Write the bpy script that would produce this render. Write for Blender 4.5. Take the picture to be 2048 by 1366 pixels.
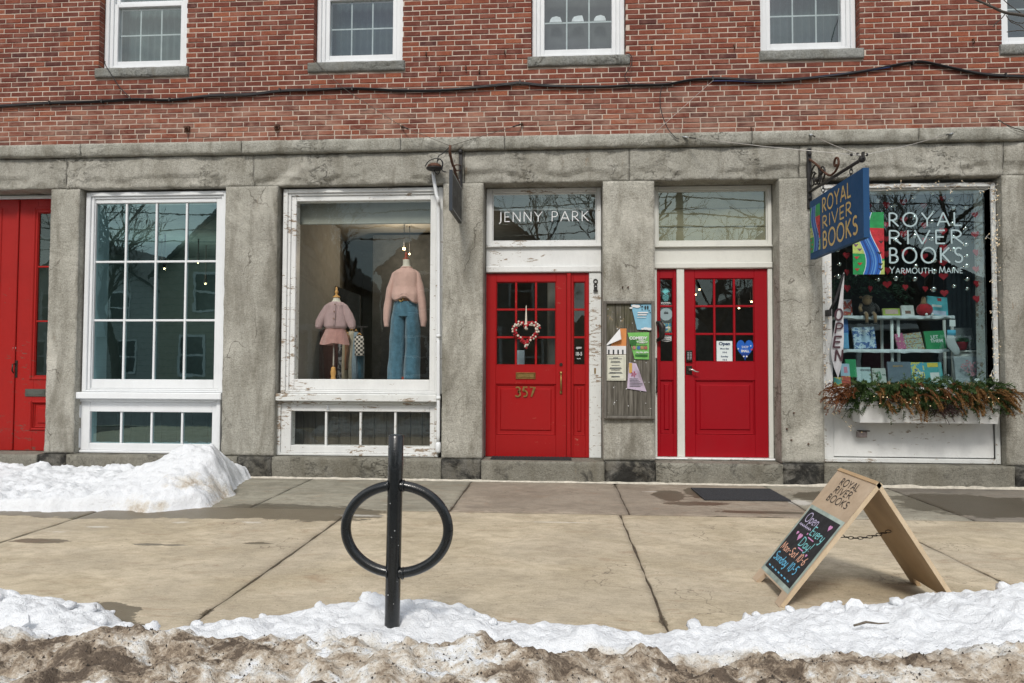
import bpy, bmesh, math, random
from mathutils import Vector, Matrix, noise
rnd = random.Random(7)
S = bpy.context.scene
for o in list(bpy.data.objects): bpy.data.objects.remove(o)
COL = S.collection
rad = math.radians

# ---------------------------------------------------------------- camera
CAMLOC = Vector((0.0, -8.0, 1.35)); FPX = 1365.0
_p, _y, _r = rad(1.958), rad(-3.861), rad(0.21)
_fw = Vector((math.sin(_y)*math.cos(_p), math.cos(_y)*math.cos(_p), math.sin(_p)))
_rt = _fw.cross(Vector((0, 0, 1))).normalized(); _up = _rt.cross(_fw)
_rt, _up = _rt*math.cos(_r)+_up*math.sin(_r), _up*math.cos(_r)-_rt*math.sin(_r)
cd = bpy.data.cameras.new('camera'); cam = bpy.data.objects.new('camera', cd); COL.objects.link(cam)
cd.sensor_width = 36; cd.lens = 36*FPX/2048; cd.clip_start = 0.05; cd.clip_end = 600
cam.matrix_world = Matrix(((_rt.x, _up.x, -_fw.x, CAMLOC.x), (_rt.y, _up.y, -_fw.y, CAMLOC.y), (_rt.z, _up.z, -_fw.z, CAMLOC.z), (0, 0, 0, 1)))
S.camera = cam
def ray(px, py): return _fw + _rt*((px-1024)/FPX) - _up*((py-683)/FPX)
def P(px, py, y=0.0):                    # a sight line met with the upright plane Y = y (survey helper)
    d = ray(px, py); return CAMLOC + d*((y-CAMLOC.y)/d.y)
def G(px, py, z=0.0):                    # ... with a level plane
    d = ray(px, py); return CAMLOC + d*((z-CAMLOC.z)/d.z)
def Q(px, py, x):                        # ... with the plane X = x
    d = ray(px, py); return CAMLOC + d*((x-CAMLOC.x)/d.x)
def RX(px0, px1, py0, py1, y, pr=None):  # upright rectangle: X0, X1, Z0, Z1 (px read on row pr)
    pr = (py0+py1)/2 if pr is None else pr; pm = (px0+px1)/2
    return P(px0, pr, y).x, P(px1, pr, y).x, P(pm, py1, y).z, P(pm, py0, y).z

# ---------------------------------------------------------------- world, sun, exposure
SUN_EL, SUN_AZ = 47, -8                  # sun behind the camera; azimuth to the viewer's left of straight behind
W = bpy.data.worlds.new('World'); S.world = W; W.use_nodes = True
nt = W.node_tree; nt.nodes.clear()
def wn(t, **k):
    n = nt.nodes.new(t)
    for a, b in k.items(): setattr(n, a, b)
    return n
sky = wn('ShaderNodeTexSky', sky_type='NISHITA', sun_disc=False, sun_elevation=rad(SUN_EL), sun_rotation=rad(180+SUN_AZ), air_density=1.0, dust_density=2.0)
tc = wn('ShaderNodeTexCoord'); mp = wn('ShaderNodeMapping'); mp.inputs['Scale'].default_value = (1, 1, 2.6)
nz = wn('ShaderNodeTexNoise'); nz.inputs['Scale'].default_value = 2.3; nz.inputs['Detail'].default_value = 7; nz.inputs['Roughness'].default_value = .56
cr = wn('ShaderNodeValToRGB'); cr.color_ramp.elements[0].position = .36; cr.color_ramp.elements[1].position = .60
cr2 = wn('ShaderNodeValToRGB'); cr2.color_ramp.elements[0].position = .40; cr2.color_ramp.elements[1].position = .75
cr2.color_ramp.elements[0].color = (5.6, 6.1, 6.4, 1); cr2.color_ramp.elements[1].color = (12.5, 12.6, 12.4, 1)
mx = wn('ShaderNodeMix', data_type='RGBA'); bg = wn('ShaderNodeBackground'); bg.inputs['Strength'].default_value = .12; ow = wn('ShaderNodeOutputWorld')
L = nt.links.new
L(tc.outputs['Generated'], mp.inputs['Vector']); L(mp.outputs[0], nz.inputs['Vector']); L(nz.outputs['Fac'], cr.inputs[0]); L(nz.outputs['Fac'], cr2.inputs[0])
L(cr.outputs[0], mx.inputs['Factor']); L(sky.outputs[0], mx.inputs['A']); L(cr2.outputs[0], mx.inputs['B']); L(mx.outputs['Result'], bg.inputs['Color']); L(bg.outputs[0], ow.inputs['Surface'])
sl = bpy.data.lights.new('sun', 'SUN'); sl.energy = 2.3; sl.angle = rad(12); sl.color = (1, .95, .88)
so = bpy.data.objects.new('sun', sl); COL.objects.link(so)
_sd = Vector((math.sin(rad(SUN_AZ))*math.cos(rad(SUN_EL)), -math.cos(rad(SUN_AZ))*math.cos(rad(SUN_EL)), math.sin(rad(SUN_EL))))   # towards the sun
so.rotation_euler = (-_sd).to_track_quat('-Z', 'Y').to_euler(); so.location = (0, -6, 12)
S.view_settings.view_transform = 'Standard'; S.view_settings.look = 'None'; S.view_settings.gamma = 1
S.view_settings.exposure = 0.0
S.render.engine = 'CYCLES'; S.render.resolution_x = 1024; S.render.resolution_y = 683
S.cycles.max_bounces = 5; S.cycles.diffuse_bounces = 2; S.cycles.glossy_bounces = 3; S.cycles.transparent_max_bounces = 8; S.cycles.caustics_reflective = False; S.cycles.caustics_refractive = False; S.cycles.use_denoising = True

# ---------------------------------------------------------------- materials
MATS = {}
class NB:                                # tiny node-graph helper
    def __init__(s, name):
        s.m = bpy.data.materials.new(name); s.m.use_nodes = True; s.t = s.m.node_tree; s.t.nodes.clear()
        s.out = s.n('ShaderNodeOutputMaterial')
    def n(s, t, ins=None, **k):
        x = s.t.nodes.new(t)
        for a, b in k.items(): setattr(x, a, b)
        for a, b in (ins or {}).items():
            if isinstance(b, bpy.types.NodeSocket): s.t.links.new(b, x.inputs[a])
            else: x.inputs[a].default_value = b
        return x
    def pos(s, sc=(1, 1, 1)):
        g = s.n('ShaderNodeNewGeometry')
        return s.n('ShaderNodeMapping', {'Vector': g.outputs['Position'], 'Scale': sc}).outputs[0]
    def noise(s, scale, detail=4, rough=.55, sc=(1, 1, 1), dist=0):
        return s.n('ShaderNodeTexNoise', {'Vector': s.pos(sc), 'Scale': scale, 'Detail': min(detail, 5 if scale < 20 else 3), 'Roughness': rough, 'Distortion': dist}).outputs['Fac']
    def ramp(s, fac, *st):
        r = s.n('ShaderNodeValToRGB', {0: fac}); e = r.color_ramp.elements
        while len(e) < len(st): e.new(.5)
        for q, (p, c) in zip(e, st):
            q.position = p; q.color = (c, c, c, 1) if isinstance(c, (int, float)) else (*c[:3], 1)
        return r.outputs[0]
    def mix(s, f, a, b, mode='MIX'):
        x = s.n('ShaderNodeMix', data_type='RGBA', blend_type=mode)
        for k, v in (('Factor', f), ('A', a), ('B', b)):
            if isinstance(v, bpy.types.NodeSocket): s.t.links.new(v, x.inputs[k])
            elif k == 'Factor': x.inputs[k].default_value = v
            else: x.inputs[k].default_value = (*v[:3], 1)
        return x.outputs['Result']
    def math(s, op, a, b=0.0, clamp=False):
        x = s.n('ShaderNodeMath', {0: a, 1: b}, operation=op); x.use_clamp = clamp; return x.outputs[0]
    def attr(s, name, typ='GEOMETRY'):
        return s.n('ShaderNodeAttribute', attribute_name=name, attribute_type=typ).outputs
    def bump(s, h, dist=.01, strength=1.0, normal=None):
        k = {'Height': h, 'Distance': dist, 'Strength': strength}
        if normal is not None: k['Normal'] = normal
        return s.n('ShaderNodeBump', k).outputs[0]
    def done(s, col, rough=.6, normal=None, metal=0, spec=.5, coat=0, sss=0, emis=None, estr=0, sheen=0):
        b = s.n('ShaderNodeBsdfPrincipled', {'Roughness': rough, 'Metallic': metal, 'Specular IOR Level': spec, 'Coat Weight': coat, 'Sheen Weight': sheen})
        if isinstance(col, bpy.types.NodeSocket): s.t.links.new(col, b.inputs['Base Color'])
        else: b.inputs['Base Color'].default_value = (*col[:3], 1)
        if normal is not None: s.t.links.new(normal, b.inputs['Normal'])
        if emis: b.inputs['Emission Color'].default_value = (*emis, 1); b.inputs['Emission Strength'].default_value = estr
        s.t.links.new(b.outputs[0], s.out.inputs[0]); return s.m
def mul(c, k): return tuple(v*k for v in c[:3])
def plain(name, col, rough=.6, var=.16, scale=9, bump=0, bscale=60, metal=0, spec=.5, coat=0, emis=None, estr=0, sheen=0):
    if name in MATS: return MATS[name]
    b = NB(name); n = b.noise(scale, 5, .6)
    c = b.mix(b.ramp(n, (.3, 0), (.7, 1)), mul(col, 1-var), mul(col, 1+var))
    nm = b.bump(b.noise(bscale, 3), .004, bump) if bump else None
    r = b.ramp(n, (.3, min(1, rough*1.12)), (.75, rough*.85))
    MATS[name] = b.done(c, r, nm, metal, spec, coat, 0, emis, estr, sheen); return MATS[name]

def m_brick():
    b = NB('brick_clay'); at = b.attr('tint')
    base = b.ramp(at[2], (0, (.085, .034, .030)), (.22, (.155, .047, .032)), (.5, (.215, .062, .038)), (.78, (.285, .084, .046)), (1, (.38, .125, .064)))
    n1 = b.noise(55, 4, .65); n2 = b.noise(7, 4, .6, dist=.4)
    base = b.mix(b.ramp(n1, (.35, 0), (.68, .55)), base, mul((.15, .04, .03), .6))
    base = b.mix(b.ramp(n2, (.45, 0), (.75, .40)), base, (.36, .19, .145))
    # pale lime bloom low on the wall, grime under the cable run and the sills
    g = b.n('ShaderNodeSeparateXYZ', {0: b.pos()}).outputs
    band = b.n('ShaderNodeMapRange', {0: g[2], 1: 4.62, 2: 4.40, 3: 0, 4: 1}).outputs[0]
    wash = b.math('MULTIPLY', band, b.ramp(b.noise(2.6, 6, .7, (1, 1, 2.4), .6), (.40, 0), (.70, .62)))
    base = b.mix(wash, base, (.47, .29, .215))
    soot = b.math('MULTIPLY', b.ramp(b.noise(3.2, 6, .7, (1, 1, 3.2), .5), (.56, 0), (.75, .72)), b.n('ShaderNodeMapRange', {0: g[2], 1: 4.85, 2: 4.5, 3: .35, 4: 1}).outputs[0])
    base = b.mix(soot, base, (.085, .06, .05))
    nm = b.bump(b.noise(90, 4, .7), .004, .8)
    return b.done(base, .88, nm, spec=.25)
def m_mortar():
    b = NB('mortar'); n = b.noise(30, 5, .6); n2 = b.noise(1.3, 5, .6)
    c = b.mix(n, (.52, .42, .34), (.70, .60, .51)); c = b.mix(b.ramp(n2, (.42, 0), (.7, .6)), c, (.38, .30, .24))
    return b.done(c, .95, b.bump(b.noise(160, 3), .004, .7), spec=.2)
def m_stone(name, a, c, stain=0.0, dark=(.035, .034, .032), lines=1.0):
    b = NB(name); oi = b.n('ShaderNodeObjectInfo').outputs['Random']
    n1 = b.noise(75, 3, .8); n2 = b.noise(2.2, 6, .62, (1, 1, .55), .3); n3 = b.noise(17, 5, .7)
    col = b.mix(b.ramp(n2, (.32, 0), (.7, 1)), a, c)
    col = b.mix(b.ramp(n3, (.42, 0), (.7, .35)), col, mul(a, .62))
    col = b.mix(b.ramp(n1, (.36, .55), (.5, 0), (.68, .35)), col, b.mix(b.ramp(n1, (.45, 0), (.55, 1)), mul(a, .40), mul(c, 1.45)))
    col = b.mix(b.math('MULTIPLY', oi, .34), col, mul(a, .66))
    st = b.noise(1.7, 7, .68, (2.2, 1, .7), .5)
    col = b.mix(b.ramp(st, (.46, 0), (.70, .70)), col, (.155, .14, .105))
    pale = b.noise(1.15, 6, .7, (1, 1, .8), .8); col = b.mix(b.ramp(pale, (.55, 0), (.68, .45)), col, mul(c, 1.25))
    rust = b.noise(2.9, 7, .72, (2.6, 1, .8), .2)
    col = b.mix(b.ramp(rust, (.66, 0), (.76, .6)), col, (.24, .13, .05))
    if not lines:
        wv = b.n('ShaderNodeVectorMath', {0: b.pos((1, 1, .45)), 1: b.n('ShaderNodeVectorMath', {0: b.n('ShaderNodeTexNoise', {'Vector': b.pos(), 'Scale': 2.2, 'Detail': 5}).outputs['Color'], 1: (.7, .7, .7)}, operation='MULTIPLY').outputs[0]}, operation='ADD').outputs[0]
        ve = b.n('ShaderNodeTexVoronoi', {'Vector': wv, 'Scale': 1.5}, feature='DISTANCE_TO_EDGE').outputs['Distance']; ck = b.math('MULTIPLY', b.ramp(ve, (0, .8), (.012, 0)), b.ramp(b.noise(1.4, 2), (.50, 0), (.58, 1))); col = b.mix(ck, col, (.07, .06, .045))
        dk2 = b.noise(.9, 5, .7, (2.4, 1, .5), .7); col = b.mix(b.ramp(dk2, (.50, 0), (.70, .55)), col, (.115, .105, .08))
    if stain:
        col = b.mix(b.ramp(b.noise(4.2, 7, .7, dist=.5), (.62-stain, 0), (.72-stain*.8, .9)), col, dark)
    # split-face ledges and flakes: one-sided steps in the face
    f1 = b.noise(3.4, 5, .62, (1, 1, 1.7), 1.1)
    step = b.ramp(f1, (.545, 0), (.568, 1)); step2 = b.ramp(f1, (.40, 0), (.42, 1))
    lm = b.ramp(b.noise(1.25, 3, .5, (1, 1, 1.3)), (.53, 0), (.60, 1))
    if lines: crk = b.math('MULTIPLY', b.ramp(f1, (.525, 0), (.543, 1), (.552, 1), (.56, 0)), lm); col = b.mix(b.math('MULTIPLY', crk, .55*lines), col, (.06, .053, .04))
    h = b.math('MULTIPLY', b.math('ADD', step, b.math('MULTIPLY', step2, .7)), lm)
    nm = b.bump(h, .030*lines, 1.0) if lines else None
    nm = b.bump(b.noise(34, 5, .7), .016, .8, nm)
    nm = b.bump(b.noise(120, 3, .7), .006, .8, nm)
    return b.done(col, .9, nm, spec=.25)
def m_concrete(name, a, c, wet=True):
    b = NB(name); n1 = b.noise(1.3, 7, .66, (1, 1.6, 1), .6); n2 = b.noise(7, 6, .7, (1, 1.4, 1), .5); n3 = b.noise(95, 3, .8)
    col = b.mix(b.ramp(n1, (.38, 0), (.60, 1)), a, c)
    col = b.mix(b.ramp(n2, (.42, 0), (.64, .62)), col, mul(a, .70)); n4 = b.noise(.55, 4, .6, (1, 1.5, 1), .8); col = b.mix(b.ramp(n4, (.42, 0), (.62, .42)), col, (.33, .29, .235))
    br = b.noise(26, 4, .6, (.5, 3.2, 1)); col = b.mix(b.ramp(br, (.40, 0), (.62, .22)), col, mul(c, 1.18))
    rs = b.noise(2.6, 7, .78, (.8, 2.4, 1), 1.2); col = b.mix(b.ramp(rs, (.55, 0), (.74, .55)), col, (.27, .165, .095))
    col = b.mix(b.ramp(n3, (.32, .4), (.46, 0), (.7, .22)), col, b.mix(b.ramp(n3, (.4, 0), (.6, 1)), mul(a, .55), mul(c, 1.35)))
    gr = b.noise(34, 2, .5); col = b.mix(b.ramp(gr, (.71, 0), (.74, .6)), col, (.10, .085, .07)); vc = b.n('ShaderNodeTexVoronoi', {'Vector': b.n('ShaderNodeVectorMath', {0: b.pos(), 1: b.n('ShaderNodeTexNoise', {'Vector': b.pos(), 'Scale': 3.0, 'Detail': 4}).outputs['Color']}, operation='ADD').outputs[0], 'Scale': .75}, feature='DISTANCE_TO_EDGE').outputs['Distance']; col = b.mix(b.math('MULTIPLY', b.ramp(vc, (.0, .75), (.006, 0)), b.ramp(b.noise(1.1, 2), (.5, 0), (.6, 1))), col, (.12, .095, .07))
    rough = .86
    if wet:
        w = b.attr('wet')[2]; w = b.math('ADD', w, b.math('MULTIPLY', b.math('SUBTRACT', b.noise(4.5, 7, .72, (1, 1.6, 1)), .5), 1.3))
        wm = b.ramp(w, (.5, 0), (.535, 1)); col = b.mix(b.math('MULTIPLY', wm, .86), col, b.mix(.5, mul(a, .32), (.11, .085, .05)))
        sa = b.attr('salt')[2]; sa = b.math('ADD', sa, b.math('MULTIPLY', b.math('SUBTRACT', b.noise(15, 6, .75, (1, 2, 1)), .5), .9))
        col = b.mix(b.ramp(sa, (.52, 0), (.75, .6)), col, (.70, .68, .63))
        rough = b.ramp(wm, (0, .86), (1, .40))
    nm = b.bump(b.noise(60, 5, .7, (1, 2, 1)), .006, .35)
    return b.done(col, rough, nm, spec=.35)
def m_snow():
    b = NB('snow'); d = b.attr('dirt')[2]
    n = b.noise(7, 7, .7, dist=.4); n2 = b.noise(52, 5, .8); n3 = b.noise(85, 2, .6)
    v = b.math('ADD', d, b.math('MULTIPLY', b.math('SUBTRACT', n, .5), b.math('ADD', .35, b.math('MULTIPLY', d, 2.3)))); v = b.math('ADD', v, b.math('MULTIPLY', b.math('SUBTRACT', n2, .5), b.math('MULTIPLY', d, 1.1)))
    n5 = b.noise(2.1, 4, .6, dist=.6); v = b.math('ADD', v, b.math('MULTIPLY', b.math('SUBTRACT', n5, .5), b.math('MULTIPLY', d, 2.2)))
    col = b.ramp(v, (.20, (.80, .82, .845)), (.40, (.70, .675, .625)), (.60, (.52, .45, .365)), (.80, (.31, .245, .18)), (1.05, (.12, .09, .066)))
    sp = b.math('MULTIPLY', b.ramp(n3, (.64, 0), (.70, 1)), b.ramp(d, (.08, 0), (.45, .9)))
    col = b.mix(sp, col, (.045, .033, .024))
    nm = b.bump(b.noise(26, 6, .78), .018, .8); nm = b.bump(b.noise(120, 3, .7), .006, 1.0, nm)
    return b.done(col, .72, nm, spec=.3)
def m_paint(name, col, rough=.5, peel=0.0, under=(.20, .16, .12), coat=0, grime=.25):
    b = NB(name); n = b.noise(3.5, 6, .65, (1, 1, .6)); n2 = b.noise(45, 4, .6, (1, 1, .35))
    c = b.mix(b.ramp(n, (.45, 0), (.8, grime)), col, mul(col, .55)); c = b.mix(b.ramp(n2, (.5, 0), (.8, grime*.5)), c, mul(col, .72))
    nm = b.bump(b.noise(70, 4, .6, (1, 1, .3)), .003, .25)
    if peel:
        pn = b.noise(16, 7, .74, (.45, 1, 1.6), .6); pk = b.noise(1.6, 3, .5)
        pv = b.math('ADD', pn, b.math('MULTIPLY', b.math('SUBTRACT', pk, .5), .45)); pm = b.ramp(pv, (.70-peel, 0), (.715-peel, 1))
        c = b.mix(pm, c, b.mix(b.noise(60, 3), under, mul(under, 2.1)))
        nm = b.bump(pm, .004, -.9, nm)
    return b.done(c, b.ramp(n, (.35, rough*.8), (.7, min(1, rough*1.25))), nm, coat=coat, spec=.28 if col[0] > 3*col[1] else .45)
def m_glass(name, tint=(.93, .96, .95), ior=1.62, wob=.25, rough=0.0, refl=1.0, tone=(.80, .97, .96)):
    b = NB(name); nm = b.bump(b.noise(2.4, 3, .5), .004, wob)
    tr = b.n('ShaderNodeBsdfTransparent', {'Color': (*tint, 1)}); gl = b.n('ShaderNodeBsdfGlossy', {'Color': (*tone, 1), 'Roughness': rough, 'Normal': nm})
    g = b.n('ShaderNodeNewGeometry').outputs; dt = b.n('ShaderNodeVectorMath', {0: g['Incoming'], 1: g['Normal']}, operation='DOT_PRODUCT').outputs['Value']
    f0 = 2*((ior-1)/(ior+1))**2*refl                               # both faces of the pane mirror (Schlick)
    f = b.math('ADD', f0, b.math('MULTIPLY', 1-f0, b.math('POWER', b.math('SUBTRACT', 1.0, b.math('ABSOLUTE', dt), True), 5.0)), True)
    x = b.n('ShaderNodeMixShader', {0: f, 1: tr.outputs[0], 2: gl.outputs[0]}); b.t.links.new(x.outputs[0], b.out.inputs[0]); return b.m
def m_wood(name, a, c, rough=.6, sc=(1, 1, .08), scale=30):
    b = NB(name); n = b.noise(scale, 6, .65, sc, .5); n2 = b.noise(3, 5, .6)
    col = b.mix(b.ramp(n, (.3, 0), (.7, 1)), a, c); col = b.mix(b.ramp(n2, (.45, 0), (.75, .4)), col, mul(a, .55))
    return b.done(col, rough, b.bump(n, .004, .5))
def m_weathered():
    b = NB('weathered_board'); n = b.noise(40, 6, .7, (1, 1, .06), .3); n2 = b.noise(5, 6, .7); n3 = b.noise(22, 5, .7)
    col = b.ramp(n, (.28, (.035, .03, .024)), (.5, (.125, .115, .095)), (.75, (.24, .225, .195)))
    g = b.n('ShaderNodeSeparateXYZ', {0: b.pos()}).outputs[2]
    up = b.n('ShaderNodeMapRange', {0: g, 1: 1.35, 2: 1.95, 3: 0, 4: 1}).outputs[0]
    col = b.mix(b.math('MULTIPLY', up, b.ramp(n2, (.35, 0), (.7, .75))), col, (.085, .085, .035))
    col = b.mix(b.math('MULTIPLY', up, b.ramp(n3, (.62, 0), (.70, .8))), col, (.40, .29, .16))
    return b.done(col, .92, b.bump(n, .006, .9), spec=.2)
def m_fabric(name, col, wave=0, wscale=120, direction='Z', var=.2, bstr=.6, dist=.004):
    b = NB(name); n = b.noise(14, 5, .65); n2 = b.noise(170, 2, .6)
    c = b.mix(b.ramp(n, (.3, 0), (.72, 1)), mul(col, 1-var), mul(col, 1+var)); c = b.mix(b.ramp(n2, (.35, .35), (.65, 0)), c, mul(col, .6))
    h = n2
    if wave:
        w = b.n('ShaderNodeTexWave', {'Vector': b.pos(), 'Scale': wscale, 'Distortion': 1.2, 'Detail': 2, 'Detail Scale': 2.5}, bands_direction=direction).outputs['Fac']
        c = b.mix(b.math('MULTIPLY', b.math('SUBTRACT', 1.0, w), wave), c, mul(col, .5)); h = w
    return b.done(c, .95, b.bump(h, dist, bstr), spec=.15, sheen=.25)
def m_patch(name, cols, scale=8, dist=.5, rough=.55):
    b = NB(name); n = b.noise(scale, 3, .55, dist=dist); k = len(cols)
    r = b.n('ShaderNodeValToRGB', {0: n}); r.color_ramp.interpolation = 'CONSTANT'; e = r.color_ramp.elements
    while len(e) < k: e.new(.5)
    for i, q in enumerate(e): q.position = 0 if i == 0 else .36+.30*(i-1)/max(1, k-2); q.color = (*cols[i], 1)
    return b.done(r.outputs[0], rough)
MK = dict(
 brick=m_brick(), mortar=m_mortar(),
 stone=m_stone('granite', (.365, .352, .30), (.55, .53, .47), lines=.8), pier=m_stone('granite_pier', (.385, .37, .315), (.57, .55, .485), lines=0), ledge=m_stone('granite_band', (.34, .33, .28), (.50, .49, .435), lines=.7),
 sill=m_stone('granite_sill', (.22, .225, .205), (.34, .345, .325)),
 plinth=m_stone('granite_plinth', (.21, .20, .165), (.33, .315, .265), .05, (.06, .057, .05), .6), plinthd=m_stone('granite_stained', (.12, .115, .10), (.22, .21, .185), .20, (.018, .018, .017), .8),
 conc=m_concrete('concrete', (.40, .335, .23), (.60, .515, .38)), conc_b=m_concrete('old_concrete', (.22, .205, .16), (.35, .33, .265)), conc_r=m_concrete('reddish_concrete', (.22, .18, .14), (.36, .305, .24)), conc_d=m_concrete('dark_concrete', (.13, .115, .098), (.21, .19, .16)),
 asphalt=plain('asphalt', (.06, .06, .062), .75, .3, 20, .8, 200), joint=plain('joint_dirt', (.085, .065, .045), .95, .4, 30), caulk=plain('caulk_mortar', (.55, .51, .43), .9, .25, 14, .8, 70),
 snow=m_snow(),
 white=m_paint('white_paint', (.80, .82, .83), .5, 0, grime=.22), whitep=m_paint('white_paint_peeling', (.78, .79, .775), .55, .085, grime=.35), cream=m_paint('cream_paint', (.72, .72, .66), .5, .0, grime=.3), whitepp=m_paint('white_paint_flaking', (.74, .755, .735), .6, .13, grime=.4),
 redo=m_paint('red_paint_worn', (.36, .011, .012), .34, .03, (.30, .10, .07), 0, .2), redd=m_paint('red_paint', (.32, .0008, .0075), .5, 0, coat=0, grime=.15), redl=m_paint('red_paint_old', (.36, .013, .010), .5, .045, (.12, .04, .03), 0, .3),
 glass=m_glass('window_glass', (.80, .92, .93), 1.76, .16), glassu=m_glass('sash_glass', (.90, .94, .94), 1.66, .2, tone=(.92, .98, .97)), glass2=m_glass('old_window_glass', (.93, .95, .93), 1.75, .15), glassd=m_glass('tinted_glass', (.55, .74, .76), 1.92, .14, tone=(.66, .95, .97)), glassdoor=m_glass('door_glass', (.8, .84, .82), 1.45, .1), glassj=m_glass('shop_glass', (.97, .98, .96), 1.42, .25),
 black=plain('black_enamel', (.010, .012, .013), .26, .2, 6, .25, 150, coat=.3), iron=plain('wrought_iron', (.018, .016, .015), .5, .4, 30, .6, 120), rust=plain('rusty_iron', (.085, .035, .018), .8, .5, 25, .9, 120),
 cable=plain('cable_black', (.012, .012, .014), .55, .2), cableb=plain('cable_blue', (.02, .035, .12), .5, .2), wire=plain('guy_wire', (.62, .60, .56), .4, .15, metal=.4), wired=plain('old_wire', (.10, .085, .07), .7, .3), zinc=plain('zinc', (.55, .58, .60), .4, .15, metal=.7),
 brass=plain('aged_brass', (.38, .25, .09), .38, .3, 30, .3, 90, metal=.85), bronze=plain('dark_bronze', (.05, .042, .034), .4, .3, 20, metal=.7), steel=plain('satin_steel', (.62, .60, .56), .3, .1, metal=.9),
 ply=m_wood('sign_plywood', (.46, .345, .235), (.58, .455, .33), .6, (1, 1, 1), 5), plyedge=m_wood('ply_edge', (.58, .44, .28), (.68, .54, .37), .65), plyin=m_wood('ply_inside', (.40, .27, .15), (.50, .35, .20), .7, (1, 1, 1), 4), teal=plain('teal_stain', (.33, .40, .36), .7, .35, 9), chalk=plain('chalkboard', (.017, .018, .021), .75, .35, 14), grey_tip=plain('sealed_foot', (.34, .30, .25), .7),
 weath=m_weathered(), wframe=m_wood('weathered_frame', (.10, .09, .075), (.20, .185, .16), .85),
 rubber=plain('rubber_mat', (.022, .022, .024), .9, .35, 40, .9, 160), shade_room=plain('room_paint', (.20, .20, .185), .85, .1), dark_room=plain('room_dark', (.055, .06, .062), .85, .2), floor_room=plain('room_floor', (.13, .09, .055), .5, .3),
)
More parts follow.
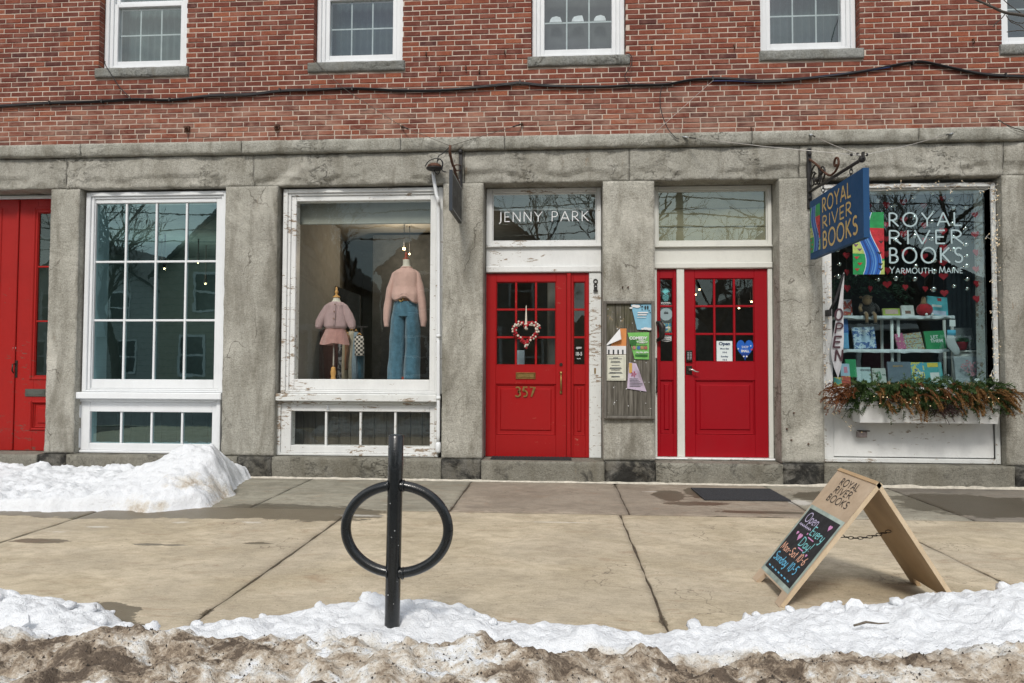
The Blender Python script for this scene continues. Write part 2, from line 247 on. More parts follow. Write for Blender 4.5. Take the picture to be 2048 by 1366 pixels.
# ---------------------------------------------------------------- mesh building
class MB:
    def __init__(s): s.v = []; s.f = []; s.a = []; s.sm = []
    def quad(s, *p, a=0.0, sm=False):
        i = len(s.v); s.v += [Vector(q) for q in p]; s.f.append(tuple(range(i, i+len(p)))); s.a.append(a); s.sm.append(sm); return s
    def box(s, x0, x1, y0, y1, z0, z1, a=0.0, M=None):
        i = len(s.v); c = [(x0, y0, z0), (x1, y0, z0), (x1, y1, z0), (x0, y1, z0), (x0, y0, z1), (x1, y0, z1), (x1, y1, z1), (x0, y1, z1)]
        s.v += [(M @ Vector(q)) if M else Vector(q) for q in c]
        for f in ((0, 3, 2, 1), (4, 5, 6, 7), (0, 1, 5, 4), (1, 2, 6, 5), (2, 3, 7, 6), (3, 0, 4, 7)): s.f.append(tuple(i+k for k in f)); s.a.append(a); s.sm.append(False)
        return s
    def bbox(s, x0, x1, y0, y1, z0, z1, b=.004):     # box with its front (low-Y) edges chamfered
        i = len(s.v); b = min(b, (x1-x0)*.45, (z1-z0)*.45)
        s.v += [Vector(q) for q in ((x0, y1, z0), (x1, y1, z0), (x1, y1, z1), (x0, y1, z1), (x0, y0+b, z0), (x1, y0+b, z0), (x1, y0+b, z1), (x0, y0+b, z1), (x0+b, y0, z0+b), (x1-b, y0, z0+b), (x1-b, y0, z1-b), (x0+b, y0, z1-b))]
        for f in ((8, 9, 10, 11), (4, 5, 9, 8), (5, 6, 10, 9), (6, 7, 11, 10), (7, 4, 8, 11), (0, 1, 5, 4), (1, 2, 6, 5), (2, 3, 7, 6), (3, 0, 4, 7), (3, 2, 1, 0)): s.f.append(tuple(i+k for k in f)); s.a.append(0.0); s.sm.append(False)
        return s
    def ring(s, x0, x1, y0, y1, z0, z1, w, wt=None, wb=None, b=.005):   # frame of four butted members
        wt = w if wt is None else wt; wb = w if wb is None else wb
        s.bbox(x0, x0+w, y0, y1, z0, z1, b); s.bbox(x1-w, x1, y0, y1, z0, z1, b)
        if wt: s.bbox(x0+w, x1-w, y0+.0015, y1, z1-wt, z1, b)
        if wb: s.bbox(x0+w, x1-w, y0+.0015, y1, z0, z0+wb, b)
        return s
    def sweep(s, path, ra, rb=None, n=8, up=(0, 0, 1), caps=True, mod=None, sm=True):
        path = [Vector(p) for p in path]; m = len(path)
        ra = ra if isinstance(ra, (list, tuple)) else [ra]*m; rb = ra if rb is None else (rb if isinstance(rb, (list, tuple)) else [rb]*m)
        i0 = len(s.v); side = None
        for k, p in enumerate(path):
            t = (path[min(k+1, m-1)]-path[max(k-1, 0)])
            t = t.normalized() if t.length > 1e-9 else Vector((0, 0, 1))
            if side is None:
                u = Vector(up); u = u if abs(u.dot(t)) < .95 else Vector((1, 0, 0)) if abs(t.x) < .9 else Vector((0, 1, 0)); side = t.cross(u).normalized()
            else:
                side = side - t*side.dot(t); side = side.normalized() if side.length > 1e-6 else t.orthogonal().normalized()
            bn = side.cross(t).normalized()
            for j in range(n):
                a = 2*math.pi*j/n; q = mod(k, a) if mod else 1.0
                s.v.append(p+side*(math.cos(a)*ra[k]*q)+bn*(math.sin(a)*rb[k]*q))
        for k in range(m-1):
            for j in range(n):
                j2 = (j+1) % n; s.f.append((i0+k*n+j, i0+k*n+j2, i0+(k+1)*n+j2, i0+(k+1)*n+j)); s.a.append(0.0); s.sm.append(sm)
        if caps:
            s.f.append(tuple(i0+j for j in range(n))[::-1]); s.f.append(tuple(i0+(m-1)*n+j for j in range(n))); s.a += [0.0]*2; s.sm += [False]*2
        return s
    def lathe(s, c, prof, n=16, M=None):              # prof: (radius, height) pairs round a vertical axis at c
        c = Vector(c); i0 = len(s.v); m = len(prof)
        for r, h in prof:
            for j in range(n):
                q = Vector((math.cos(2*math.pi*j/n)*r, math.sin(2*math.pi*j/n)*r, h)); s.v.append(c+((M @ q) if M else q))
        for k in range(m-1):
            for j in range(n):
                j2 = (j+1) % n; s.f.append((i0+k*n+j, i0+k*n+j2, i0+(k+1)*n+j2, i0+(k+1)*n+j)); s.a.append(0.0); s.sm.append(True)
        s.f.append(tuple(i0+j for j in range(n))[::-1]); s.f.append(tuple(i0+(m-1)*n+j for j in range(n))); s.a += [0.0]*2; s.sm += [False]*2
        return s
    def ball(s, c, r, n=8, sy=1.0, sz=1.0):
        c = Vector(c); k = max(4, n//2+1); i0 = len(s.v)
        for a in range(1, k):
            t = math.pi*a/k
            for j in range(n): s.v.append(c+Vector((math.cos(2*math.pi*j/n)*math.sin(t)*r, math.sin(2*math.pi*j/n)*math.sin(t)*r*sy, math.cos(t)*r*sz)))
        top = len(s.v); s.v += [c+Vector((0, 0, r*sz)), c-Vector((0, 0, r*sz))]
        for a in range(k-2):
            for j in range(n): j2 = (j+1) % n; s.f.append((i0+a*n+j, i0+(a+1)*n+j, i0+(a+1)*n+j2, i0+a*n+j2)); s.a.append(0.0); s.sm.append(True)
        for j in range(n):
            j2 = (j+1) % n; s.f += [(top, i0+j, i0+j2), (top+1, i0+(k-2)*n+j2, i0+(k-2)*n+j)]; s.a += [0.0]*2; s.sm += [True]*2
        return s
    def poly(s, pts, o, u, w, d=.002):                # thin extruded outline: 2-D pts in frame o + x*u + y*w
        o, u, w = Vector(o), Vector(u), Vector(w); n = u.cross(w).normalized()*d
        f = [o+u*x+w*y+n for x, y in pts]; b = [o+u*x+w*y for x, y in pts]; i = len(s.v); k = len(pts); s.v += f+b
        s.f.append(tuple(range(i, i+k))); s.f.append(tuple(range(i+2*k-1, i+k-1, -1))); s.a += [0.0]*2; s.sm += [False]*2
        for j in range(k): j2 = (j+1) % k; s.f.append((i+j, i+k+j, i+k+j2, i+j2)); s.a.append(0.0); s.sm.append(False)
        return s
    def stroke(s, pts, o, u, w, wid, d=.001, taper=0.0):   # flat ribbon along a 2-D polyline
        o, u, w = Vector(o), Vector(u), Vector(w); nn = u.cross(w).normalized(); m = len(pts); L, R = [], []
        for k, (x, y) in enumerate(pts):
            ax, ay = pts[max(k-1, 0)]; bx, by = pts[min(k+1, m-1)]; tx, ty = bx-ax, by-ay; l = math.hypot(tx, ty) or 1
            f = wid/2*(1-taper*(k/(m-1) if m > 1 else 0)); ox, oy = -ty/l*f, tx/l*f
            if 0 < k < m-1:
                a1 = math.atan2(y-ay, x-ax); a2 = math.atan2(by-y, bx-x); c = math.cos((a2-a1)/2); ox, oy = ox/max(abs(c), .55), oy/max(abs(c), .55)
            L.append(o+u*(x+ox)+w*(y+oy)+nn*d); R.append(o+u*(x-ox)+w*(y-oy)+nn*d)
        for k in range(m-1): s.quad(R[k], R[k+1], L[k+1], L[k])
        return s
    def add(s, m2, M=None):
        i = len(s.v); s.v += [(M @ q) if M else q.copy() for q in m2.v]; s.f += [tuple(i+k for k in f) for f in m2.f]; s.a += m2.a; s.sm += m2.sm; return s
ORG = {}
def link(name, me, parent=None, loc=None):
    o = bpy.data.objects.new(name, me); COL.objects.link(o)
    if parent is not None: o.parent = parent
    ORG[o.name] = Vector(loc); return o
def tag(o, label=None, cat=None, group=None, kind=None):
    for k, v in (('label', label), ('category', cat), ('group', group), ('kind', kind)):
        if v: o[k] = v
    return o
def thing(name, label, cat, loc, group=None):
    o = link(name, None, None, loc); o.location = loc; o.empty_display_size = .1; return tag(o, label, cat, group)
def obj(name, mb, mat, parent=None, attr=None, label=None, cat=None, group=None, kind=None, normals=True, vattr=None):
    if parent is not None: loc = ORG[parent.name]
    else:
        xs = [v.x for v in mb.v]; ys = [v.y for v in mb.v]; zs = [v.z for v in mb.v]; loc = Vector(((min(xs)+max(xs))/2, (min(ys)+max(ys))/2, min(zs)))
    me = bpy.data.meshes.new(name); me.from_pydata([v-loc for v in mb.v], [], mb.f)
    if attr: me.attributes.new(attr, 'FLOAT', 'FACE').data.foreach_set('value', mb.a)
    for k, vals in (vattr or {}).items(): me.attributes.new(k, 'FLOAT', 'POINT').data.foreach_set('value', vals)
    me.polygons.foreach_set('use_smooth', mb.sm)
    if normals:
        bm = bmesh.new(); bm.from_mesh(me); bmesh.ops.recalc_face_normals(bm, faces=bm.faces); bm.to_mesh(me); bm.free()
    me.materials.append(mat if not isinstance(mat, str) else MK[mat]); me.update()
    o = link(name, me, parent, loc)
    if parent is None: o.location = loc
    return tag(o, label, cat, group, kind)
def structure(name, mb, mat, **k): return obj(name, mb, mat, kind='structure', **k)
def copy_tree(o, delta, parent=None):
    c = o.copy(); COL.objects.link(c); c.parent = parent; ORG[c.name] = ORG[o.name]+Vector(delta)
    if parent is None: c.location = o.location+Vector(delta)
    for ch in o.children: copy_tree(ch, delta, c)
    return c
def fb(p, octs=5, r=.55):
    s, a = 0.0, 1.0; p = Vector(p)
    for _ in range(octs): s += a*noise.noise(p); a *= r; p = p*2.03
    return s
def lerp(tab, x):
    if x <= tab[0][0]: return tab[0][1]
    for (a, b), (c, d) in zip(tab, tab[1:]):
        if x <= c: return b+(d-b)*(x-a)/(c-a)
    return tab[-1][1]
def sst(a, b, x): t = max(0, min(1, (x-a)/(b-a))); return t*t*(3-2*t)
def txt(body, o, u, w, size, mat, parent, name='lettering', align='CENTER', d=.001, bold=0.0, sx=1.0, shear=0.0, spacing=1.0, extr=.0004):
    c = bpy.data.curves.new('t', 'FONT'); c.body = body; c.size = size; c.align_x = align; c.align_y = 'CENTER'; c.extrude = extr; c.offset = bold; c.space_character = spacing; c.shear = shear; c.resolution_u = 3
    t = bpy.data.objects.new('t', c); COL.objects.link(t); bpy.context.view_layer.update()
    me = bpy.data.meshes.new_from_object(t.evaluated_get(bpy.context.evaluated_depsgraph_get())); bpy.data.objects.remove(t); bpy.data.curves.remove(c)
    o, u, w = Vector(o), Vector(u).normalized(), Vector(w).normalized(); n = u.cross(w).normalized(); loc = ORG[parent.name]
    me.transform(Matrix(((u.x*sx, w.x, n.x, 0), (u.y*sx, w.y, n.y, 0), (u.z*sx, w.z, n.z, 0), (0, 0, 0, 1))))
    me.transform(Matrix.Translation(o+n*d-loc)); me.materials.clear(); me.materials.append(mat if not isinstance(mat, str) else MK[mat])
    return link(name, me, parent, loc)
# stroke letters (height 1, humanist capitals; lower case for chalk)
def arc(cx, cy, rx, ry, a0, a1, n=10): return [(cx+rx*math.cos(rad(a0+(a1-a0)*i/n)), cy+ry*math.sin(rad(a0+(a1-a0)*i/n))) for i in range(n+1)]
GL = {
 'R': (.62, [[(.06, 0), (.06, 1)], [(.06, .98)]+arc(.24, .72, .28, .26, 90, -90)+[(.06, .46)], [(.22, .46), (.62, 0)]]), 'O': (.92, [arc(.46, .5, .43, .5, 90, 450, 24)]),
 'Y': (.70, [[(0, 1), (.34, .48), (.34, 0)], [(.34, .48), (.70, 1)]]), 'A': (.74, [[(0, 0), (.37, 1)], [(.37, 1), (.76, 0)], [(.15, .32), (.62, .32)]]), 'L': (.50, [[(.06, 1), (.06, .02)], [(.06, .03), (.5, .03)]]),
 'I': (.16, [[(.08, 0), (.08, 1)]]), 'V': (.72, [[(0, 1), (.36, 0)], [(.36, 0), (.74, 1)]]), 'E': (.50, [[(.06, 0), (.06, 1)], [(.06, .97), (.5, .97)], [(.06, .5), (.44, .5)], [(.06, .03), (.5, .03)]]),
 'B': (.58, [[(.06, 0), (.06, 1)], [(.06, .98)]+arc(.26, .75, .22, .23, 90, -90)+[(.06, .52)], [(.06, .52), (.26, .52)]+arc(.28, .27, .27, .25, 90, -90)+[(.06, .02)]]), 'K': (.62, [[(.06, 0), (.06, 1)], [(.58, 1), (.08, .48)], [(.16, .55), (.62, 0)]]),
 'S': (.56, [arc(.29, .75, .22, .23, 35, 270, 10)+arc(.27, .27, .25, .25, 90, -145, 10)]), 'M': (.84, [[(.02, 0), (.14, 1)], [(.14, 1), (.43, .15)], [(.43, .15), (.72, 1)], [(.72, 1), (.84, 0)]]), 'U': (.70, [[(.06, 1), (.06, .36)]+arc(.35, .34, .29, .34, 180, 360)+[(.64, 1)]]),
 'T': (.62, [[(.31, 0), (.31, 1)], [(0, .97), (.62, .97)]]), 'H': (.70, [[(.06, 0), (.06, 1)], [(.64, 0), (.64, 1)], [(.06, .5), (.64, .5)]]), 'N': (.74, [[(.06, 0), (.06, 1)], [(.06, 1), (.68, 0)], [(.68, 0), (.68, 1)]]), 'P': (.58, [[(.06, 0), (.06, 1)], [(.06, .98)]+arc(.26, .72, .27, .26, 90, -90)+[(.06, .46)]]),
 'J': (.32, [[(.26, 1), (.26, .1)]+arc(.06, .1, .20, .26, 0, -80, 6)]), ',': (.2, [[(.12, .08), (.04, -.14)]]), ' ': (.34, []), '-': (.36, [[(.03, .42), (.33, .42)]]), '!': (.2, [[(.12, 1), (.09, .3)], [(.08, .1), (.07, .02)]]),
 'D': (.72, [[(.06, 0), (.06, 1)], [(.0, .99)]+arc(.2, .5, .48, .49, 90, -90, 12)+[(.0, .01)]]),
 'p': (.50, [[(.06, .55), (.06, -.35)], arc(.26, .28, .20, .28, 150, -150, 12)]), 'e': (.48, [[(.06, .30), (.44, .33)]+arc(.25, .3, .20, .29, 10, 310, 12)]), 'n': (.46, [[(.06, .56), (.06, 0)], [(.06, .38)]+arc(.24, .36, .17, .2, 160, 0, 6)+[(.42, 0)]]), 'v': (.44, [[(.02, .56), (.2, 0), (.42, .58)]]), 'r': (.36, [[(.06, .56), (.06, 0)], [(.06, .36), (.18, .54), (.34, .52)]]),
 'y': (.46, [[(.04, .56), (.08, .12), (.24, .04), (.40, .2)], [(.42, .58), (.38, -.1), (.22, -.36), (.04, -.28)]]), 'a': (.48, [arc(.24, .28, .20, .27, 50, 360, 12), [(.44, .54), (.44, .0)]]), 'o': (.48, [arc(.24, .28, .20, .28, 90, 450, 14)]), 't': (.36, [[(.18, .85), (.18, .08), (.32, .03)], [(.02, .56), (.34, .60)]]), 'd': (.5, [arc(.22, .28, .19, .27, 40, 340, 12), [(.42, .98), (.42, 0)]]), 'u': (.46, [[(.04, .56), (.06, .14), (.2, .02), (.38, .16)], [(.40, .56), (.41, 0)]]),
 '1': (.18, [[(.12, .98), (.07, .0)]]), '0': (.52, [arc(.26, .5, .22, .5, 90, 450, 16)]), '6': (.50, [[(.40, .98), (.14, .6), (.05, .3)], arc(.25, .25, .20, .25, 180, 540, 12)]), '5': (.50, [[(.46, .98), (.12, .98), (.08, .6)]+arc(.22, .32, .22, .30, 110, -120, 10)]),
 '3': (.5, [arc(.22, .75, .21, .23, 140, -85, 9)+arc(.22, .27, .25, .26, 85, -145, 10)]), '7': (.5, [[(.02, .97), (.46, .97), (.16, 0)]]), '&': (.6, [[(.58, 0), (.14, .75), (.2, .96), (.36, .96), (.4, .78), (.08, .4), (.06, .15), (.22, 0), (.42, .1), (.58, .42)]]),
}
def letters(body, o, u, w, h, wid, mat, parent=None, name='lettering', gap=.13, sx=1.0, fit=None, slant=0.0, jit=0.0, d0=.001, mb=None, small=None):
    o, u, w = Vector(o), Vector(u).normalized(), Vector(w).normalized(); m = mb or MB(); x = 0.0; k = 0; R = random.Random(len(body)*7+3)
    tot = sum((GL[c][0]*(small if small and i and body[i-1] != ' ' else 1)+gap) for i, c in enumerate(body))-gap
    if fit: sx = fit/(tot*h)
    for i, c in enumerate(body):
        s = small if small and i and body[i-1] != ' ' else 1; gw, st = GL[c]; dy = R.uniform(-jit, jit); rs = R.uniform(-jit, jit)
        for p in st:
            k += 1; q = [((x+gx*s+(gy*(slant+rs)))*h*sx, (gy*s+dy)*h) for gx, gy in p]; m.stroke(q, o, u, w, wid*h, d0+.00025*(k % 4))
        x += gw*s+gap
    return obj(name, m, mat, parent, normals=False) if mb is None else m
def heart_pts(wd, ht, n=28):
    pts = []
    for i in range(n):
        t = 2*math.pi*i/n; pts.append((16*math.sin(t)**3/32*wd, (13*math.cos(t)-5*math.cos(2*t)-2*math.cos(3*t)-math.cos(4*t)+2.5)/29*ht))
    return pts
EX, EZ = Vector((1, 0, 0)), Vector((0, 0, 1))
# ================================================================ THE SETTING
structure('ground', MB().quad((-150, -220, -.16), (150, -220, -.16), (150, 60, -.16), (-150, 60, -.16)), plain('frozen_lawn', (.30, .29, .26), .9, .4, 3))
structure('road', MB().quad((-120, -14.6, -.13), (120, -14.6, -.13), (120, -6.05, -.13), (-120, -6.05, -.13)), 'asphalt')
def kerb(x0, x1): return MB().bbox(x0, x1, -6.06, -5.9, -.16, .0, .02)
structure('kerb', kerb(-30, 30), 'conc_b')
structure('far_pavement', MB().box(-60, 60, -17.2, -14.6, -.16, -.02), 'conc_b')
# pavement: a dirt bed with slabs lying in it
YB = -1.69                                            # front line of the strip along the building
bed = structure('sidewalk', MB().box(-40, 40, -5.9, .5, -.2, -.018), 'joint')
WET = [(-5.6, -2.0, 1.5, .27), (-4.1, -2.05, .8, .24), (-3.1, -1.98, .75, .22), (-2.28, -1.88, .75, .33), (-2.75, -1.75, .5, .25), (-4.9, -2.0, .6, .2), (-3.9, -3.02, .26, .065), (-3.05, -3.05, .13, .035), (-2.85, -3.05, .12, .03), (-2.23, -2.95, .13, .035), (-2.5, -4.42, .26, .17), (-2.32, -4.62, .3, .09), (-3.43, -4.12, .14, .07), (1.36, -1.15, .3, .10), (1.15, -.75, .18, .3), (1.9, -1.5, .5, .06), (1.45, -.55, .1, .3), (2.9, -.7, .5, .3), (4.1, -1.0, .8, .6)]
SALT = [(-1.75, -1.95, .5, .08), (-3.2, -2.35, .18, .07), (-3.8, -2.55, .25, .06), (-4.0, -2.75, .2, .05), (-2.6, -2.3, .25, .06), (.0, -2.05, .7, .04), (1.0, -.55, .2, .05), (1.9, -.9, .35, .12), (2.4, -1.0, .25, .3), (3.0, -1.1, .3, .1), (-1.6, -1.45, .2, .05)]
def slab(x0, x1, y0, y1, mat, drop=0.0, wob=.013, st=.045):
    nx, ny = max(2, int((x1-x0)/st)), max(2, int((y1-y0)/st)); m = MB(); wv, sv = [], []; g = .007
    x0, x1, y0, y1 = x0+g, x1-g, y0+g, y1-g; ph = rnd.uniform(0, 50)
    for j in range(ny+1):
        for i in range(nx+1):
            x, y = x0+(x1-x0)*i/nx, y0+(y1-y0)*j/ny; ex = min(i, nx-i)*(x1-x0)/nx; ey = min(j, ny-j)*(y1-y0)/ny; e = min(ex, ey)
            ww = max(0, max((1.0-math.hypot((x-a)/c, (y-b)/d)) for a, b, c, d in WET)); ww = .5+.5*min(1, max(-1, 1.7*max(1.0-math.hypot((x-a)/c, (y-b)/d) for a, b, c, d in WET)))
            jj = 1-min(1, e/.055); ww = max(ww, .52*jj*(.55+.9*fb((x*2.2, y*2.2, 4), 3)))
            ss = max(0, max(1.0-math.hypot((x-a)/c, (y-b)/d) for a, b, c, d in SALT)); wv.append(ww); sv.append(min(1, ss*1.1))
            px_, py_ = x, y
            if i in (0, nx): px_ += wob*noise.noise((ph, y*5, 1))
            if j in (0, ny): py_ += wob*noise.noise((x*5, ph, 2))
            z = drop+.0022*fb((x*1.6, y*1.6, ph), 3)-(.006 if e < 1e-6 else 0); m.v.append(Vector((px_, py_, z)))
    for j in range(ny):
        for i in range(nx): a = j*(nx+1)+i; m.f.append((a, a+1, a+nx+2, a+nx+1)); m.a.append(0.0); m.sm.append(True)
    per = [i for i in range(nx+1)]+[(j+1)*(nx+1)-1 for j in range(1, ny+1)]+[ny*(nx+1)+i for i in range(nx-1, -1, -1)]+[j*(nx+1) for j in range(ny-1, 0, -1)]
    b0 = len(m.v)
    for k in per: q = m.v[k].copy(); q.z = -.03; m.v.append(q); wv.append(0); sv.append(0)
    for k in range(len(per)): k2 = (k+1) % len(per); m.f.append((per[k2], per[k], b0+k, b0+k2)); m.a.append(0.0); m.sm.append(False)
    return obj('paving_slab', m, mat, bed, normals=False, vattr={'wet': wv, 'salt': sv})
JX = [-9.0, -6.6, -4.2, -1.9, .565, 2.79, 5.2, 7.6]
for a, b in zip(JX, JX[1:]): slab(a, b, -5.9, YB, 'conc', rnd.uniform(-.003, .003))
BX = [(-9, -4.9, 'conc_b'), (-4.9, -2.9, 'conc_b'), (-2.9, -1.0, 'conc_b'), (-1.0, .65, 'conc_r'), (.65, 2.33, 'conc_r'), (2.33, 3.66, 'conc_b'), (3.66, 7.5, 'conc_d')]
for a, b, m in BX: slab(a, b, YB, -.045, m, -.004)
# an uneven fillet of pale mortar where pavement meets the plinth
m = MB(); N = 460
for k in range(N+1):
    x = -7.6+14*k/N; w = .02+.018*abs(fb((x*3, 0, 3), 4)); h = .012+.014*abs(fb((x*4, 5, 0), 4))+.03*sst(2.5, 3.4, x)*abs(fb((x*2.2, 8, 1), 3)); m.v += [Vector((x, -.058, h)), Vector((x, -.06-w*.5, h*.75)), Vector((x, -.062-w, -.004))]
for k in range(N):
    for j in range(2): a = k*3+j; m.f.append((a, a+3, a+4, a+1)); m.a.append(0.0); m.sm.append(True)
obj('mortar_fillet', m, 'caulk', bed)

# ================================================================ THE BUILDING
ZL1 = sum(P(x, y, -.06).z for x, y in ((0, 291.4), (1010, 269.3), (1530, 261.5), (2048, 253.3)))/4      # band top
ZL0 = sum(P(x, y, -.06).z for x, y in ((0, 315.7), (1010, 296), (1530, 288.4)))/3
ZLI = sum(P(x, y, 0).z for x, y in ((300, 377), (700, 372.5), (1090, 361), (1430, 357), (1850, 353)))/5  # lintel underside
ZPL = sum(P(x, y, -.03).z for x, y in ((120, 905), (700, 913), (1100, 921), (1250, 923), (1850, 935)))/5  # plinth top
ZST = .235
bld = thing('brick_building', 'red brick upper storey on a grey granite shopfront with white windows', 'building', (0, .2, 0))
def stone(x0, x1, z0, z1, yf, yb, mat, name='stone_block', amp=.010, st=.03, chip=.0, parent=bld):
    nx, nz = max(2, round((x1-x0)/st)), max(2, round((z1-z0)/st)); m = MB(); ph = rnd.uniform(0, 90); g = .003
    x0 += g; x1 -= g
    for j in range(nz+1):
        for i in range(nx+1):
            x, z = x0+(x1-x0)*i/nx, z0+(z1-z0)*j/nz; ex = min(x-x0, x1-x); ez = min(z-z0, z1-z)
            y = yf+amp*.9*fb((x*2.1+ph, z*2.6, ph), 4)+amp*.35*fb((x*11, z*11, ph), 3)
            e = max(0, 1-min(ex, ez)/.022); y += e*e*(.006+.012*max(0, fb((x*6+ph, z*6, 3), 3)))
            if chip:
                low = sst(z0+(z1-z0)*.62, z0+(z1-z0)*.12, z); f = fb((x*2.6+ph, z*5.5+.8*fb((x*2, z*2, 1), 2), 7+ph), 4)
                zl = z0+(z1-z0)*(.30+.16*fb((x*1.7+ph, 3, ph), 4)); mk = fb((x*1.3+ph*2, 9, 1), 2)
                if mk > -.12 and z < zl: y += chip*1.25*min(1, (zl-z)/.018)*min(1, (mk+.12)*8)
                if f > .12: y += chip*.7*low*min(1, (f-.12)*9)
                if f < -.28: y -= chip*.5*low
            xx, zz = x, z
            if i in (0, nx): xx += .004*noise.noise((ph, z*7, 0))
            if j == 0 and chip: zz += .007*noise.noise((x*6, ph, 0))
            m.v.append(Vector((xx, y, zz)))
    for j in range(nz):
        for i in range(nx): a = j*(nx+1)+i; m.f.append((a, a+1, a+nx+2, a+nx+1)); m.a.append(0.0); m.sm.append(True)
    per = [i for i in range(nx+1)]+[(j+1)*(nx+1)-1 for j in range(1, nz+1)]+[nz*(nx+1)+i for i in range(nx-1, -1, -1)]+[j*(nx+1) for j in range(nz-1, 0, -1)]
    b0 = len(m.v)
    for k in per: q = m.v[k].copy(); q.y = yb; m.v.append(q)
    K = len(per)
    for k in range(K): k2 = (k+1) % K; m.f.append((per[k2], per[k], b0+k, b0+k2)); m.a.append(0.0); m.sm.append(False)
    m.f.append(tuple(b0+k for k in range(K))); m.a.append(0.0); m.sm.append(False)
    return obj(name, m, mat, parent, normals=False)
def xx(px, py=640, y=0): return P(px, py, y).x
XO = dict(d0l=xx(-60), d0r=xx(94), w1l=xx(153), w1r=xx(446), w2l=xx(552), w2r=xx(884), d1l=xx(966), d1r=xx(1206), d2l=xx(1310.5), d2r=xx(1560.5), w3l=xx(1647), w3r=xx(2008))
XO['d0l'] = XO['d0r']-1.62
YBK = .42
for a, b in ((-8.6, XO['d0l']), (XO['d0r'], XO['w1l']), (XO['w1r'], XO['w2l']), (XO['w2r'], XO['d1l']), (XO['d1r'], XO['d2l']), (XO['d2r'], XO['w3l']), (XO['w3r'], 7.4)): stone(a, b, ZPL, ZLI, 0, YBK, 'pier', 'pier_stone', .011)
lj = [-8.6, xx(-230, 340), xx(133, 340), xx(507, 330), xx(928, 330), xx(1259, 330), xx(1600, 320), xx(1600, 320)+2.25, 7.4]
for a, b in zip(lj, lj[1:]): stone(a, b, ZLI+.002, ZL0, .004, YBK, 'stone', 'lintel_stone', .008, .026, .022)
bj = [-8.6, xx(-130, 300), xx(167, 300), xx(487, 290), xx(803, 285), xx(1010, 280), xx(1502, 275), xx(1833, 270), xx(1833, 270)+1.9, 7.4]
for a, b in zip(bj, bj[1:]): stone(a, b, ZL0+.002, ZL1, -.06, YBK, 'ledge', 'band_stone', .006, .026, .014)
pj = [(-8.6, XO['d0l'], 0), (XO['d0r']-.03, xx(137, 930), 1), (xx(137, 930), xx(478, 930), 0), (xx(478, 930), xx(546, 930), 1), (xx(546, 930), xx(884, 930), 0), (xx(884, 930), xx(963, 930), 1), (xx(1209, 930), xx(1310, 930), 1), (xx(1563, 930), xx(1645, 930), 1), (xx(1645, 940), xx(2026, 940), 0), (xx(2026, 940), 7.4, 1)]
for a, b, k in pj: stone(a, b, -.1, ZPL-.003, -.05, YBK, 'plinthd' if k else 'plinth', 'plinth_stone', .012, .03)
for a, b in ((XO['d0l'], XO['d0r']-.03), (xx(963, 930), xx(1209, 930)), (xx(1310, 930), xx(1563, 930))): stone(a, b, -.1, ZST, -.065, .7, 'plinth', 'door_step', .010)

# ---------------------------------------------------------------- brick storey
ZTOP = 7.0
UW = []                                               # upper windows: opening X0, X1, sill top
for a, b, sy in ((199, 373, 134), (628, 805, 122.5), (1063, 1251, 111), (1521, 1719, 102), (2003.5, 2192, 92)): UW.append((xx(a, 60), xx(b, 60), P((a+b)/2, sy, 0).z))
ZS = sum(w[2] for w in UW)/5; ZWT = 6.62
CH, BL, JT = .0625, .2075, .0112
m = MB(); edges = [-8.6]+[v for w in UW for v in w[:2]]+[7.4]
m.box(-8.6, 7.4, .0045, .36, ZL1, ZS-.10)
for i in range(0, len(edges), 2): m.box(edges[i]+(.007 if i else 0), edges[i+1]-.007, .0045, .36, ZS-.10, ZWT)
m.box(-8.6, 7.4, .0045, .36, ZWT, ZTOP)
wall = obj('brick_wall', m, 'mortar', bld)
def brick_mb(x0, x1, z0, z1, R, side=None):
    m = MB(); pr = R.uniform(-.0035, .0015); b = .0035
    def j(): return R.uniform(-.0016, .0016)
    t = max(0, min(1, R.gauss(.47, .20)))
    if R.random() < .05: t = R.uniform(.0, .2)
    if R.random() < .07: t = R.uniform(.8, 1)
    t = max(0, min(1, t+.22*fb((x0*1.1, z0*2.5, 2), 3)))
    F = [(x0+b+j(), pr+j(), z0+b+j()), (x1-b+j(), pr+j(), z0+b+j()), (x1-b+j(), pr+j(), z1-b+j()), (x0+b+j(), pr+j(), z1-b+j())]
    E = [(x0+j(), pr+b, z0+j()), (x1+j(), pr+b, z0+j()), (x1+j(), pr+b, z1+j()), (x0+j(), pr+b, z1+j())]
    dep = .10 if side else .02
    B = [(x, dep, z) for x, y, z in E]
    m.v = [Vector(q) for q in F+E+B]; m.f = [(0, 1, 2, 3)]
    for k in range(4): k2 = (k+1) % 4; m.f += [(k+4, k2+4, k2, k), (k+8, k2+8, k2+4, k+4)]
    m.a = [t]*len(m.f); m.sm = [False]*len(m.f); return m
def in_open(xa, xb, z):
    for a, b, _ in UW:
        if z > ZS-.101 and z < ZWT and xb > a-.02 and xa < b+.02: return (a, b)
    return None
allb = []; R = random.Random(11); row = 0; z = ZL1+.004
sillspan = [(xx(191.8, 145), xx(378.6, 145)), (xx(616.3, 135), xx(810.4, 135)), (xx(1054.8, 122), xx(1260, 122)), (xx(1518, 112), xx(1726.4, 112)), (xx(1998, 100), xx(2200, 100))]
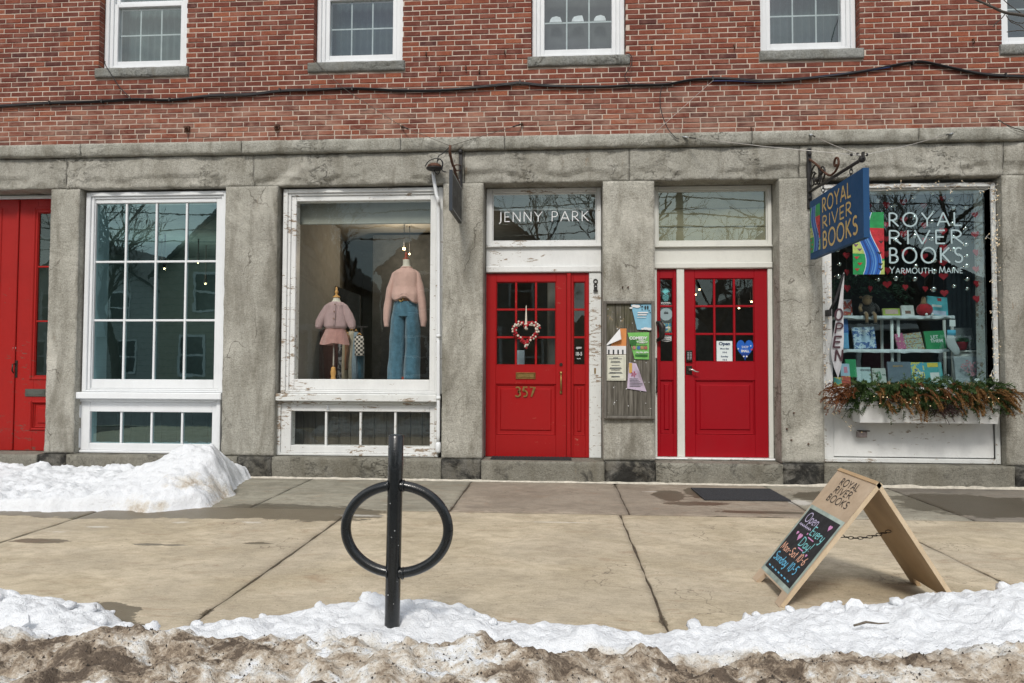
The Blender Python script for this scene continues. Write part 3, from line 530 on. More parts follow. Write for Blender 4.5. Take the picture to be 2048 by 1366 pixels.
while z+CH < ZTOP:
    header = row % 8 == 1; L0 = BL*.5 if header and False else BL
    blocks = []                                       # wall stretches of this course
    cuts = []
    for (a, b, _), (sa, sb) in zip(UW, sillspan):
        if z+CH*.5 > ZS-.125 and z+CH*.5 < ZS: cuts.append((sa, sb))
        elif z+CH*.5 >= ZS-.001 and z < ZWT-.02: cuts.append((a, b))
    x = -8.6
    for a, b in cuts+[(7.4, 7.4)]: blocks.append((x, a)); x = b
    for (a, b) in blocks:
        x = a+ (0 if a > -8.5 else 0); first = True
        off = (BL*.5 if row % 2 else 0)+R.uniform(-.012, .012); k0 = math.floor((a-off)/BL); x = off+k0*BL
        while x < b-.02:
            ln = BL+R.uniform(-.008, .008)
            if row in (1,) and R.random() < .35: ln = BL*.5
            xa, xb = max(x, a), min(x+ln, b)
            if xb-xa < .045 and xb < b: x += ln; continue
            if b-xb < .05: xb = b
            allb.append((xa+JT/2 if xa > a+.001 or a < -8.5 else xa+.001, xb-JT/2 if xb < b-.001 else xb-.001, z+.0055+R.uniform(-.0012, .0012), z+CH-.0055+R.uniform(-.0012, .0012), abs(xa-a) < .002 or abs(xb-b) < .002))
            x = xb if xb >= b else x+ln
    z += CH; row += 1
def vis(bk):
    d = Vector(((bk[0]+bk[1])/2, 0, (bk[2]+bk[3])/2))-CAMLOC; zc = d.dot(_fw); u = d.dot(_rt)/zc*FPX+1024; v = 683-d.dot(_up)/zc*FPX
    return 10 < u < 2038 and v > 4
cand = sorted((i for i, bk in enumerate(allb) if vis(bk) and bk[1]-bk[0] > .17), key=lambda i: ((allb[i][0]+allb[i][1])/2)**2+((allb[i][2]-1.35)**2))
near = set(cand[:300]); rest = MB(); RB = random.Random(5)
for i, bk in enumerate(allb):
    mm = brick_mb(*bk[:4], RB, bk[4])
    if i in near: obj('brick', mm, 'brick', wall, attr='tint', normals=False)
    else: rest.add(mm)
obj('bricks', rest, 'brick', wall, attr='tint', kind='stuff', normals=False)
obj('roof', MB().box(-8.8, 7.6, -.12, 6, ZTOP, ZTOP+.25), 'sill', bld)  # unseen slab added over the wall top to keep daylight out of the rooms

# ---------------------------------------------------------------- windows
def pane(x0, x1, z0, z1, y, mat, parent): return obj('pane', MB().quad((x0, y, z0), (x1, y, z0), (x1, y, z1), (x0, y, z1)), mat, parent, normals=False)
def bars(parent, x0, x1, z0, z1, nx, nz, y0, y1, w, mat, name='muntin'):
    for i in range(1, nx): c = x0+(x1-x0)*i/nx; obj(name, MB().bbox(c-w/2, c+w/2, y0, y1, z0, z1, .004), mat, parent)
    for j in range(1, nz):
        c = z0+(z1-z0)*j/nz
        for i in range(nx):
            a = x0+(x1-x0)*i/nx+(w/2 if i else 0); b = x0+(x1-x0)*(i+1)/nx-(w/2 if i < nx-1 else 0); obj(name, MB().bbox(a+.0005, b-.0005, y0+.0015, y1, c-w/2, c+w/2, .004), mat, parent)
def panes(parent, x0, x1, z0, z1, nx, nz, y, mat):
    for i in range(nx):
        for j in range(nz): pane(x0+(x1-x0)*i/nx, x0+(x1-x0)*(i+1)/nx, z0+(z1-z0)*j/nz, z0+(z1-z0)*(j+1)/nz, y, mat, parent)
curt = [m_fabric('net_curtain', (.085, .125, .125), .5, 26, 'X', .25), m_fabric('teal_curtain', (.06, .09, .095), .5, 30, 'X', .25)]
white_lump = plain('stored_linen', (.75, .78, .80), .9)
for k, ((a, b, _), (sa, sb)) in enumerate(zip(UW, sillspan)):
    stone(sa, sb, ZS-.118, ZS-.002, -.035, .12, 'sill', 'window_sill', .006, .02, .006)
    y0 = .095; cz = ZS+.004
    w = obj('window', MB().ring(a+.004, b-.004, y0, .24, cz, ZWT, .052, .052, .045), 'white', bld)
    obj('casing', MB().ring(a+.056, b-.056, y0+.02, .24, cz+.045, ZWT-.052, .045, .045, .04), 'white', w)
    gx0, gx1, gz0 = a+.101, b-.101, cz+.085; gz1 = ZWT-.097; mid = gz0+.80
    obj('sash', MB().ring(gx0, gx1, y0+.035, .22, gz0, mid, .05, .045, .06), 'white', w)
    obj('sash', MB().ring(gx0, gx1, y0+.07, .24, mid, gz1, .05, .045, .045), 'white', w)
    lx0, lx1, lz0, lz1 = gx0+.05, gx1-.05, gz0+.06, mid-.045
    obj('grille', (lambda q: [q.box(lx0+(lx1-lx0)*i/3-.008, lx0+(lx1-lx0)*i/3+.008, .174, .180, lz0, lz1) for i in (1, 2)] and [q.box(lx0, lx1, .1745, .1795, lz0+(lz1-lz0)*j/2-.008, lz0+(lz1-lz0)*j/2+.008) for j in (1,)] and q)(MB()), plain('grille_white', (.42, .47, .47), .5), w)
    pane(lx0-.005, lx1+.005, lz0-.005, lz1+.005, .165, 'glassu', w); pane(lx0-.005, lx1+.005, mid+.04, gz1-.04, .20, 'glassu', w)
    # behind: net curtain in folds, then a closed box coloured dark as room shade
    cm = MB(); n = 60
    for i in range(n+1):
        x = a-.05+(b-a+.1)*i/n; y = .34+.012*math.sin(i*1.5+k)+.01*noise.noise((x*6, k, 0)); cm.v += [Vector((x, y, ZS-.05)), Vector((x, y+.01, ZWT+.02))]
    for i in range(n): cm.f.append((2*i, 2*i+2, 2*i+3, 2*i+1)); cm.a.append(0); cm.sm.append(True)
    if k in (0, 1, 3): obj('curtain', cm, curt[k % 2], w, normals=False)
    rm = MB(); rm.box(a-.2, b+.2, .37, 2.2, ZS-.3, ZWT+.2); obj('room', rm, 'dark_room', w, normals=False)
    if k == 2:
        for i in range(3):
            for zz in ((lz0-.06, lz0+.40) if k == 2 else (lz0-.05, lz0+.42)):
                lm = MB(); cx = lx0+(lx1-lx0)*(i+.5)/3; lm.poly([(-.075, 0), (.075, 0), (.068, .03), (.055, .065+.01*math.sin(i*3+zz)), (.01, .072), (-.045, .06), (-.066, .03)], (cx, .30, zz), EX, EZ, .05); obj('linen', lm, white_lump, w)
# ================================================================ SHOPFRONT
YW = .09                                              # casing face of the display windows
def shop_window(px, pyt, pys, mat, glassmat, gpx, gpy, nx, nz, sillpx, sillpy, lowpx, lowpy, lgpx, lgpy, smat, left=True):
    x0, x1 = px; z1 = P((gpx[0]+gpx[1])/2, pyt, YW).z; zs1 = P((gpx[0]+gpx[1])/2, sillpy[0], YW-.07).z; zs0 = P((gpx[0]+gpx[1])/2, sillpy[1], YW-.07).z
    gx0, gx1, gz0, gz1 = RX(gpx[0], gpx[1], gpy[0], gpy[1], YW+.05, gpy[0]+5)
    w = obj('window', MB().ring(x0, x1, YW, YBK, zs1, z1, .055, .05, .02, .006), mat, bld)
    obj('casing', MB().ring(x0+.055, x1-.055, YW+.022, YBK, zs1+.02, z1-.05, .035, .03, .02, .006), mat, w)
    a, b, c, d = x0+.09, x1-.09, zs1+.04, z1-.08
    fr = MB(); fr.bbox(a, gx0, YW+.04, .25, c, d, .006); fr.bbox(gx1, b, YW+.04, .25, c, d, .006); fr.bbox(gx0, gx1, YW+.0415, .25, gz1, d, .006); fr.bbox(gx0, gx1, YW+.0415, .25, c, gz0, .006); obj('sash', fr, mat, w)
    panes(w, gx0, gx1, gz0, gz1, nx, nz, YW+.075, glassmat)
    if nx > 1: bars(w, gx0, gx1, gz0, gz1, nx, nz, YW+.055, YW+.095, .026, mat)
    sx0, sx1 = P(sillpx[0], sillpy[0], YW-.06).x, P(sillpx[1], sillpy[0], YW-.06).x
    sl_ = MB().bbox(sx0, sx1, YW-.065, YBK, zs0, zs1-.002, .010); obj('sill', sl_, smat, w)
    lx0, lx1, lz0, lz1 = RX(lgpx[0], lgpx[1], lgpy[0], lgpy[1], YW+.05, lgpy[0])
    bx0, bx1 = P(lowpx[0], lowpy[0], YW).x, P(lowpx[1], lowpy[0], YW).x
    b_ = obj('window', MB().ring(bx0, bx1, YW+.003, YBK, ZPL+.002, zs0-.002, .05, .035, .03, .006), smat, bld)
    f2 = MB(); f2.bbox(bx0+.05, lx0, YW+.03, .25, ZPL+.032, zs0-.037, .006); f2.bbox(lx1, bx1-.05, YW+.03, .25, ZPL+.032, zs0-.037, .006); f2.bbox(lx0, lx1, YW+.0315, .25, lz1, zs0-.037, .006); f2.bbox(lx0, lx1, YW+.0315, .25, ZPL+.032, lz0, .006); obj('sash', f2, mat, b_)
    panes(b_, lx0, lx1, lz0, lz1, 4, 1, YW+.07, glassmat); bars(b_, lx0, lx1, lz0, lz1, 4, 1, YW+.05, YW+.09, .026, mat)
    return w, b_, (gx0, gx1, gz0, gz1), (lx0, lx1, lz0, lz1)
ww1, wl1, G1, L1 = shop_window((XO['w1l']+.02, XO['w1r']-.012), 383, 785, 'white', 'glassd', (193, 434), (406, 759), 4, 3, (145, 442), (785, 799), (151, 440.5), (802, 910), (182, 425.7), (824, 887), 'white')
ww2, wl2, G2, L2 = shop_window((XO['w2l']+.03, XO['w2r']-.012), 376, 788, 'whitep', 'glassj', (593.7, 861.5), (401.5, 759), 1, 1, (550, 873.5), (788, 803.6), (552.6, 877), (805, 916), (583.5, 860.5), (823, 892), 'whitepp')
# --- bookshop window
x0, x1 = XO['w3l']+.006, XO['w3r']-.006; z1 = P(1850, 366, YW).z; zb = ZPL+.004; zp = P(1850, 815, YW).z
gx0, gx1, gz0, gz1 = RX(1662, 1981, 380, 775, YW+.05, 560)
ww3 = obj('window', MB().ring(x0, x1, YW, YBK, zb, z1, .05, .05, .05, .006), 'whitepp', bld)
fr = MB(); fr.bbox(x0+.05, gx0, YW+.025, .25, zb+.05, z1-.05, .006); fr.bbox(gx1, x1-.05, YW+.025, .25, zb+.05, z1-.05, .006); fr.bbox(gx0, gx1, YW+.0265, .25, gz1, z1-.05, .006); fr.bbox(gx0, gx1, YW+.0265, .25, zp, gz0, .006); obj('sash', fr, 'whitep', ww3)
obj('apron_panel', MB().bbox(gx0+.002, gx1-.002, YW+.04, .25, zb+.06, zp-.002, .006), 'whitep', ww3)
obj('apron_mould', MB().bbox(gx0, gx1, YW+.0, .2, zp-.05, zp+.0, .012), 'whitep', ww3)
G3 = (gx0, gx1, gz0, gz1); pane(gx0, gx1, gz0, gz1, YW+.075, 'glassj' if False else 'glass', ww3)

# ---------------------------------------------------------------- doors
YD = .26
def leaf(parent_name, X0, X1, Z0, Z1, gx, gz, nx, nz, pan, mat, yf, gmat='glassdoor', thick=.045, munt=.026, mould=.018):
    d = MB(); g0, g1 = gx; h0, h1 = gz
    d.bbox(X0, g0, yf, yf+thick, Z0, Z1, .004); d.bbox(g1, X1, yf, yf+thick, Z0, Z1, .004); d.bbox(g0, g1, yf+.0005, yf+thick, h1, Z1, .003)
    p0, p1, q0, q1 = pan; d.bbox(g0, g1, yf+.0005, yf+thick, q1, h0, .003); d.bbox(g0, g1, yf+.0005, yf+thick, Z0, q0, .003)
    o = obj(parent_name, d, mat, bld)
    obj('panel', MB().ring(g0, g1, yf+.006, yf+.03, q0, q1, mould, None, None, .012).bbox(g0+mould, g1-mould, yf+.020, yf+.03, q0+mould, q1-mould, .001).bbox(g0+mould+.035, g1-mould-.035, yf+.008, yf+.021, q0+mould+.035, q1-mould-.035, .012), mat, o)
    panes(o, g0, g1, h0, h1, nx, nz, yf+.028, gmat); bars(o, g0, g1, h0, h1, nx, nz, yf+.008, yf+.036, munt, mat)
    obj('glazing_bead', MB().ring(g0, g1, yf+.007, yf+.034, h0, h1, .010, None, None, .006), mat, o)
    return o
def transom(X0, X1, zt, gpx, gpy, zlow, mat, gmat, zpan):
    g0, g1, h0, h1 = RX(*gpx, *gpy, YD+.03, gpy[0]); zfl = P((gpx[0]+gpx[1])/2, gpy[1]+8, YD).z
    w = obj('transom_window', MB().bbox(X0, g0, YD, YD+.14, zfl, zt, .006).bbox(g1, X1, YD, YD+.14, zfl, zt, .006).bbox(g0, g1, YD+.0015, YD+.14, h1, zt, .006).bbox(g0, g1, YD+.0015, YD+.14, zfl, h0, .006), mat, bld)
    obj('bead', MB().ring(g0, g1, YD+.02, YD+.05, h0, h1, .014, None, None, .006), mat, w); pane(g0, g1, h0, h1, YD+.04, gmat, w)
    obj('sill', MB().bbox(X0, X1, YD-.03, YD+.14, zfl-.022, zfl-.001, .008), mat, w)
    obj('head_panel', MB().bbox(X0, X1, YD+.012, YD+.14, zpan, zfl-.023, .004), mat, w)
    obj('drip_mould', MB().bbox(X0, X1, YD-.022, YD+.14, zlow, zpan-.001, .010), mat, w)
    return w, (g0, g1, h0, h1)
# door 357
dx0, dx1 = XO['d1l']+.004, XO['d1r']-.004; zdt = P(1090, 545, YD).z; zb = ZST+.004
tr1, T1 = transom(dx0, dx1, ZLI-.003, (985, 1193), (386, 483), zdt, 'whitep', 'glass2', P(1090, 532, YD).z)
def r1(*a, y=YD+.02): return RX(*a, y)
X0, X1 = P(972, 640, YD+.02).x, P(1133, 640, YD+.02).x
gl = RX(992.4, 1112, 564, 730.4, YD+.04); pl = RX(992, 1111, 768, 870, YD+.04)
door1 = leaf('door', X0, X1, zb, zdt-.006, gl[:2], gl[2:], 3, 3, pl, 'redo', YD+.02); tag(door1, 'worn red half-glazed door with the number 357')
s0, s1 = P(1142.5, 640, YD+.02).x, P(1178, 640, YD+.02).x; sg = RX(1146.5, 1170.5, 564, 730.4, YD+.04)
obj('astragal', MB().bbox(X1+.002, s0-.002, YD-.004, YD+.05, zb, zdt-.006, .008), 'redo', bld)
side1 = leaf('sidelight', s0, s1, zb, zdt-.006, sg[:2], sg[2:], 1, 3, (sg[0], sg[1], pl[2], pl[3]), 'redo', YD+.02, mould=.012)
obj('jamb', MB().bbox(s1+.001, dx1, YD, YD+.14, zb, zdt-.001, .006), 'whitepp', bld); obj('jamb', MB().bbox(dx0, X0-.001, YD+.01, YD+.14, zb, zdt-.001, .004), 'whitep', bld)
ms = RX(1031.6, 1071, 745, 758, YD+.02)
ml = obj('mail_slot', MB().ring(ms[0], ms[1], YD+.008, YD+.021, ms[2], ms[3], .013, None, None, .004), 'brass', door1)
obj('flap', MB().bbox(ms[0]+.013, ms[1]-.013, YD+.012, YD+.021, ms[2]+.013, ms[3]-.013, .006), 'brass', ml)
hn = P(1030.5, 793, YD+.02); letters('357', hn, EX, EZ, P(1050, 774, YD).z-hn.z, .16, 'brass', door1, 'house_number', gap=.16, fit=P(1070, 790, YD+.02).x-hn.x, d0=.006)
hp = P(1122, 767, YD+.02); m = MB(); m.sweep([hp+Vector((0, 0, .12)), hp+Vector((0, -.012, .115)), hp+Vector((0, -.045, .08)), hp+Vector((0, -.055, .0)), hp+Vector((0, -.04, -.075)), hp+Vector((0, -.008, -.095))], [.006, .008, .009, .012, .009, .007], n=8, up=(1, 0, 0)); m.lathe(hp+Vector((0, -.002, .125)), [(.001, -.02), (.016, -.018), (.018, .0), (.016, .018), (.001, .02)], 10); m.lathe(hp+Vector((0, -.002, -.105)), [(.001, -.025), (.014, -.02), (.017, .0), (.012, .02), (.001, .022)], 10); obj('handle', m, 'brass', door1)
m = MB(); c = P(1122, 729, YD+.02); m.sweep([c, c+Vector((0, -.012, 0))], [.021, .017], n=14); obj('lock', m, 'bronze', door1)
# bottle opener screwed to the white jamb
bo = P(1191, 572, YD); m = MB()
for dz, r in ((.055, .022), (.0, .017)):
    m.sweep([bo+Vector((math.cos(t)*r, -.008, dz+math.sin(t)*r*1.15)) for t in [2*math.pi*i/14 for i in range(15)]], .007, n=6, up=(0, 1, 0))
m.box(bo.x-.02, bo.x+.02, bo.y-.02, bo.y-.002, bo.z-.06, bo.z-.025); m.box(bo.x-.026, bo.x+.026, bo.y-.026, bo.y-.012, bo.z-.07, bo.z-.05)
obj('bottle_opener', m, 'iron', label='black iron bottle opener screwed to the white door jamb beside the notice board', cat='bottle opener')
o = P(1190, 741, YD); obj('latch_plate', MB().bbox(o.x-.01, o.x+.01, YD-.002, YD+.004, o.z-.04, o.z+.03, .001), 'brass', bld)
# door of the bookshop
ex0, ex1 = XO['d2l']+.004, XO['d2r']-.004; zdt2 = P(1430, 537, YD).z; zb2 = ZST+.03
tr2, T2 = transom(ex0, ex1, ZLI-.003, (1315, 1533.5), (381, 483), zdt2, 'cream', 'glass2', P(1430, 525, YD).z)
obj('threshold', MB().bbox(ex0, ex1, YD-.06, YD+.14, ZST+.002, zb2-.003, .010), 'whitep', bld)
X0, X1 = P(1368.5, 640, YD+.02).x, P(1535, 640, YD+.02).x; gl2 = RX(1389, 1508, 557, 724, YD+.04); pl2 = RX(1394.6, 1508, 760.5, 869, YD+.04)
door2 = leaf('door', X0, X1, zb2, zdt2-.004, gl2[:2], gl2[2:], 3, 3, (gl2[0], gl2[1], pl2[2], pl2[3]), 'redd', YD+.02); tag(door2, 'deep red half-glazed door with keypad lock and opening hours')
s0, s1 = P(1313.5, 640, YD+.02).x, P(1353, 640, YD+.02).x; sg2 = RX(1319, 1346, 557, 724, YD+.04)
side2 = leaf('sidelight', s0, s1, zb2, zdt2-.004, sg2[:2], sg2[2:], 1, 3, (sg2[0], sg2[1], pl2[2], pl2[3]), 'redd', YD+.02, mould=.012)
obj('mullion', MB().bbox(s1+.001, X0-.002, YD-.004, YD+.12, zb2-.002, zdt2-.001, .006), 'cream', bld); obj('jamb', MB().bbox(X1+.002, ex1, YD-.002, YD+.12, zb2-.002, zdt2-.001, .006), 'cream', bld); obj('jamb', MB().bbox(ex0, s0-.001, YD, YD+.12, zb2-.002, zdt2-.001, .003), 'cream', bld)
c = P(1378, 713, YD+.02); obj('keypad_lock', MB().bbox(c.x-.037, c.x+.037, c.y-.032, c.y+.003, c.z-.068, c.z+.072, .016), 'bronze', door2)
kb = MB()
for i in range(2):
    for j in range(5): kb.bbox(c.x-.026+i*.03, c.x-.004+i*.03, c.y-.036, c.y-.030, c.z-.035+j*.018, c.z-.024+j*.018, .002)
obj('keys', kb, plain('key_grey', (.30, .31, .32), .4), door2)
c = P(1378, 741, YD+.02); obj('lever_plate', MB().bbox(c.x-.036, c.x+.036, c.y-.014, c.y+.003, c.z-.05, c.z+.055, .012), 'bronze', door2)
m = MB(); m.sweep([c+Vector((0, -.01, .01)), c+Vector((.004, -.055, .012)), c+Vector((.03, -.062, .010)), c+Vector((.065, -.06, -.012)), c+Vector((.105, -.058, -.016))], [.017, .012, .008, .008, .006], [.017, .012, .011, .01, .006], n=8); obj('lever_handle', m, 'steel', door2)
# opening-hours card and stickers on the glass
yg = YD+.02+.028
card = plain('paper_card', (.70, .77, .77), .7, .05); navy = plain('navy_ink', (.02, .045, .11), .6, .1); wht = plain('white_vinyl', (.75, .77, .76), .6, .05)
a, b, c0, c1 = RX(1433, 1464.5, 682, 723, yg); cd_ = obj('hours_card', MB().box(a, b, yg-.006, yg-.003, c0, c1), card, door2)
for t, f, s, bo_ in (('Open', .86, .052, .0022), ('Mon-Sat', .62, .027, .0009), ('10-6', .44, .027, .0009), ('Sunday', .24, .027, .0009), ('10-5', .08, .027, .0009)): txt(t, ((a+b)/2, yg-.006, c0+(c1-c0)*f), EX, EZ, s, navy, cd_, bold=bo_, sx=1.12)
a, b, c0, c1 = RX(1473, 1506.5, 680, 722, yg); hb = plain('sticker_blue', (.01, .11, .48), .4, .08); hd = plain('sticker_deep_blue', (.008, .045, .25), .4, .1)
hs = obj('heart_sticker', MB().poly(heart_pts(b-a, c1-c0), ((a+b)/2, yg-.003, (c0+c1)/2), EX, EZ, .002), hb, door2)
txt('SHOP', ((a+b)/2, yg-.005, c0+(c1-c0)*.66), EX, EZ, .040, wht, hs, sx=.8); txt('SMALL', ((a+b)/2, yg-.005, c0+(c1-c0)*.47), EX, EZ, .040, wht, hs, bold=.0014, sx=.8)
obj('sticker_band', MB().poly([(x, y) for x, y in heart_pts(b-a, c1-c0, 56) if y < -.10*(c1-c0)], ((a+b)/2, yg-.005, (c0+c1)/2), EX, EZ, .0012), hd, hs)
for fx, fz, mt, rr in ((.84, .72, plain('sticker_pale', (.5, .6, .75), .5), .009), (.90, .55, plain('sticker_red', (.5, .04, .1), .5), .011), (.10, .58, plain('sticker_pale', (.5, .6, .75), .5), .009), (.42, .22, wht, .009), (.6, .22, wht, .010)): obj('dot', MB().poly(arc(0, 0, rr, rr, 0, 330, 11), (a+(b-a)*fx, yg-.0065, c0+(c1-c0)*fz), EX, EZ, .001), mt, hs)
yg2 = yg; tq = plain('turquoise_vinyl', (.16, .56, .58), .5, .1)
c = P(1331.5, 596-5, yg2); pm = MB()
pm.poly(arc(0, -.02, .038, .052, 0, 345, 23), c+Vector((0, -.003, .0)), EX, EZ, .0015)
for k in range(9): t = rad(20+17.5*k); pm.poly([(-.011*math.sin(t), .011*math.cos(t)+.026), (math.cos(t)*.058, math.sin(t)*.062+.032), (.011*math.sin(t), -.011*math.cos(t)+.026)], c+Vector((0, -.0042-.0004*k, 0)), EX, EZ, .0006)
ps = obj('pineapple_sticker', pm, tq, side2); dk = plain('sticker_black', (.015, .02, .022), .5)
hm = MB()
for k in range(-2, 3): hm.stroke([(-.036+.0, -.02+k*.021-.018), (.036, -.02+k*.021+.018)], c+Vector((0, -.0058, 0)), EX, EZ, .0045); hm.stroke([(-.036, -.02+k*.021+.018), (.036, -.02+k*.021-.018)], c+Vector((0, -.0064, 0)), EX, EZ, .0045)
obj('pineapple_hatch', hm, dk, ps, normals=False)
txt('puravida', P(1331.5, 605.5, yg2-.003), EX, EZ, .030, wht, ps, bold=.0008, sx=1.05); txt('CAFE & TREATS', P(1331.5, 609.5, yg2-.003), EX, EZ, .011, wht, ps)
c = P(1332, 628.5, yg2); ds = obj('round_sticker', MB().poly(arc(0, 0, .076, .076, 0, 350, 35), c+Vector((0, -.003, 0)), EX, EZ, .0015), plain('sticker_grey', (.30, .40, .42), .5, .06), side2)
em = MB()
for dx, h in ((-.02, .018), (-.009, .026), (.002, .02), (.013, .024), (.022, .014)): em.box(c.x+dx-.004, c.x+dx+.004, c.y-.006, c.y-.0048, c.z+.008, c.z+.008+h)
em.box(c.x-.026, c.x+.026, c.y-.0064, c.y-.005, c.z+.004, c.z+.009); obj('emblem', em, dk, ds)
c = P(1334, 655, yg2); bs = obj('square_sticker', MB().box(c.x-.042, c.x+.042, c.y-.004, c.y-.002, c.z-.05, c.z+.05), m_patch('sticker_mix', [(.02, .12, .25), (.03, .2, .33), (.35, .4, .2), (.5, .3, .15)], 26), side2); txt('maine', c+Vector((0, -.005, .0)), EX, EZ, .03, wht, bs, bold=.001)
c = P(1333, 677, yg2); ws = obj('logo_sticker', MB().poly([(-.056, -.028), (-.03, -.034), (0, -.04), (.03, -.034), (.056, -.028), (.056, .03), (.0, .034), (-.056, .03)], c+Vector((0, -.003, 0)), EX, EZ, .0015), wht, side2)
obj('field', MB().poly([(-.05, -.024), (0, -.034), (.05, -.024), (.05, .026), (0, .029), (-.05, .026)], c+Vector((0, -.005, 0)), EX, EZ, .0008), dk, ws); txt('DAWN', c+Vector((0, -.006, .010)), EX, EZ, .029, wht, ws, bold=.0012, sx=1.1); txt('FROZEN', c+Vector((0, -.006, -.013)), EX, EZ, .024, wht, ws, bold=.0008)
# a black pull handle and hood of the side door's hardware
m = MB(); c = P(1319, 655, YD); m.sweep([c+Vector((-.03, -.01, .06)), c+Vector((0, -.05, .05)), c+Vector((.025, -.06, .0)), c+Vector((.02, -.05, -.12)), c+Vector((-.03, -.02, -.16))], [.02, .035, .04, .035, .02], [.02, .03, .04, .03, .02], n=8); obj('doorbell_hood', m, 'iron', bld)
m = MB(); c = P(1313, 750, YD-.02); m.sweep([c+Vector((0, .03, .2)), c+Vector((0, -.02, .19)), c+Vector((0, -.03, 0)), c+Vector((0, -.02, -.2)), c+Vector((0, .03, -.21))], .009, n=6, up=(1, 0, 0)); obj('pull_bar', m, 'iron', bld)
# lettering on the first transom, hours on its sidelight
ltw = plain('white_lettering', (.82, .84, .84), .5, .03)
o = P(996, 444, YD+.036); letters('JENNY PARK', o, EX, EZ, P(1080, 423.5, YD).z-P(1080, 443.5, YD).z, .085, ltw, tr1, gap=.24, fit=P(1177, 440, YD+.036).x-o.x, d0=.003)
yq = YD+.02+.026
for t, py, s in (('open', 695, .045), ('10-5', 708, .062), ('every day', 717, .016)): txt(t, P(1157.5, py, yq), EX, EZ, s, ltw, side1, bold=.0006, sx=.75, shear=.2 if t == 'open' else 0)
# left double door
qx1 = XO['d0r']; yD0 = YD+.02; zd = P(50, 398, yD0).z
obj('door_head', MB().bbox(XO['d0l'], qx1, YD, YD+.14, zd, ZLI-.003, .01), 'white', bld)
def d0leaf(x0, x1, flip):
    W_ = x1-x0
    g0, g1 = (x0+W_*.33, x1-W_*.20) if not flip else (x0+W_*.20, x1-W_*.33)
    gz0, gz1 = P(70, 752, yD0).z, P(70, 425, yD0).z; q0, q1 = P(70, 856, yD0).z, P(70, 806, yD0).z
    o = leaf('door', x0, x1, ZST+.004, zd-.004, (g0, g1), (gz0, gz1), 1, 3, (g0, g1, q0, q1), 'redl', yD0, mould=.02, munt=.022)
    obj('raised_mould', MB().ring(g0-.055, g1+.055, yD0-.012, yD0+.002, gz0-.05, gz1+.06, .03, None, None, .008), 'redl', o)
    obj('raised_mould', MB().ring(g0-.04, g1+.04, yD0-.016, yD0+.002, q0-.03, q1+.03, .03, None, None, .010), 'redl', o); return o
xs = P(33, 640, yD0).x
dl = d0leaf(xs+.006, qx1+.12, False); d0leaf(xs-.86, xs-.004, True)
obj('astragal', MB().bbox(xs-.022, xs+.004, yD0-.018, yD0-.001, ZST+.01, zd-.01, .006), 'redl', bld)
c = P(30, 738, yD0-.01); hm = MB(); hm.bbox(c.x-.028, c.x+.028, yD0-.008, yD0-.0005, c.z-.11, c.z+.11, .004); hm.sweep([c+Vector((0, .0, .07)), c+Vector((0, -.04, .06)), c+Vector((0, -.045, -.02)), c+Vector((0, -.02, -.055))], [.007, .008, .010, .006], n=7, up=(1, 0, 0)); obj('handle', hm, 'bronze', dl)
c = P(30, 696, yD0); obj('lock', MB().sweep([c, c+Vector((0, -.012, 0))], [.022, .018], n=14), 'steel', dl)
a, b, c0, c1 = RX(51, 92, 778, 793, yD0); obj('mail_slot', MB().bbox(a, b, yD0-.012, yD0, c0, c1, .004).bbox(a+.02, b-.012, yD0-.017, yD0-.011, c0+.02, c1-.018, .004), plain('slot_grey', (.12, .13, .11), .5, .2, metal=.5), dl)

# ---------------------------------------------------------------- rooms behind the glass
def room(x0, x1, z0, z1, y1, wm, name):
    m = MB(); y0 = YBK+.0
    m.quad((x0, y1, z0), (x1, y1, z0), (x1, y1, z1), (x0, y1, z1)); m.quad((x0, y0, z0), (x0, y1, z0), (x0, y1, z1), (x0, y0, z1)); m.quad((x1, y0, z0), (x1, y1, z0), (x1, y1, z1), (x1, y0, z1)); m.quad((x0, y0, z1), (x1, y0, z1), (x1, y1, z1), (x0, y1, z1))
    structure(name+'_walls', m, wm, normals=False); structure(name+'_floor', MB().quad((x0, YBK, z0), (x1, YBK, z0), (x1, y1, z0), (x0, y1, z0)), 'floor_room', normals=False)
xm1 = (XO['w1r']+XO['w2l'])/2; xm2 = (XO['d1r']+XO['d2l'])/2
room(-8.5, xm1-.05, .2, 3.45, 5.0, plain('room_teal_lit', (.16, .25, .27), .85, .1), 'left_shop')  # teal light of the interior put into the wall colour
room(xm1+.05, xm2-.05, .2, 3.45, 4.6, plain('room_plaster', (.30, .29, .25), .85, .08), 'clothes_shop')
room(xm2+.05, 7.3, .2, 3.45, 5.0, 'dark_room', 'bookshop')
bulbm = plain('lit_bulb', (1, .8, .5), .3, .02, emis=(1, .68, .32), estr=6)
def spot(px, py, y, label, r=.015):
    c = P(px, py, y); t = thing('ceiling_spotlight', label, 'spotlight', c)
    pl_ = bpy.data.lights.new('spot_lamp', 'POINT'); pl_.energy = 7; pl_.color = (1, .8, .6); pl_.shadow_soft_size = .05; po = bpy.data.objects.new('lamp_light', pl_); COL.objects.link(po); po.parent = t; po.location = (0, 0, -.06)
    obj('lamp', MB().ball(c, r, 8), bulbm, t); obj('housing', MB().lathe(c+Vector((0, 0, .01)), [(.03, .0), (r*1.5, .01), (r*1.5, .13), (.02, .15)], 10), 'dark_room', t); obj('stem', MB().box(c.x-.008, c.x+.008, c.y-.008, c.y+.008, c.z+.15, 3.44), 'dark_room', t)
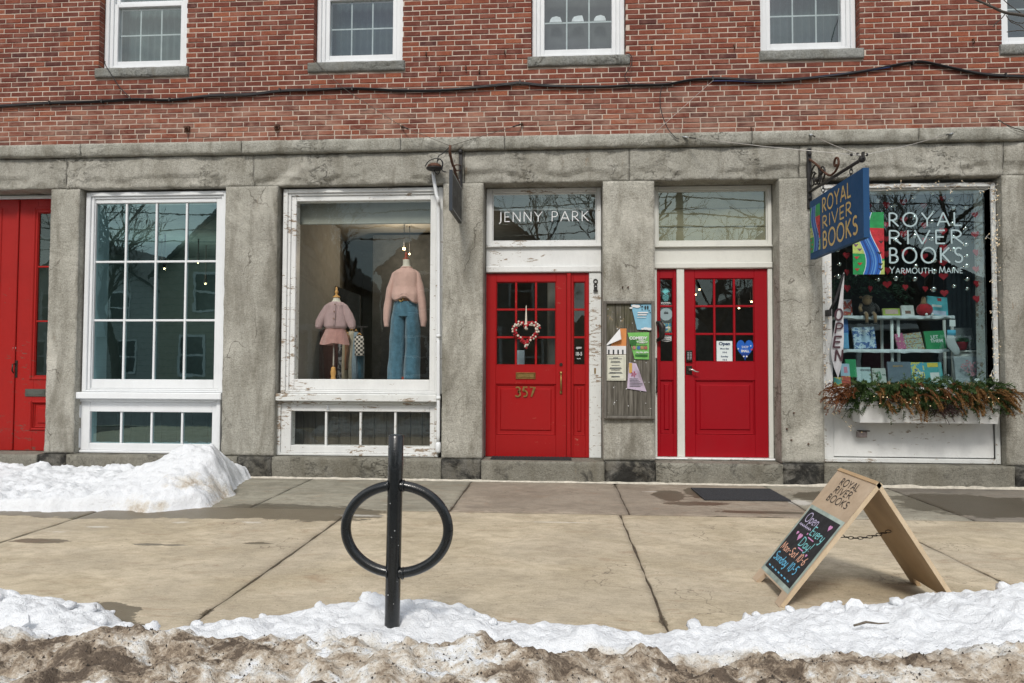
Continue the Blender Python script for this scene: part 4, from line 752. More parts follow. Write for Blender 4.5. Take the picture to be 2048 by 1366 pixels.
for px, py, y, t in ((323, 524, 3.0, 'upper left lit spotlight seen through the left paned window'), (329, 537, 2.6, 'lower left lit spotlight seen through the left paned window'), (396, 525, 3.0, 'upper right lit spotlight seen through the left paned window'), (411, 567, 3.6, 'lowest right lit spotlight seen through the left paned window'), (1399, 579, 2.5, 'lit spotlight in the top left pane of the right red door'), (1391, 589, 3.0, 'small lit spotlight at the edge of the top left pane of the right red door'), (1503, 603, 2.6, 'lit spotlight in the top right pane of the right red door'), (1478, 616, 3.2, 'lit spotlight in the right middle pane of the right red door')): spot(px, py, y, t)
# ================================================================ CLOTHES SHOP DISPLAY
zpl = G2[2]-.02
structure('display_platform', MB().box(G2[0]-.35, G2[1]+.3, .255, 1.05, zpl-.06, zpl), 'whitep')
bb = MB(); x = G2[0]-.3
while x < G2[1]+.3: bb.bbox(x, x+.148, .46, .49, .2, zpl-.062, .006); x += .152
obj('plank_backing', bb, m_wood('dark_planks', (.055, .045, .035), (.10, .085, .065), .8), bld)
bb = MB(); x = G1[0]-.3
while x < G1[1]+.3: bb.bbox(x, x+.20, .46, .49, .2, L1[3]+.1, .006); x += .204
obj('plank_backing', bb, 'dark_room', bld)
# rolled blind across the top of the window
a, b = G2[0]-.06, G2[1]+.06; zt = P(728, 396, .3).z; zb_ = P(728, 445, .3).z
bl = thing('window_blind', 'pale grey roller blind pulled partly down in the clothes shop window', 'blind', ((a+b)/2, .31, zb_))
blm = plain('blind_cloth', (.25, .265, .235), .9, .06); obj('cloth', MB().quad((a, .31, zb_), (b, .31, zb_), (b, .312, zt+.1), (a, .312, zt+.1)), blm, bl); obj('hem_bar', MB().bbox(a, b, .302, .318, zb_-.02, zb_+.004, .006), blm, bl); obj('roller', MB().sweep([(a, .32, zt+.12), (b, .32, zt+.12)], .03, n=12), blm, bl)
a, b = T1[0]-.04, T1[1]+.04; zt, zb_ = P(1090, 380, .5).z, P(1090, 417, .5).z
bl = thing('window_blind', 'pale roller blind behind the lettered transom window', 'blind', ((a+b)/2, .5, zb_)); obj('cloth', MB().quad((a, .5, zb_), (b, .5, zb_), (b, .502, zt+.15), (a, .502, zt+.15)), blm, bl); obj('hem_bar', MB().bbox(a, b, .492, .508, zb_-.02, zb_+.004, .006), plain('blind_bar', (.72, .76, .76), .6), bl)
a, b = T2[0]-.05, T2[1]+.05; bm_ = thing('transom_boarding', 'olive boards closing the transom above the right red door', 'boards', ((a+b)/2, .46, T2[2]))
olive = plain('olive_board', (.27, .26, .17), .8, .12)
for i in range(3): z = T2[2]-.04+i*.225; obj('board', MB().bbox(a, b, .325, .35, z, z+.219, .008), olive, bm_)
skin = plain('form_linen', (.62, .60, .52), .9, .06, bump=.3, bscale=200); honey = m_wood('honey_wood', (.52, .27, .075), (.64, .37, .12), .4)
pink = m_fabric('pink_knit', (.84, .60, .61), .55, 33, 'Z', .12, .9, .010); rose = m_fabric('rose_cord', (.56, .31, .28), .3, 90, 'X', .15); blush = m_fabric('blush_jersey', (.62, .415, .365), 0, var=.07, bstr=.25)
denim = m_fabric('denim', (.080, .185, .26), .18, 260, 'X', .35, .3); seam = plain('denim_stitch', (.16, .27, .33), .8); leather = plain('tan_leather', (.17, .075, .03), .5, .3); hornb = plain('horn_button', (.30, .18, .13), .5)
def fold(seed, amp, k1=5, k2=9): return lambda k, a: 1+amp*math.sin(a*k1+seed+k*.25)+amp*.6*math.sin(a*k2-seed*2+k*.4)
def loft(rings, n=36, mod=None, caps=True):     # rings: (x, y, z, rx, ry)
    m = MB()
    for k, (x, y, z, rx, ry) in enumerate(rings):
        for j in range(n): a = 2*math.pi*j/n; q = mod(k, a) if mod else 1; m.v.append(Vector((x+math.cos(a)*rx*q, y+math.sin(a)*ry*q, z)))
    for k in range(len(rings)-1):
        for j in range(n): j2 = (j+1) % n; m.f.append((k*n+j, k*n+j2, (k+1)*n+j2, (k+1)*n+j)); m.a.append(0); m.sm.append(True)
    if caps: m.f += [tuple(range(n))[::-1], tuple(range((len(rings)-1)*n, len(rings)*n))]; m.a += [0, 0]; m.sm += [False, False]
    return m
def wrinkle(m, amp, sc):
    for v in m.v: v += Vector((0, 1, 0))*amp*fb((v.x*sc, v.y*sc, v.z*sc*.6), 3)+Vector((1, 0, 0))*amp*.6*fb((v.z*sc*.7, v.x*sc, 9), 3)
    return m
def dense(r, k=4):                                   # insert rings by Catmull-like linear blend
    o = []
    for a, b in zip(r, r[1:]):
        for i in range(k): t = i/k; o.append(tuple(p+(q-p)*(t*t*(3-2*t)*.5+t*.5) for p, q in zip(a, b)))
    return o+[r[-1]]
structure('display_side_wall', MB().box(G2[0]-.16, G2[0]-.12, .256, 2.2, zpl-.3, 3.42), plain('side_plaster', (.215, .215, .20), .9, .06))
# --- child's dress form
yf = .46
def zz(py, px=670): return P(px, py, yf).z
cx = P(672, 640, yf).x; cy = yf; z_b = zpl
cf = thing('child_dress_form', "child's dress form in a pink knit cardigan and rose skirt", 'dress form', (cx-.03, cy, z_b))
px_ = P(666.5, 740, yf).x
obj('base', MB().lathe((px_, cy, z_b), [(.030, 0), (.034, .01), (.030, .03), (.026, .05), (.034, .085), (.035, .11), (.027, .13), (.028, .15), (.024, .165), (.01, .17)], 16), honey, cf)
obj('pole', MB().sweep([(px_, cy, z_b+.16), (px_+.004, cy, zz(672))], .010, n=10), 'steel', cf)
obj('body', loft(dense([(cx, cy, zz(660), .10, .08), (cx, cy, zz(630), .105, .085), (cx, cy, zz(609), .10, .07), (cx+.002, cy, zz(603.5), .058, .052), (cx+.003, cy, zz(599), .042, .042), (cx+.003, cy, zz(595.5), .040, .040)])), skin, cf)
fz = zz(595.5); obj('finial', MB().lathe((cx+.003, cy, fz), [(.046, 0), (.048, .008), (.040, .018), (.018, .032), (.013, .045), (.021, .062), (.023, .078), (.014, .096), (.011, .102), (.015, .112), (.011, .128), (.004, .14), (.001, .142)], 16), honey, cf)
sk = dense([(cx-.005, cy, zz(656), .118, .085), (cx-.006, cy, zz(665), .135, .10), (cx-.012, cy, zz(676), .16, .12), (cx-.012, cy, zz(688.5), .178, .14)], 5)
m = loft(sk, 72, lambda k, a: 1+(.012+.085*k/len(sk))*math.sin(a*9+.8)*(.6+.4*math.sin(a*4)), False)
for v in m.v: v.z += .010*math.sin(v.x*22) if v.z < zz(684) else 0
obj('skirt', m, rose, cf)
cg = MB(); tor = dense([(cx, cy, zz(657), .122, .095), (cx, cy, zz(653), .148, .115), (cx, cy, zz(640), .145, .112), (cx, cy, zz(622), .128, .10), (cx, cy, zz(611), .118, .088), (cx, cy, zz(606), .085, .07), (cx+.002, cy, zz(603.5), .058, .055)], 5)
cg.add(wrinkle(loft(tor, 48, fold(1, .012)), .006, 9))
for s in (-1, 1):
    p = [(cx+s*.065, cy, zz(606.5)), (cx+s*.108, cy+.003, zz(614.5)), (cx+s*.158, cy-.005, zz(630)), (cx+s*.200, cy-.015, zz(645)), (cx+s*.215, cy-.02, zz(653)), (cx+s*.216, cy-.022, zz(657.5))]
    cg.add(wrinkle(MB().sweep(p, [.022, .044, .056, .057, .046, .034], [.03, .05, .058, .056, .046, .034], n=18, up=(0, 1, 0)), .006, 11))
car = obj('cardigan', cg, pink, cf)
obj('button_band', MB().sweep([(cx+.012, cy-.070-.02*0, zz(606)), (cx+.016, cy-.098, zz(615)), (cx+.018, cy-.118, zz(630)), (cx+.018, cy-.124, zz(645)), (cx+.016, cy-.120, zz(654))], .012, .005, n=8, up=(0, 1, 0)), pink, car)
for py, d in ((610, .088), (624.5, .117), (638.5, .128)): c = Vector((cx+.016, cy-d-.006, zz(py))); obj('button', MB().sweep([c, c+Vector((0, -.006, 0))], [.0105, .009], n=12), hornb, car)
# --- adult dress form
yf = .50; ax = P(810, 560, yf).x; ay = yf
def zz(py): return P(811, py, yf).z
af = thing('adult_dress_form', 'adult dress form in a blush sweatshirt, tan belt and wide blue jeans', 'dress form', (ax, ay, zpl))
nk = ax+.018
obj('body', loft(dense([(ax, ay, zz(600), .11, .09), (ax, ay, zz(570), .13, .10), (ax, ay, zz(545), .14, .09), (nk, ay, zz(536), .065, .06), (nk, ay, zz(530), .047, .05), (nk-.004, ay, zz(519.5), .042, .045)])), skin, af)
obj('finial', MB().lathe((nk-.006, ay, zz(519.5)), [(.044, 0), (.046, .008), (.024, .02), (.016, .03), (.018, .06), (.014, .09), (.006, .10)], 14), plain('red_wood', (.30, .045, .018), .35, .2), af)
tor = dense([(ax+.012, ay-.01, zz(601), .118, .10), (ax+.01, ay-.025, zz(598), .165, .135), (ax+.008, ay-.02, zz(591), .17, .14), (ax+.004, ay, zz(575), .160, .125), (ax+.006, ay, zz(556), .165, .115), (ax+.010, ay, zz(546), .155, .10), (ax+.016, ay, zz(540), .115, .08), (nk, ay, zz(536.5), .073, .065), (nk, ay, zz(535), .066, .06)], 5)
m = loft(tor, 60, lambda k, a: 1+(.05*max(0, 1-k/14))*math.sin(a*8+1.3)+.012*math.sin(a*5+k*.2), True)
for v in m.v:
    if v.z < zz(592): v.z += .020*math.sin((v.x-ax)*28+1.0)-(.035*sst(.05, .17, v.x-ax))
sw = MB().add(wrinkle(m, .014, 7))
for s, off in ((-1, 0), (1, .016)):
    p = [(ax+.012+s*.100, ay, zz(541)), (ax+.012+s*.138, ay, zz(549)), (ax+s*.176+off, ay-.005, zz(578)), (ax+s*.212+off, ay-.01, zz(610)), (ax+s*.226+off, ay-.02, zz(640)), (ax+s*.226+off, ay-.022, zz(646)), (ax+s*.222+off, ay-.022, zz(653.5))]
    q = [p[0]]
    for A, B in zip(p, p[1:]): q += [tuple(A[i]+(B[i]-A[i])*t for i in range(3)) for t in (.33, .66, 1)]
    rr = [.022, .042, .054, .052, .046, .038, .031]; r2 = [rr[0]]
    for A, B in zip(rr, rr[1:]): r2 += [A+(B-A)*t for t in (.33, .66, 1)]
    sw.add(wrinkle(MB().sweep(q, r2, [v*1.15 for v in r2], n=20, up=(0, 1, 0), mod=fold(2+s, .03, 3, 6)), .010, 8))
swo = obj('sweatshirt', sw, blush, af); obj('neck_rib', MB().sweep([(nk+math.cos(t)*.064, ay+math.sin(t)*.06, zz(535.3)) for t in [2*math.pi*i/24 for i in range(25)]], .011, n=8), blush, swo)
wz = zz(600); jn = MB()
jn.add(loft(dense([(ax+.006, ay, zz(594), .128, .10), (ax+.008, ay, zz(603), .140, .115), (ax+.012, ay, zz(622), .165, .13), (ax+.012, ay, zz(634), .170, .13)], 5), 48, fold(3, .006)))
for s in (-1, 1):
    lg = dense([(ax+.012+s*.083, ay, zz(626), .086, .128), (ax+.010+s*.089, ay, zz(650), .092, .125), (ax+.006+s*.094, ay, zz(690), .096, .118), (ax+.0+s*.098, ay, zz(730), .099, .115), (ax-.006+s*.100, ay, zz(758.5), .104, .118)], 8)
    m = loft(lg, 48, lambda k, a, s=s: 1+.035*math.sin(a*3+s*1.2)*min(1, k/12)+.02*math.sin(a*6+s)*min(1, k/16), True)
    if s > 0:
        for v in m.v: v.z += .006*sst(zz(730), zz(758), v.z)
    jn.add(wrinkle(m, .017, 6))
je = obj('jeans', jn, denim, af)
obj('belt', loft([(ax+.007, ay, zz(603.5), .143, .118), (ax+.007, ay, zz(597.5), .137, .112)], 40), leather, af)
bc = Vector((ax-.02, ay-.118, zz(600.2))); obj('buckle', MB().sweep([bc+Vector((math.cos(t)*.026, -.006, math.sin(t)*.026)) for t in [2*math.pi*i/20 for i in range(21)]], .007, n=7, up=(0, 1, 0)), 'brass', af)
for pts in ([(-.035, 603), (-.035, 618), (-.03, 630)], [(.05, 604), (.07, 609), (.105, 611)], [(-.07, 604), (-.09, 609), (-.12, 611)]): obj('stitching', MB().sweep([(ax+.012+x, ay-.125+.35*abs(x)*abs(x)*2+.0, zz(py)) for x, py in pts], .0025, n=5, up=(0, 1, 0)), seam, je)
obj('stitching', MB().sweep([(ax+.155, ay-.085, zz(py)) for py in (640, 680, 720, 756)], .0025, n=5, up=(0, 1, 0)), seam, je)
obj('base', MB().lathe((ax+.0, ay-.06, zpl), [(.05, 0), (.05, .008), (.02, .015), (.015, .05)], 14), plain('red_wood', (.30, .045, .018), .35, .2), af)
# --- rail of clothes behind
yr = 1.35
def z_(py): return P(690, py, yr).z
rk = thing('clothes_rail', 'black metal clothes rail standing behind the child dress form', 'clothes rail', (P(660, 700, yr).x, yr, .2))
for px in (637, 723): x = P(px, 700, yr).x; obj('post', MB().box(x-.014, x+.014, yr-.014, yr+.014, .2, z_(652)), 'iron', rk)
x0, x1 = P(615, 650, yr).x, P(735, 650, yr).x; obj('rail', MB().box(x0, x1, yr-.012, yr+.012, z_(655), z_(652)), 'iron', rk)
def garment(name, label, cat, px0, px1, pyt, pyb, mat, flare=1.0, k=6, y=yr, dep=.07, sh=0):
    a, b = P(px0, 700, y).x, P(px1, 700, y).x; c = (a+b)/2; h = (b-a)/2
    rg = dense([(c, y, z_(pyb), h*flare, dep), (c+sh*.3, y, z_((pyt+pyb)/2), h*(flare*.5+.5), dep), (c+sh, y, z_(pyt+4), h, dep*.8), (c+sh, y, z_(pyt), h*.7, dep*.4)], 6)
    t = thing(name, label, cat, (c, y, z_(pyb)), 'clothes on the rail'); obj('cloth', wrinkle(loft(rg, 40, fold(px0, .10, k, k+5)), .012, 6), mat, t)
    obj('hanger', MB().sweep([(c-h*.5, y, z_(pyt-1)), (c, y, z_(pyt-5)), (c+h*.5, y, z_(pyt-1))], .008, n=6, up=(0, 1, 0)), honey, t); return t
cord = m_fabric('brown_cord', (.15, .07, .06), .4, 60, 'X', .2)
garment('trousers', 'dark brown corduroy trousers hanging at the left end of the rail', 'trousers', 606, 636, 655, 765, cord, 1.15)
garment('trousers', 'dark brown trousers hanging right behind the form pole', 'trousers', 640, 676, 658, 765, cord, 1.0)
garment('jacket', 'black and grey patterned jacket hanging low beside the form pole', 'jacket', 676, 687, 680, 765, m_patch('mono_print', [(.03, .03, .03), (.28, .29, .30), (.03, .03, .035), (.35, .36, .36)], 16), 1, 3)
garment('trousers', 'cream trousers hanging on the rail', 'trousers', 684, 695, 664, 765, m_fabric('cream_cloth', (.42, .37, .27)), 1, 3)
garment('scarf', 'long tan scarf hanging on the rail between pale garments', 'scarf', 690, 699, 670, 740, m_fabric('tan_cloth', (.22, .11, .06)), .5, 3, yr-.1)
garment('cardigan', 'pale oatmeal cardigan hanging on the rail', 'cardigan', 697, 708, 662, 765, m_fabric('oat_cloth', (.46, .43, .34)), 1, 3)
garment('shirt', 'light blue denim shirt hanging on the rail', 'shirt', 706, 717, 664, 765, m_fabric('pale_denim', (.24, .33, .40)), 1, 3)
garment('jeans', 'mid blue jeans hanging at the right end of the rail', 'jeans', 715, 728, 690, 765, denim, 1, 3)
ck = NB('chequer_knit'); chv = ck.n('ShaderNodeTexChecker', {'Vector': ck.pos((1, 0.001, 1)), 'Scale': 34, 'Color1': (.04, .04, .04, 1), 'Color2': (.62, .60, .55, 1)}).outputs[0]
garment('jumper', 'black and white chequered jumper sleeve hanging over the jeans', 'jumper', 710, 727, 672, 712, ck.done(chv, .9), 1.05, 3, yr-.12, .05)
ob = structure('shop_partition', MB().box(P(745, 600, 2.6).x, P(900, 600, 2.6).x, 2.6, 2.7, .2, 3.4), 'dark_room')
lp = thing('pendant_light', 'lit pair of bulbs hanging above the adult dress form', 'light', P(810, 500, 2.0)); c = P(808, 497, 2.0); obj('bulb', MB().ball(c, .022, 10), bulbm, lp); pl_ = bpy.data.lights.new('pendant_lamp', 'POINT'); pl_.energy = 26; pl_.color = (1, .8, .58); pl_.shadow_soft_size = .05; po = bpy.data.objects.new('lamp_light', pl_); COL.objects.link(po); po.parent = lp; po.location = (0, -.1, -.1); c2 = P(819, 508, 2.1); obj('bulb', MB().ball(c2, .015, 10), bulbm, lp); obj('cord', MB().sweep([c+Vector((0, 0, .03)), (c.x, c.y, 3.44)], .006, n=5), 'cable', lp); obj('cord', MB().sweep([c2+Vector((0, 0, .03)), (c2.x, c2.y, 3.44)], .006, n=5), 'cable', lp)
wr = thing('wall_rack', 'black angular wall rack behind the child dress form', 'rack', P(650, 620, 1.9)); 
def wp(px, py): return P(px, py, 1.9)
obj('bar', MB().sweep([wp(626, 613), wp(626, 607), wp(626, 610), wp(641, 610), wp(641, 595.5), wp(662, 596)], .012, n=4), 'iron', wr); obj('panel', MB().poly([(wp(669, 571).x, wp(669, 571).z), (wp(719, 590).x, wp(719, 590).z), (wp(719, 655).x, wp(719, 655).z), (wp(690, 655).x, wp(690, 655).z)], (0, 1.95, 0), EX, EZ, .02), 'dark_room', wr)
c = P(1106, 650, 1.0); obj('shop_column', MB().sweep([(c.x, 1.1, .2), (c.x, 1.1, 3.44)], .075, n=20), 'shade_room', label='round grey column standing inside behind the left red door', cat='column')
o = P(1040, 716, .9); obj('paper_bag', MB().bbox(o.x-.06, o.x+.06, .9, 1.0, o.z-.12, o.z+.10, .01), plain('pale_blue_card', (.42, .52, .60), .6), label='pale blue card box inside behind the left red door', cat='box')

# ================================================================ BOOKSHOP DISPLAY
yk = .56
def bz(py, px=1790, y=yk): return P(px, py, y).z
def bx_(px, y=yk): return P(px, 680, y).x
zs1, zs2, zs3 = bz(632), bz(699), bz(778)
sw_ = plain('shelf_white', (.66, .68, .66), .6, .08); clo = m_fabric('white_felt', (.68, .72, .74), 0, var=.08)
structure('bookshop_window_floor', MB().box(G3[0]-.2, G3[1]+.3, .255, 1.2, G3[2]-.08, G3[2]-.005), 'whitep')
sh = thing('display_shelves', 'white tiered display shelves on turned posts in the bookshop window', 'shelves', (bx_(1790), .7, G3[2]))
for z, a, b in ((zs1, 1676, 1904), (zs2, 1676, 1892)):
    obj('shelf', MB().bbox(bx_(a), bx_(b), yk-.02, yk+.32, z-.03, z-.006, .008), sw_, sh)
    m = MB(); n = 60
    for i in range(n+1):
        x = bx_(a)+(bx_(b)-bx_(a))*i/n; y = yk-.05+.012*math.sin(i*.9); m.v += [Vector((x, yk+.3, z-.004)), Vector((x, y, z+.002)), Vector((x, y-.012, z-.012)), Vector((x, y-.005+.01*math.sin(i*.7), z-.035-.018*noise.noise((x*7, z, 0))))]
    for i in range(n):
        for j in range(3): q = i*4+j; m.f.append((q, q+4, q+5, q+1)); m.a.append(0); m.sm.append(True)
    obj('shelf_cloth', m, clo, sh, normals=False)
for px in (1764, 1784, 1797, 1889, 1905):
    y_ = yk+.04 if px in (1784, 1797) else yk+.26; x = P(px, 680, y_).x; obj('post', MB().lathe((x, y_, G3[2]), [(.018, 0), (.018, zs1-G3[2]-.032)], 10), sw_, sh)
sd = thing('side_table', 'small cream side table at the right of the bookshop window', 'table', (bx_(1932), yk+.2, G3[2])); obj('top', MB().lathe((P(1932, 700, yk+.2).x, yk+.2, zs2-.03), [(.15, 0), (.155, .01), (.15, .024)], 24), 'cream', sd); obj('apron', MB().lathe((P(1932, 700, yk+.2).x, yk+.2, zs2-.11), [(.13, 0), (.13, .078)], 24), 'cream', sd)
for px in (1915, 1950): x = P(px, 700, yk+.2).x; obj('leg', MB().box(x-.012, x+.012, yk+.19, yk+.214, G3[2], zs2-.1), 'cream', sd)
pg = plain('book_pages', (.70, .66, .56), .8)
def book(label, px0, px1, pyt, pyb, y, mat, tilt=12, thick=.022, title=None, tm=None, shear=0, art=None):
    a, b = P(px0, (pyt+pyb)/2, y).x, P(px1, (pyt+pyb)/2, y).x; z0 = P(px0, pyb, y).z; h = P(px0, pyt, y).z-z0; w = b-a
    M = Matrix.Translation(((a+b)/2, y, z0)) @ Matrix.Rotation(rad(shear), 4, 'Y') @ Matrix.Rotation(rad(-tilt), 4, 'X')
    t = thing('book', label, 'book', ((a+b)/2, y, z0), 'books in the shop window')
    obj('cover', MB().box(-w/2, w/2, -.003, 0, 0, h, M=M).box(-w/2, -w/2+.003, .0005, thick, 0, h, M=M).box(-w/2, w/2, thick+.0005, thick+.003, 0, h, M=M), mat, t); obj('pages', MB().box(-w/2+.0035, w/2-.004, .0005, thick, .003, h-.004, M=M), pg, t)
    u, wv = (M.to_3x3() @ EX), (M.to_3x3() @ EZ)
    for (fx, fz, fw, fh, c) in (art or []): obj('cover_art', MB().poly([(-fw*w/2, -fh*h/2), (fw*w/2, -fh*h/2), (fw*w/2, fh*h/2), (-fw*w/2, fh*h/2)], M @ Vector(((fx-.5)*w, -.0031, fz*h)), u, wv, .0006), c, t)
    for (s, fx, fz, sz) in (title or []): txt(s, M @ Vector(((fx-.5)*w, -.004, fz*h)), u, wv, sz*h, tm or wht, t, bold=.0008)
    return t
def pc(n, c, r=.5): return plain('cover_'+n, c, r, .14, 20)
red_, blu, grn, yel, cyn, orr, gry, wh, pk, nav = pc('red', (.45, .04, .04)), pc('blue', (.03, .12, .36)), pc('green', (.015, .24, .08)), pc('yellow', (.62, .48, .06)), pc('cyan', (.10, .46, .52)), pc('orange', (.55, .22, .05)), pc('grey', (.11, .14, .17)), pc('white', (.62, .63, .60)), pc('pink', (.55, .20, .28)), pc('navy', (.02, .05, .15))
winter = m_patch('winter_print', [(.02, .05, .14), (.05, .12, .30), (.45, .55, .62), (.10, .20, .38)], 22)
book('yellow and red picture book standing at the left end of the top shelf', 1688, 1705, 598, 630, yk, m_patch('fruit', [(.55, .5, .08), (.5, .08, .05), (.55, .5, .5), (.1, .1, .3)], 15), 10)
book('long yellow green activity book lying on the top shelf', 1767, 1801, 616, 632, yk, pc('lime', (.34, .42, .06)), 14, art=[(.5, .55, .74, .6, pc('peach', (.52, .36, .30)))])
book('small cream book with a brown creature on the top shelf', 1804, 1829, 610, 632, yk, wh, 12, art=[(.5, .35, .45, .3, pc('brown', (.16, .08, .05)))])
book('tall turquoise book leaning at the right end of the top shelf', 1856, 1896, 591, 631, yk, cyn, 15, shear=6, art=[(.6, .85, .2, .16, red_), (.45, .5, .5, .12, wh), (.5, .14, .8, .22, pc('pale', (.45, .5, .62)))])
book('dark blue winter forest book on the middle shelf', 1709, 1753, 653, 697, yk, winter, 10, shear=-2, title=[('WINTER', .5, .80, .14)], art=[(.5, .45, .5, .3, pc('ice', (.38, .50, .62)))])
book('blue book upright at the left edge of the middle shelf', 1687, 1697, 634, 668, yk, blu, 8); book('second blue book below it at the left edge', 1687, 1698, 665, 697, yk-.06, pc('sky', (.12, .32, .52)), 8)
book('thin striped book propped left of the bookshelf-pattern book', 1797, 1813, 666, 698, yk, m_patch('stripe_cov', [(.5, .45, .3), (.4, .1, .2), (.6, .58, .5)], 30), 10, shear=-10)
def lib():
    b = NB('bookcase_print'); br = b.n('ShaderNodeTexBrick', {'Vector': b.n('ShaderNodeMapping', {'Vector': b.pos(), 'Rotation': (math.pi/2, 0, 0)}).outputs[0], 'Color1': (.5, .42, .12, 1), 'Color2': (.25, .06, .05, 1), 'Mortar': (.05, .03, .02, 1), 'Scale': 22, 'Mortar Size': .012}); return b.done(b.mix(b.ramp(b.noise(60, 2), (.4, 0), (.6, .9)), br.outputs[0], (.30, .42, .40)), .5)
book('book with a colourful full-bookcase cover on the middle shelf', 1813, 1849, 665, 700, yk, lib(), 10, shear=-7, art=[(.5, .36, 1, .03, pc('brown', (.16, .08, .05))), (.5, .68, 1, .03, pc('brown', (.16, .08, .05)))])
book('green book titled LET THEM on the middle shelf', 1853, 1893, 661, 698, yk, grn, 10, shear=-3, title=[('LET', .48, .66, .25), ('THEM', .56, .44, .25)])
book('grey patterned notebook leaning on the side table', 1913, 1950, 654, 697, yk+.2, m_patch('marble', [(.10, .12, .13), (.22, .24, .24), (.05, .06, .07)], 60), 14)
book('green tall book at the lower left behind the hanging flag', 1693, 1714, 718, 754, yk-.1, grn, 10); book('pale blue book with a pink figure at the lower left', 1682, 1700, 727, 752, yk-.16, pc('paleblue', (.35, .48, .58)), 10, art=[(.55, .5, .4, .5, pk)])
book('red picture book standing at the lower left corner of the window', 1668, 1685, 754, 776, yk-.2, m_patch('red_pic', [(.5, .06, .05), (.55, .42, .10), (.1, .35, .3), (.5, .05, .04)], 14), 8); book('yellow picture book standing beside the red one in the corner', 1684, 1702, 752, 776, yk-.2, m_patch('yel_pic', [(.62, .5, .08), (.45, .08, .05), (.6, .5, .1)], 14), 8)
book('pale book with dark lettering on the bottom row', 1715, 1743, 734, 765, yk-.1, pc('paleteal', (.38, .48, .48)), 10, title=[('WICKED', .62, .80, .17)], tm=dk); book('sage green photo book on the bottom row', 1746, 1773, 736, 765, yk-.1, m_patch('sage', [(.10, .2, .12), (.4, .42, .38), (.08, .12, .10)], 18), 10)
book('slate grey book on the bottom row below the posts', 1777, 1823, 723, 765, yk-.1, gry, 8, title=[('MARTYR', .45, .78, .12)], tm=plain('gilt_ink', (.36, .22, .06), .5)); book('blue and yellow striped book on the bottom row', 1824, 1851, 724, 765, yk-.1, m_patch('bluyel', [(.02, .10, .26), (.55, .50, .10), (.06, .3, .42), (.5, .5, .3)], 20), 10, title=[('TRUST', .5, .45, .16)])
book('teal puppy book at the right of the bottom row', 1852, 1888, 724, 768, yk-.1, pc('teal2', (.06, .32, .32)), 10, shear=-2, art=[(.5, .88, .6, .2, yel), (.55, .28, .5, .5, wh)])
book('large framed print with a red petal heart at the lower right', 1913, 1973, 712, 772, yk-.06, pc('silver', (.34, .38, .40)), 10)
hp_ = MB(); c = P(1944, 738, yk-.07); R = random.Random(3)
for _ in range(120):
    t = R.uniform(0, 6.28); rr = math.sqrt(R.random()); q = heart_pts(.27, .20, 60)[int(t/6.283*60) % 60]; hp_.poly(arc(0, 0, .010, .008, R.uniform(0, 90), 300, 5), c+Vector((q[0]*rr, -.012+R.uniform(-.004, 0), q[1]*rr)), EX, EZ, .002)
obj('petal_heart', hp_, m_patch('petals', [(.40, .03, .06), (.5, .25, .28), (.35, .02, .04)], 50), label='heart of red paper petals on the framed print', cat='picture')
# --- plush sheep sitting on the top shelf, legs dangling
c = P(1734, 612, yk-.03); sp = thing('plush_sheep', 'dark woolly plush sheep with a tan face sitting on the top shelf', 'plush toy', (c.x, c.y, zs1))
wool = m_fabric('dark_wool', (.035, .024, .018), 0, var=.4, bstr=1, dist=.02); tan = m_fabric('tan_plush', (.30, .19, .105), 0, var=.12)
m = MB().ball((c.x, c.y, zs1+.09), .095, 20, .8, 1.15)
for v in m.v: d = (v-Vector((c.x, c.y, zs1+.09))).normalized(); v += d*.012*fb(v*26, 3)
obj('body', m, wool, sp); hc = P(1734, 598, yk-.09); hc.z = P(1734, 600, yk-.09).z
obj('head', MB().ball(hc, .055, 16, .9, 1.15), tan, sp)
for s in (-1, 1): obj('ear', MB().ball(hc+Vector((s*.058-.01, .01, .035)), .022, 8, .5, .7), tan, sp)
for s in (-1, 1): obj('eye', MB().ball(hc+Vector((s*.02+.004, -.048, .012)), .005, 6), dk, sp)
for s in (-1, 1): l = obj('leg', MB().sweep([(c.x+s*.045, c.y-.06, zs1+.03), (c.x+s*.048, c.y-.10, zs1+.005), (c.x+s*.05, c.y-.105, zs1-.09)], [.022, .02, .018], n=10), tan, sp); obj('hoof', MB().ball((c.x+s*.05, c.y-.108, zs1-.098), .022, 8, 1, .7), wool, sp)
for s in (-1, 1): obj('arm', MB().sweep([(c.x+s*.075, c.y-.02, zs1+.14), (c.x+s*.105, c.y-.05, zs1+.09), (c.x+s*.10, c.y-.075, zs1+.05)], [.02, .02, .017], n=8), tan if s < 0 else wool, sp)
c = P(1849, 615, yk-.03); rp = thing('plush_bauble', 'round red plush toy with a tan cap on the top shelf', 'plush toy', (c.x, c.y, zs1)); obj('body', MB().ball((c.x, c.y, zs1+.075), .093, 18, .75, .85), m_fabric('red_plush', (.42, .02, .03), 0, var=.1), rp); obj('cap', MB().lathe((c.x-.01, c.y, zs1+.135), [(.04, 0), (.03, .025), (.026, .05), (.024, .08), (.012, .095), (.001, .096)], 12), tan, rp)
for s in (-1, 1): obj('foot', MB().ball((c.x+s*.035+.02, c.y-.07, zs1+.012), .016, 8), wht, rp); obj('eye', MB().ball((c.x+s*.03+.01, c.y-.066, zs1+.08), .006, 6), dk, rp)
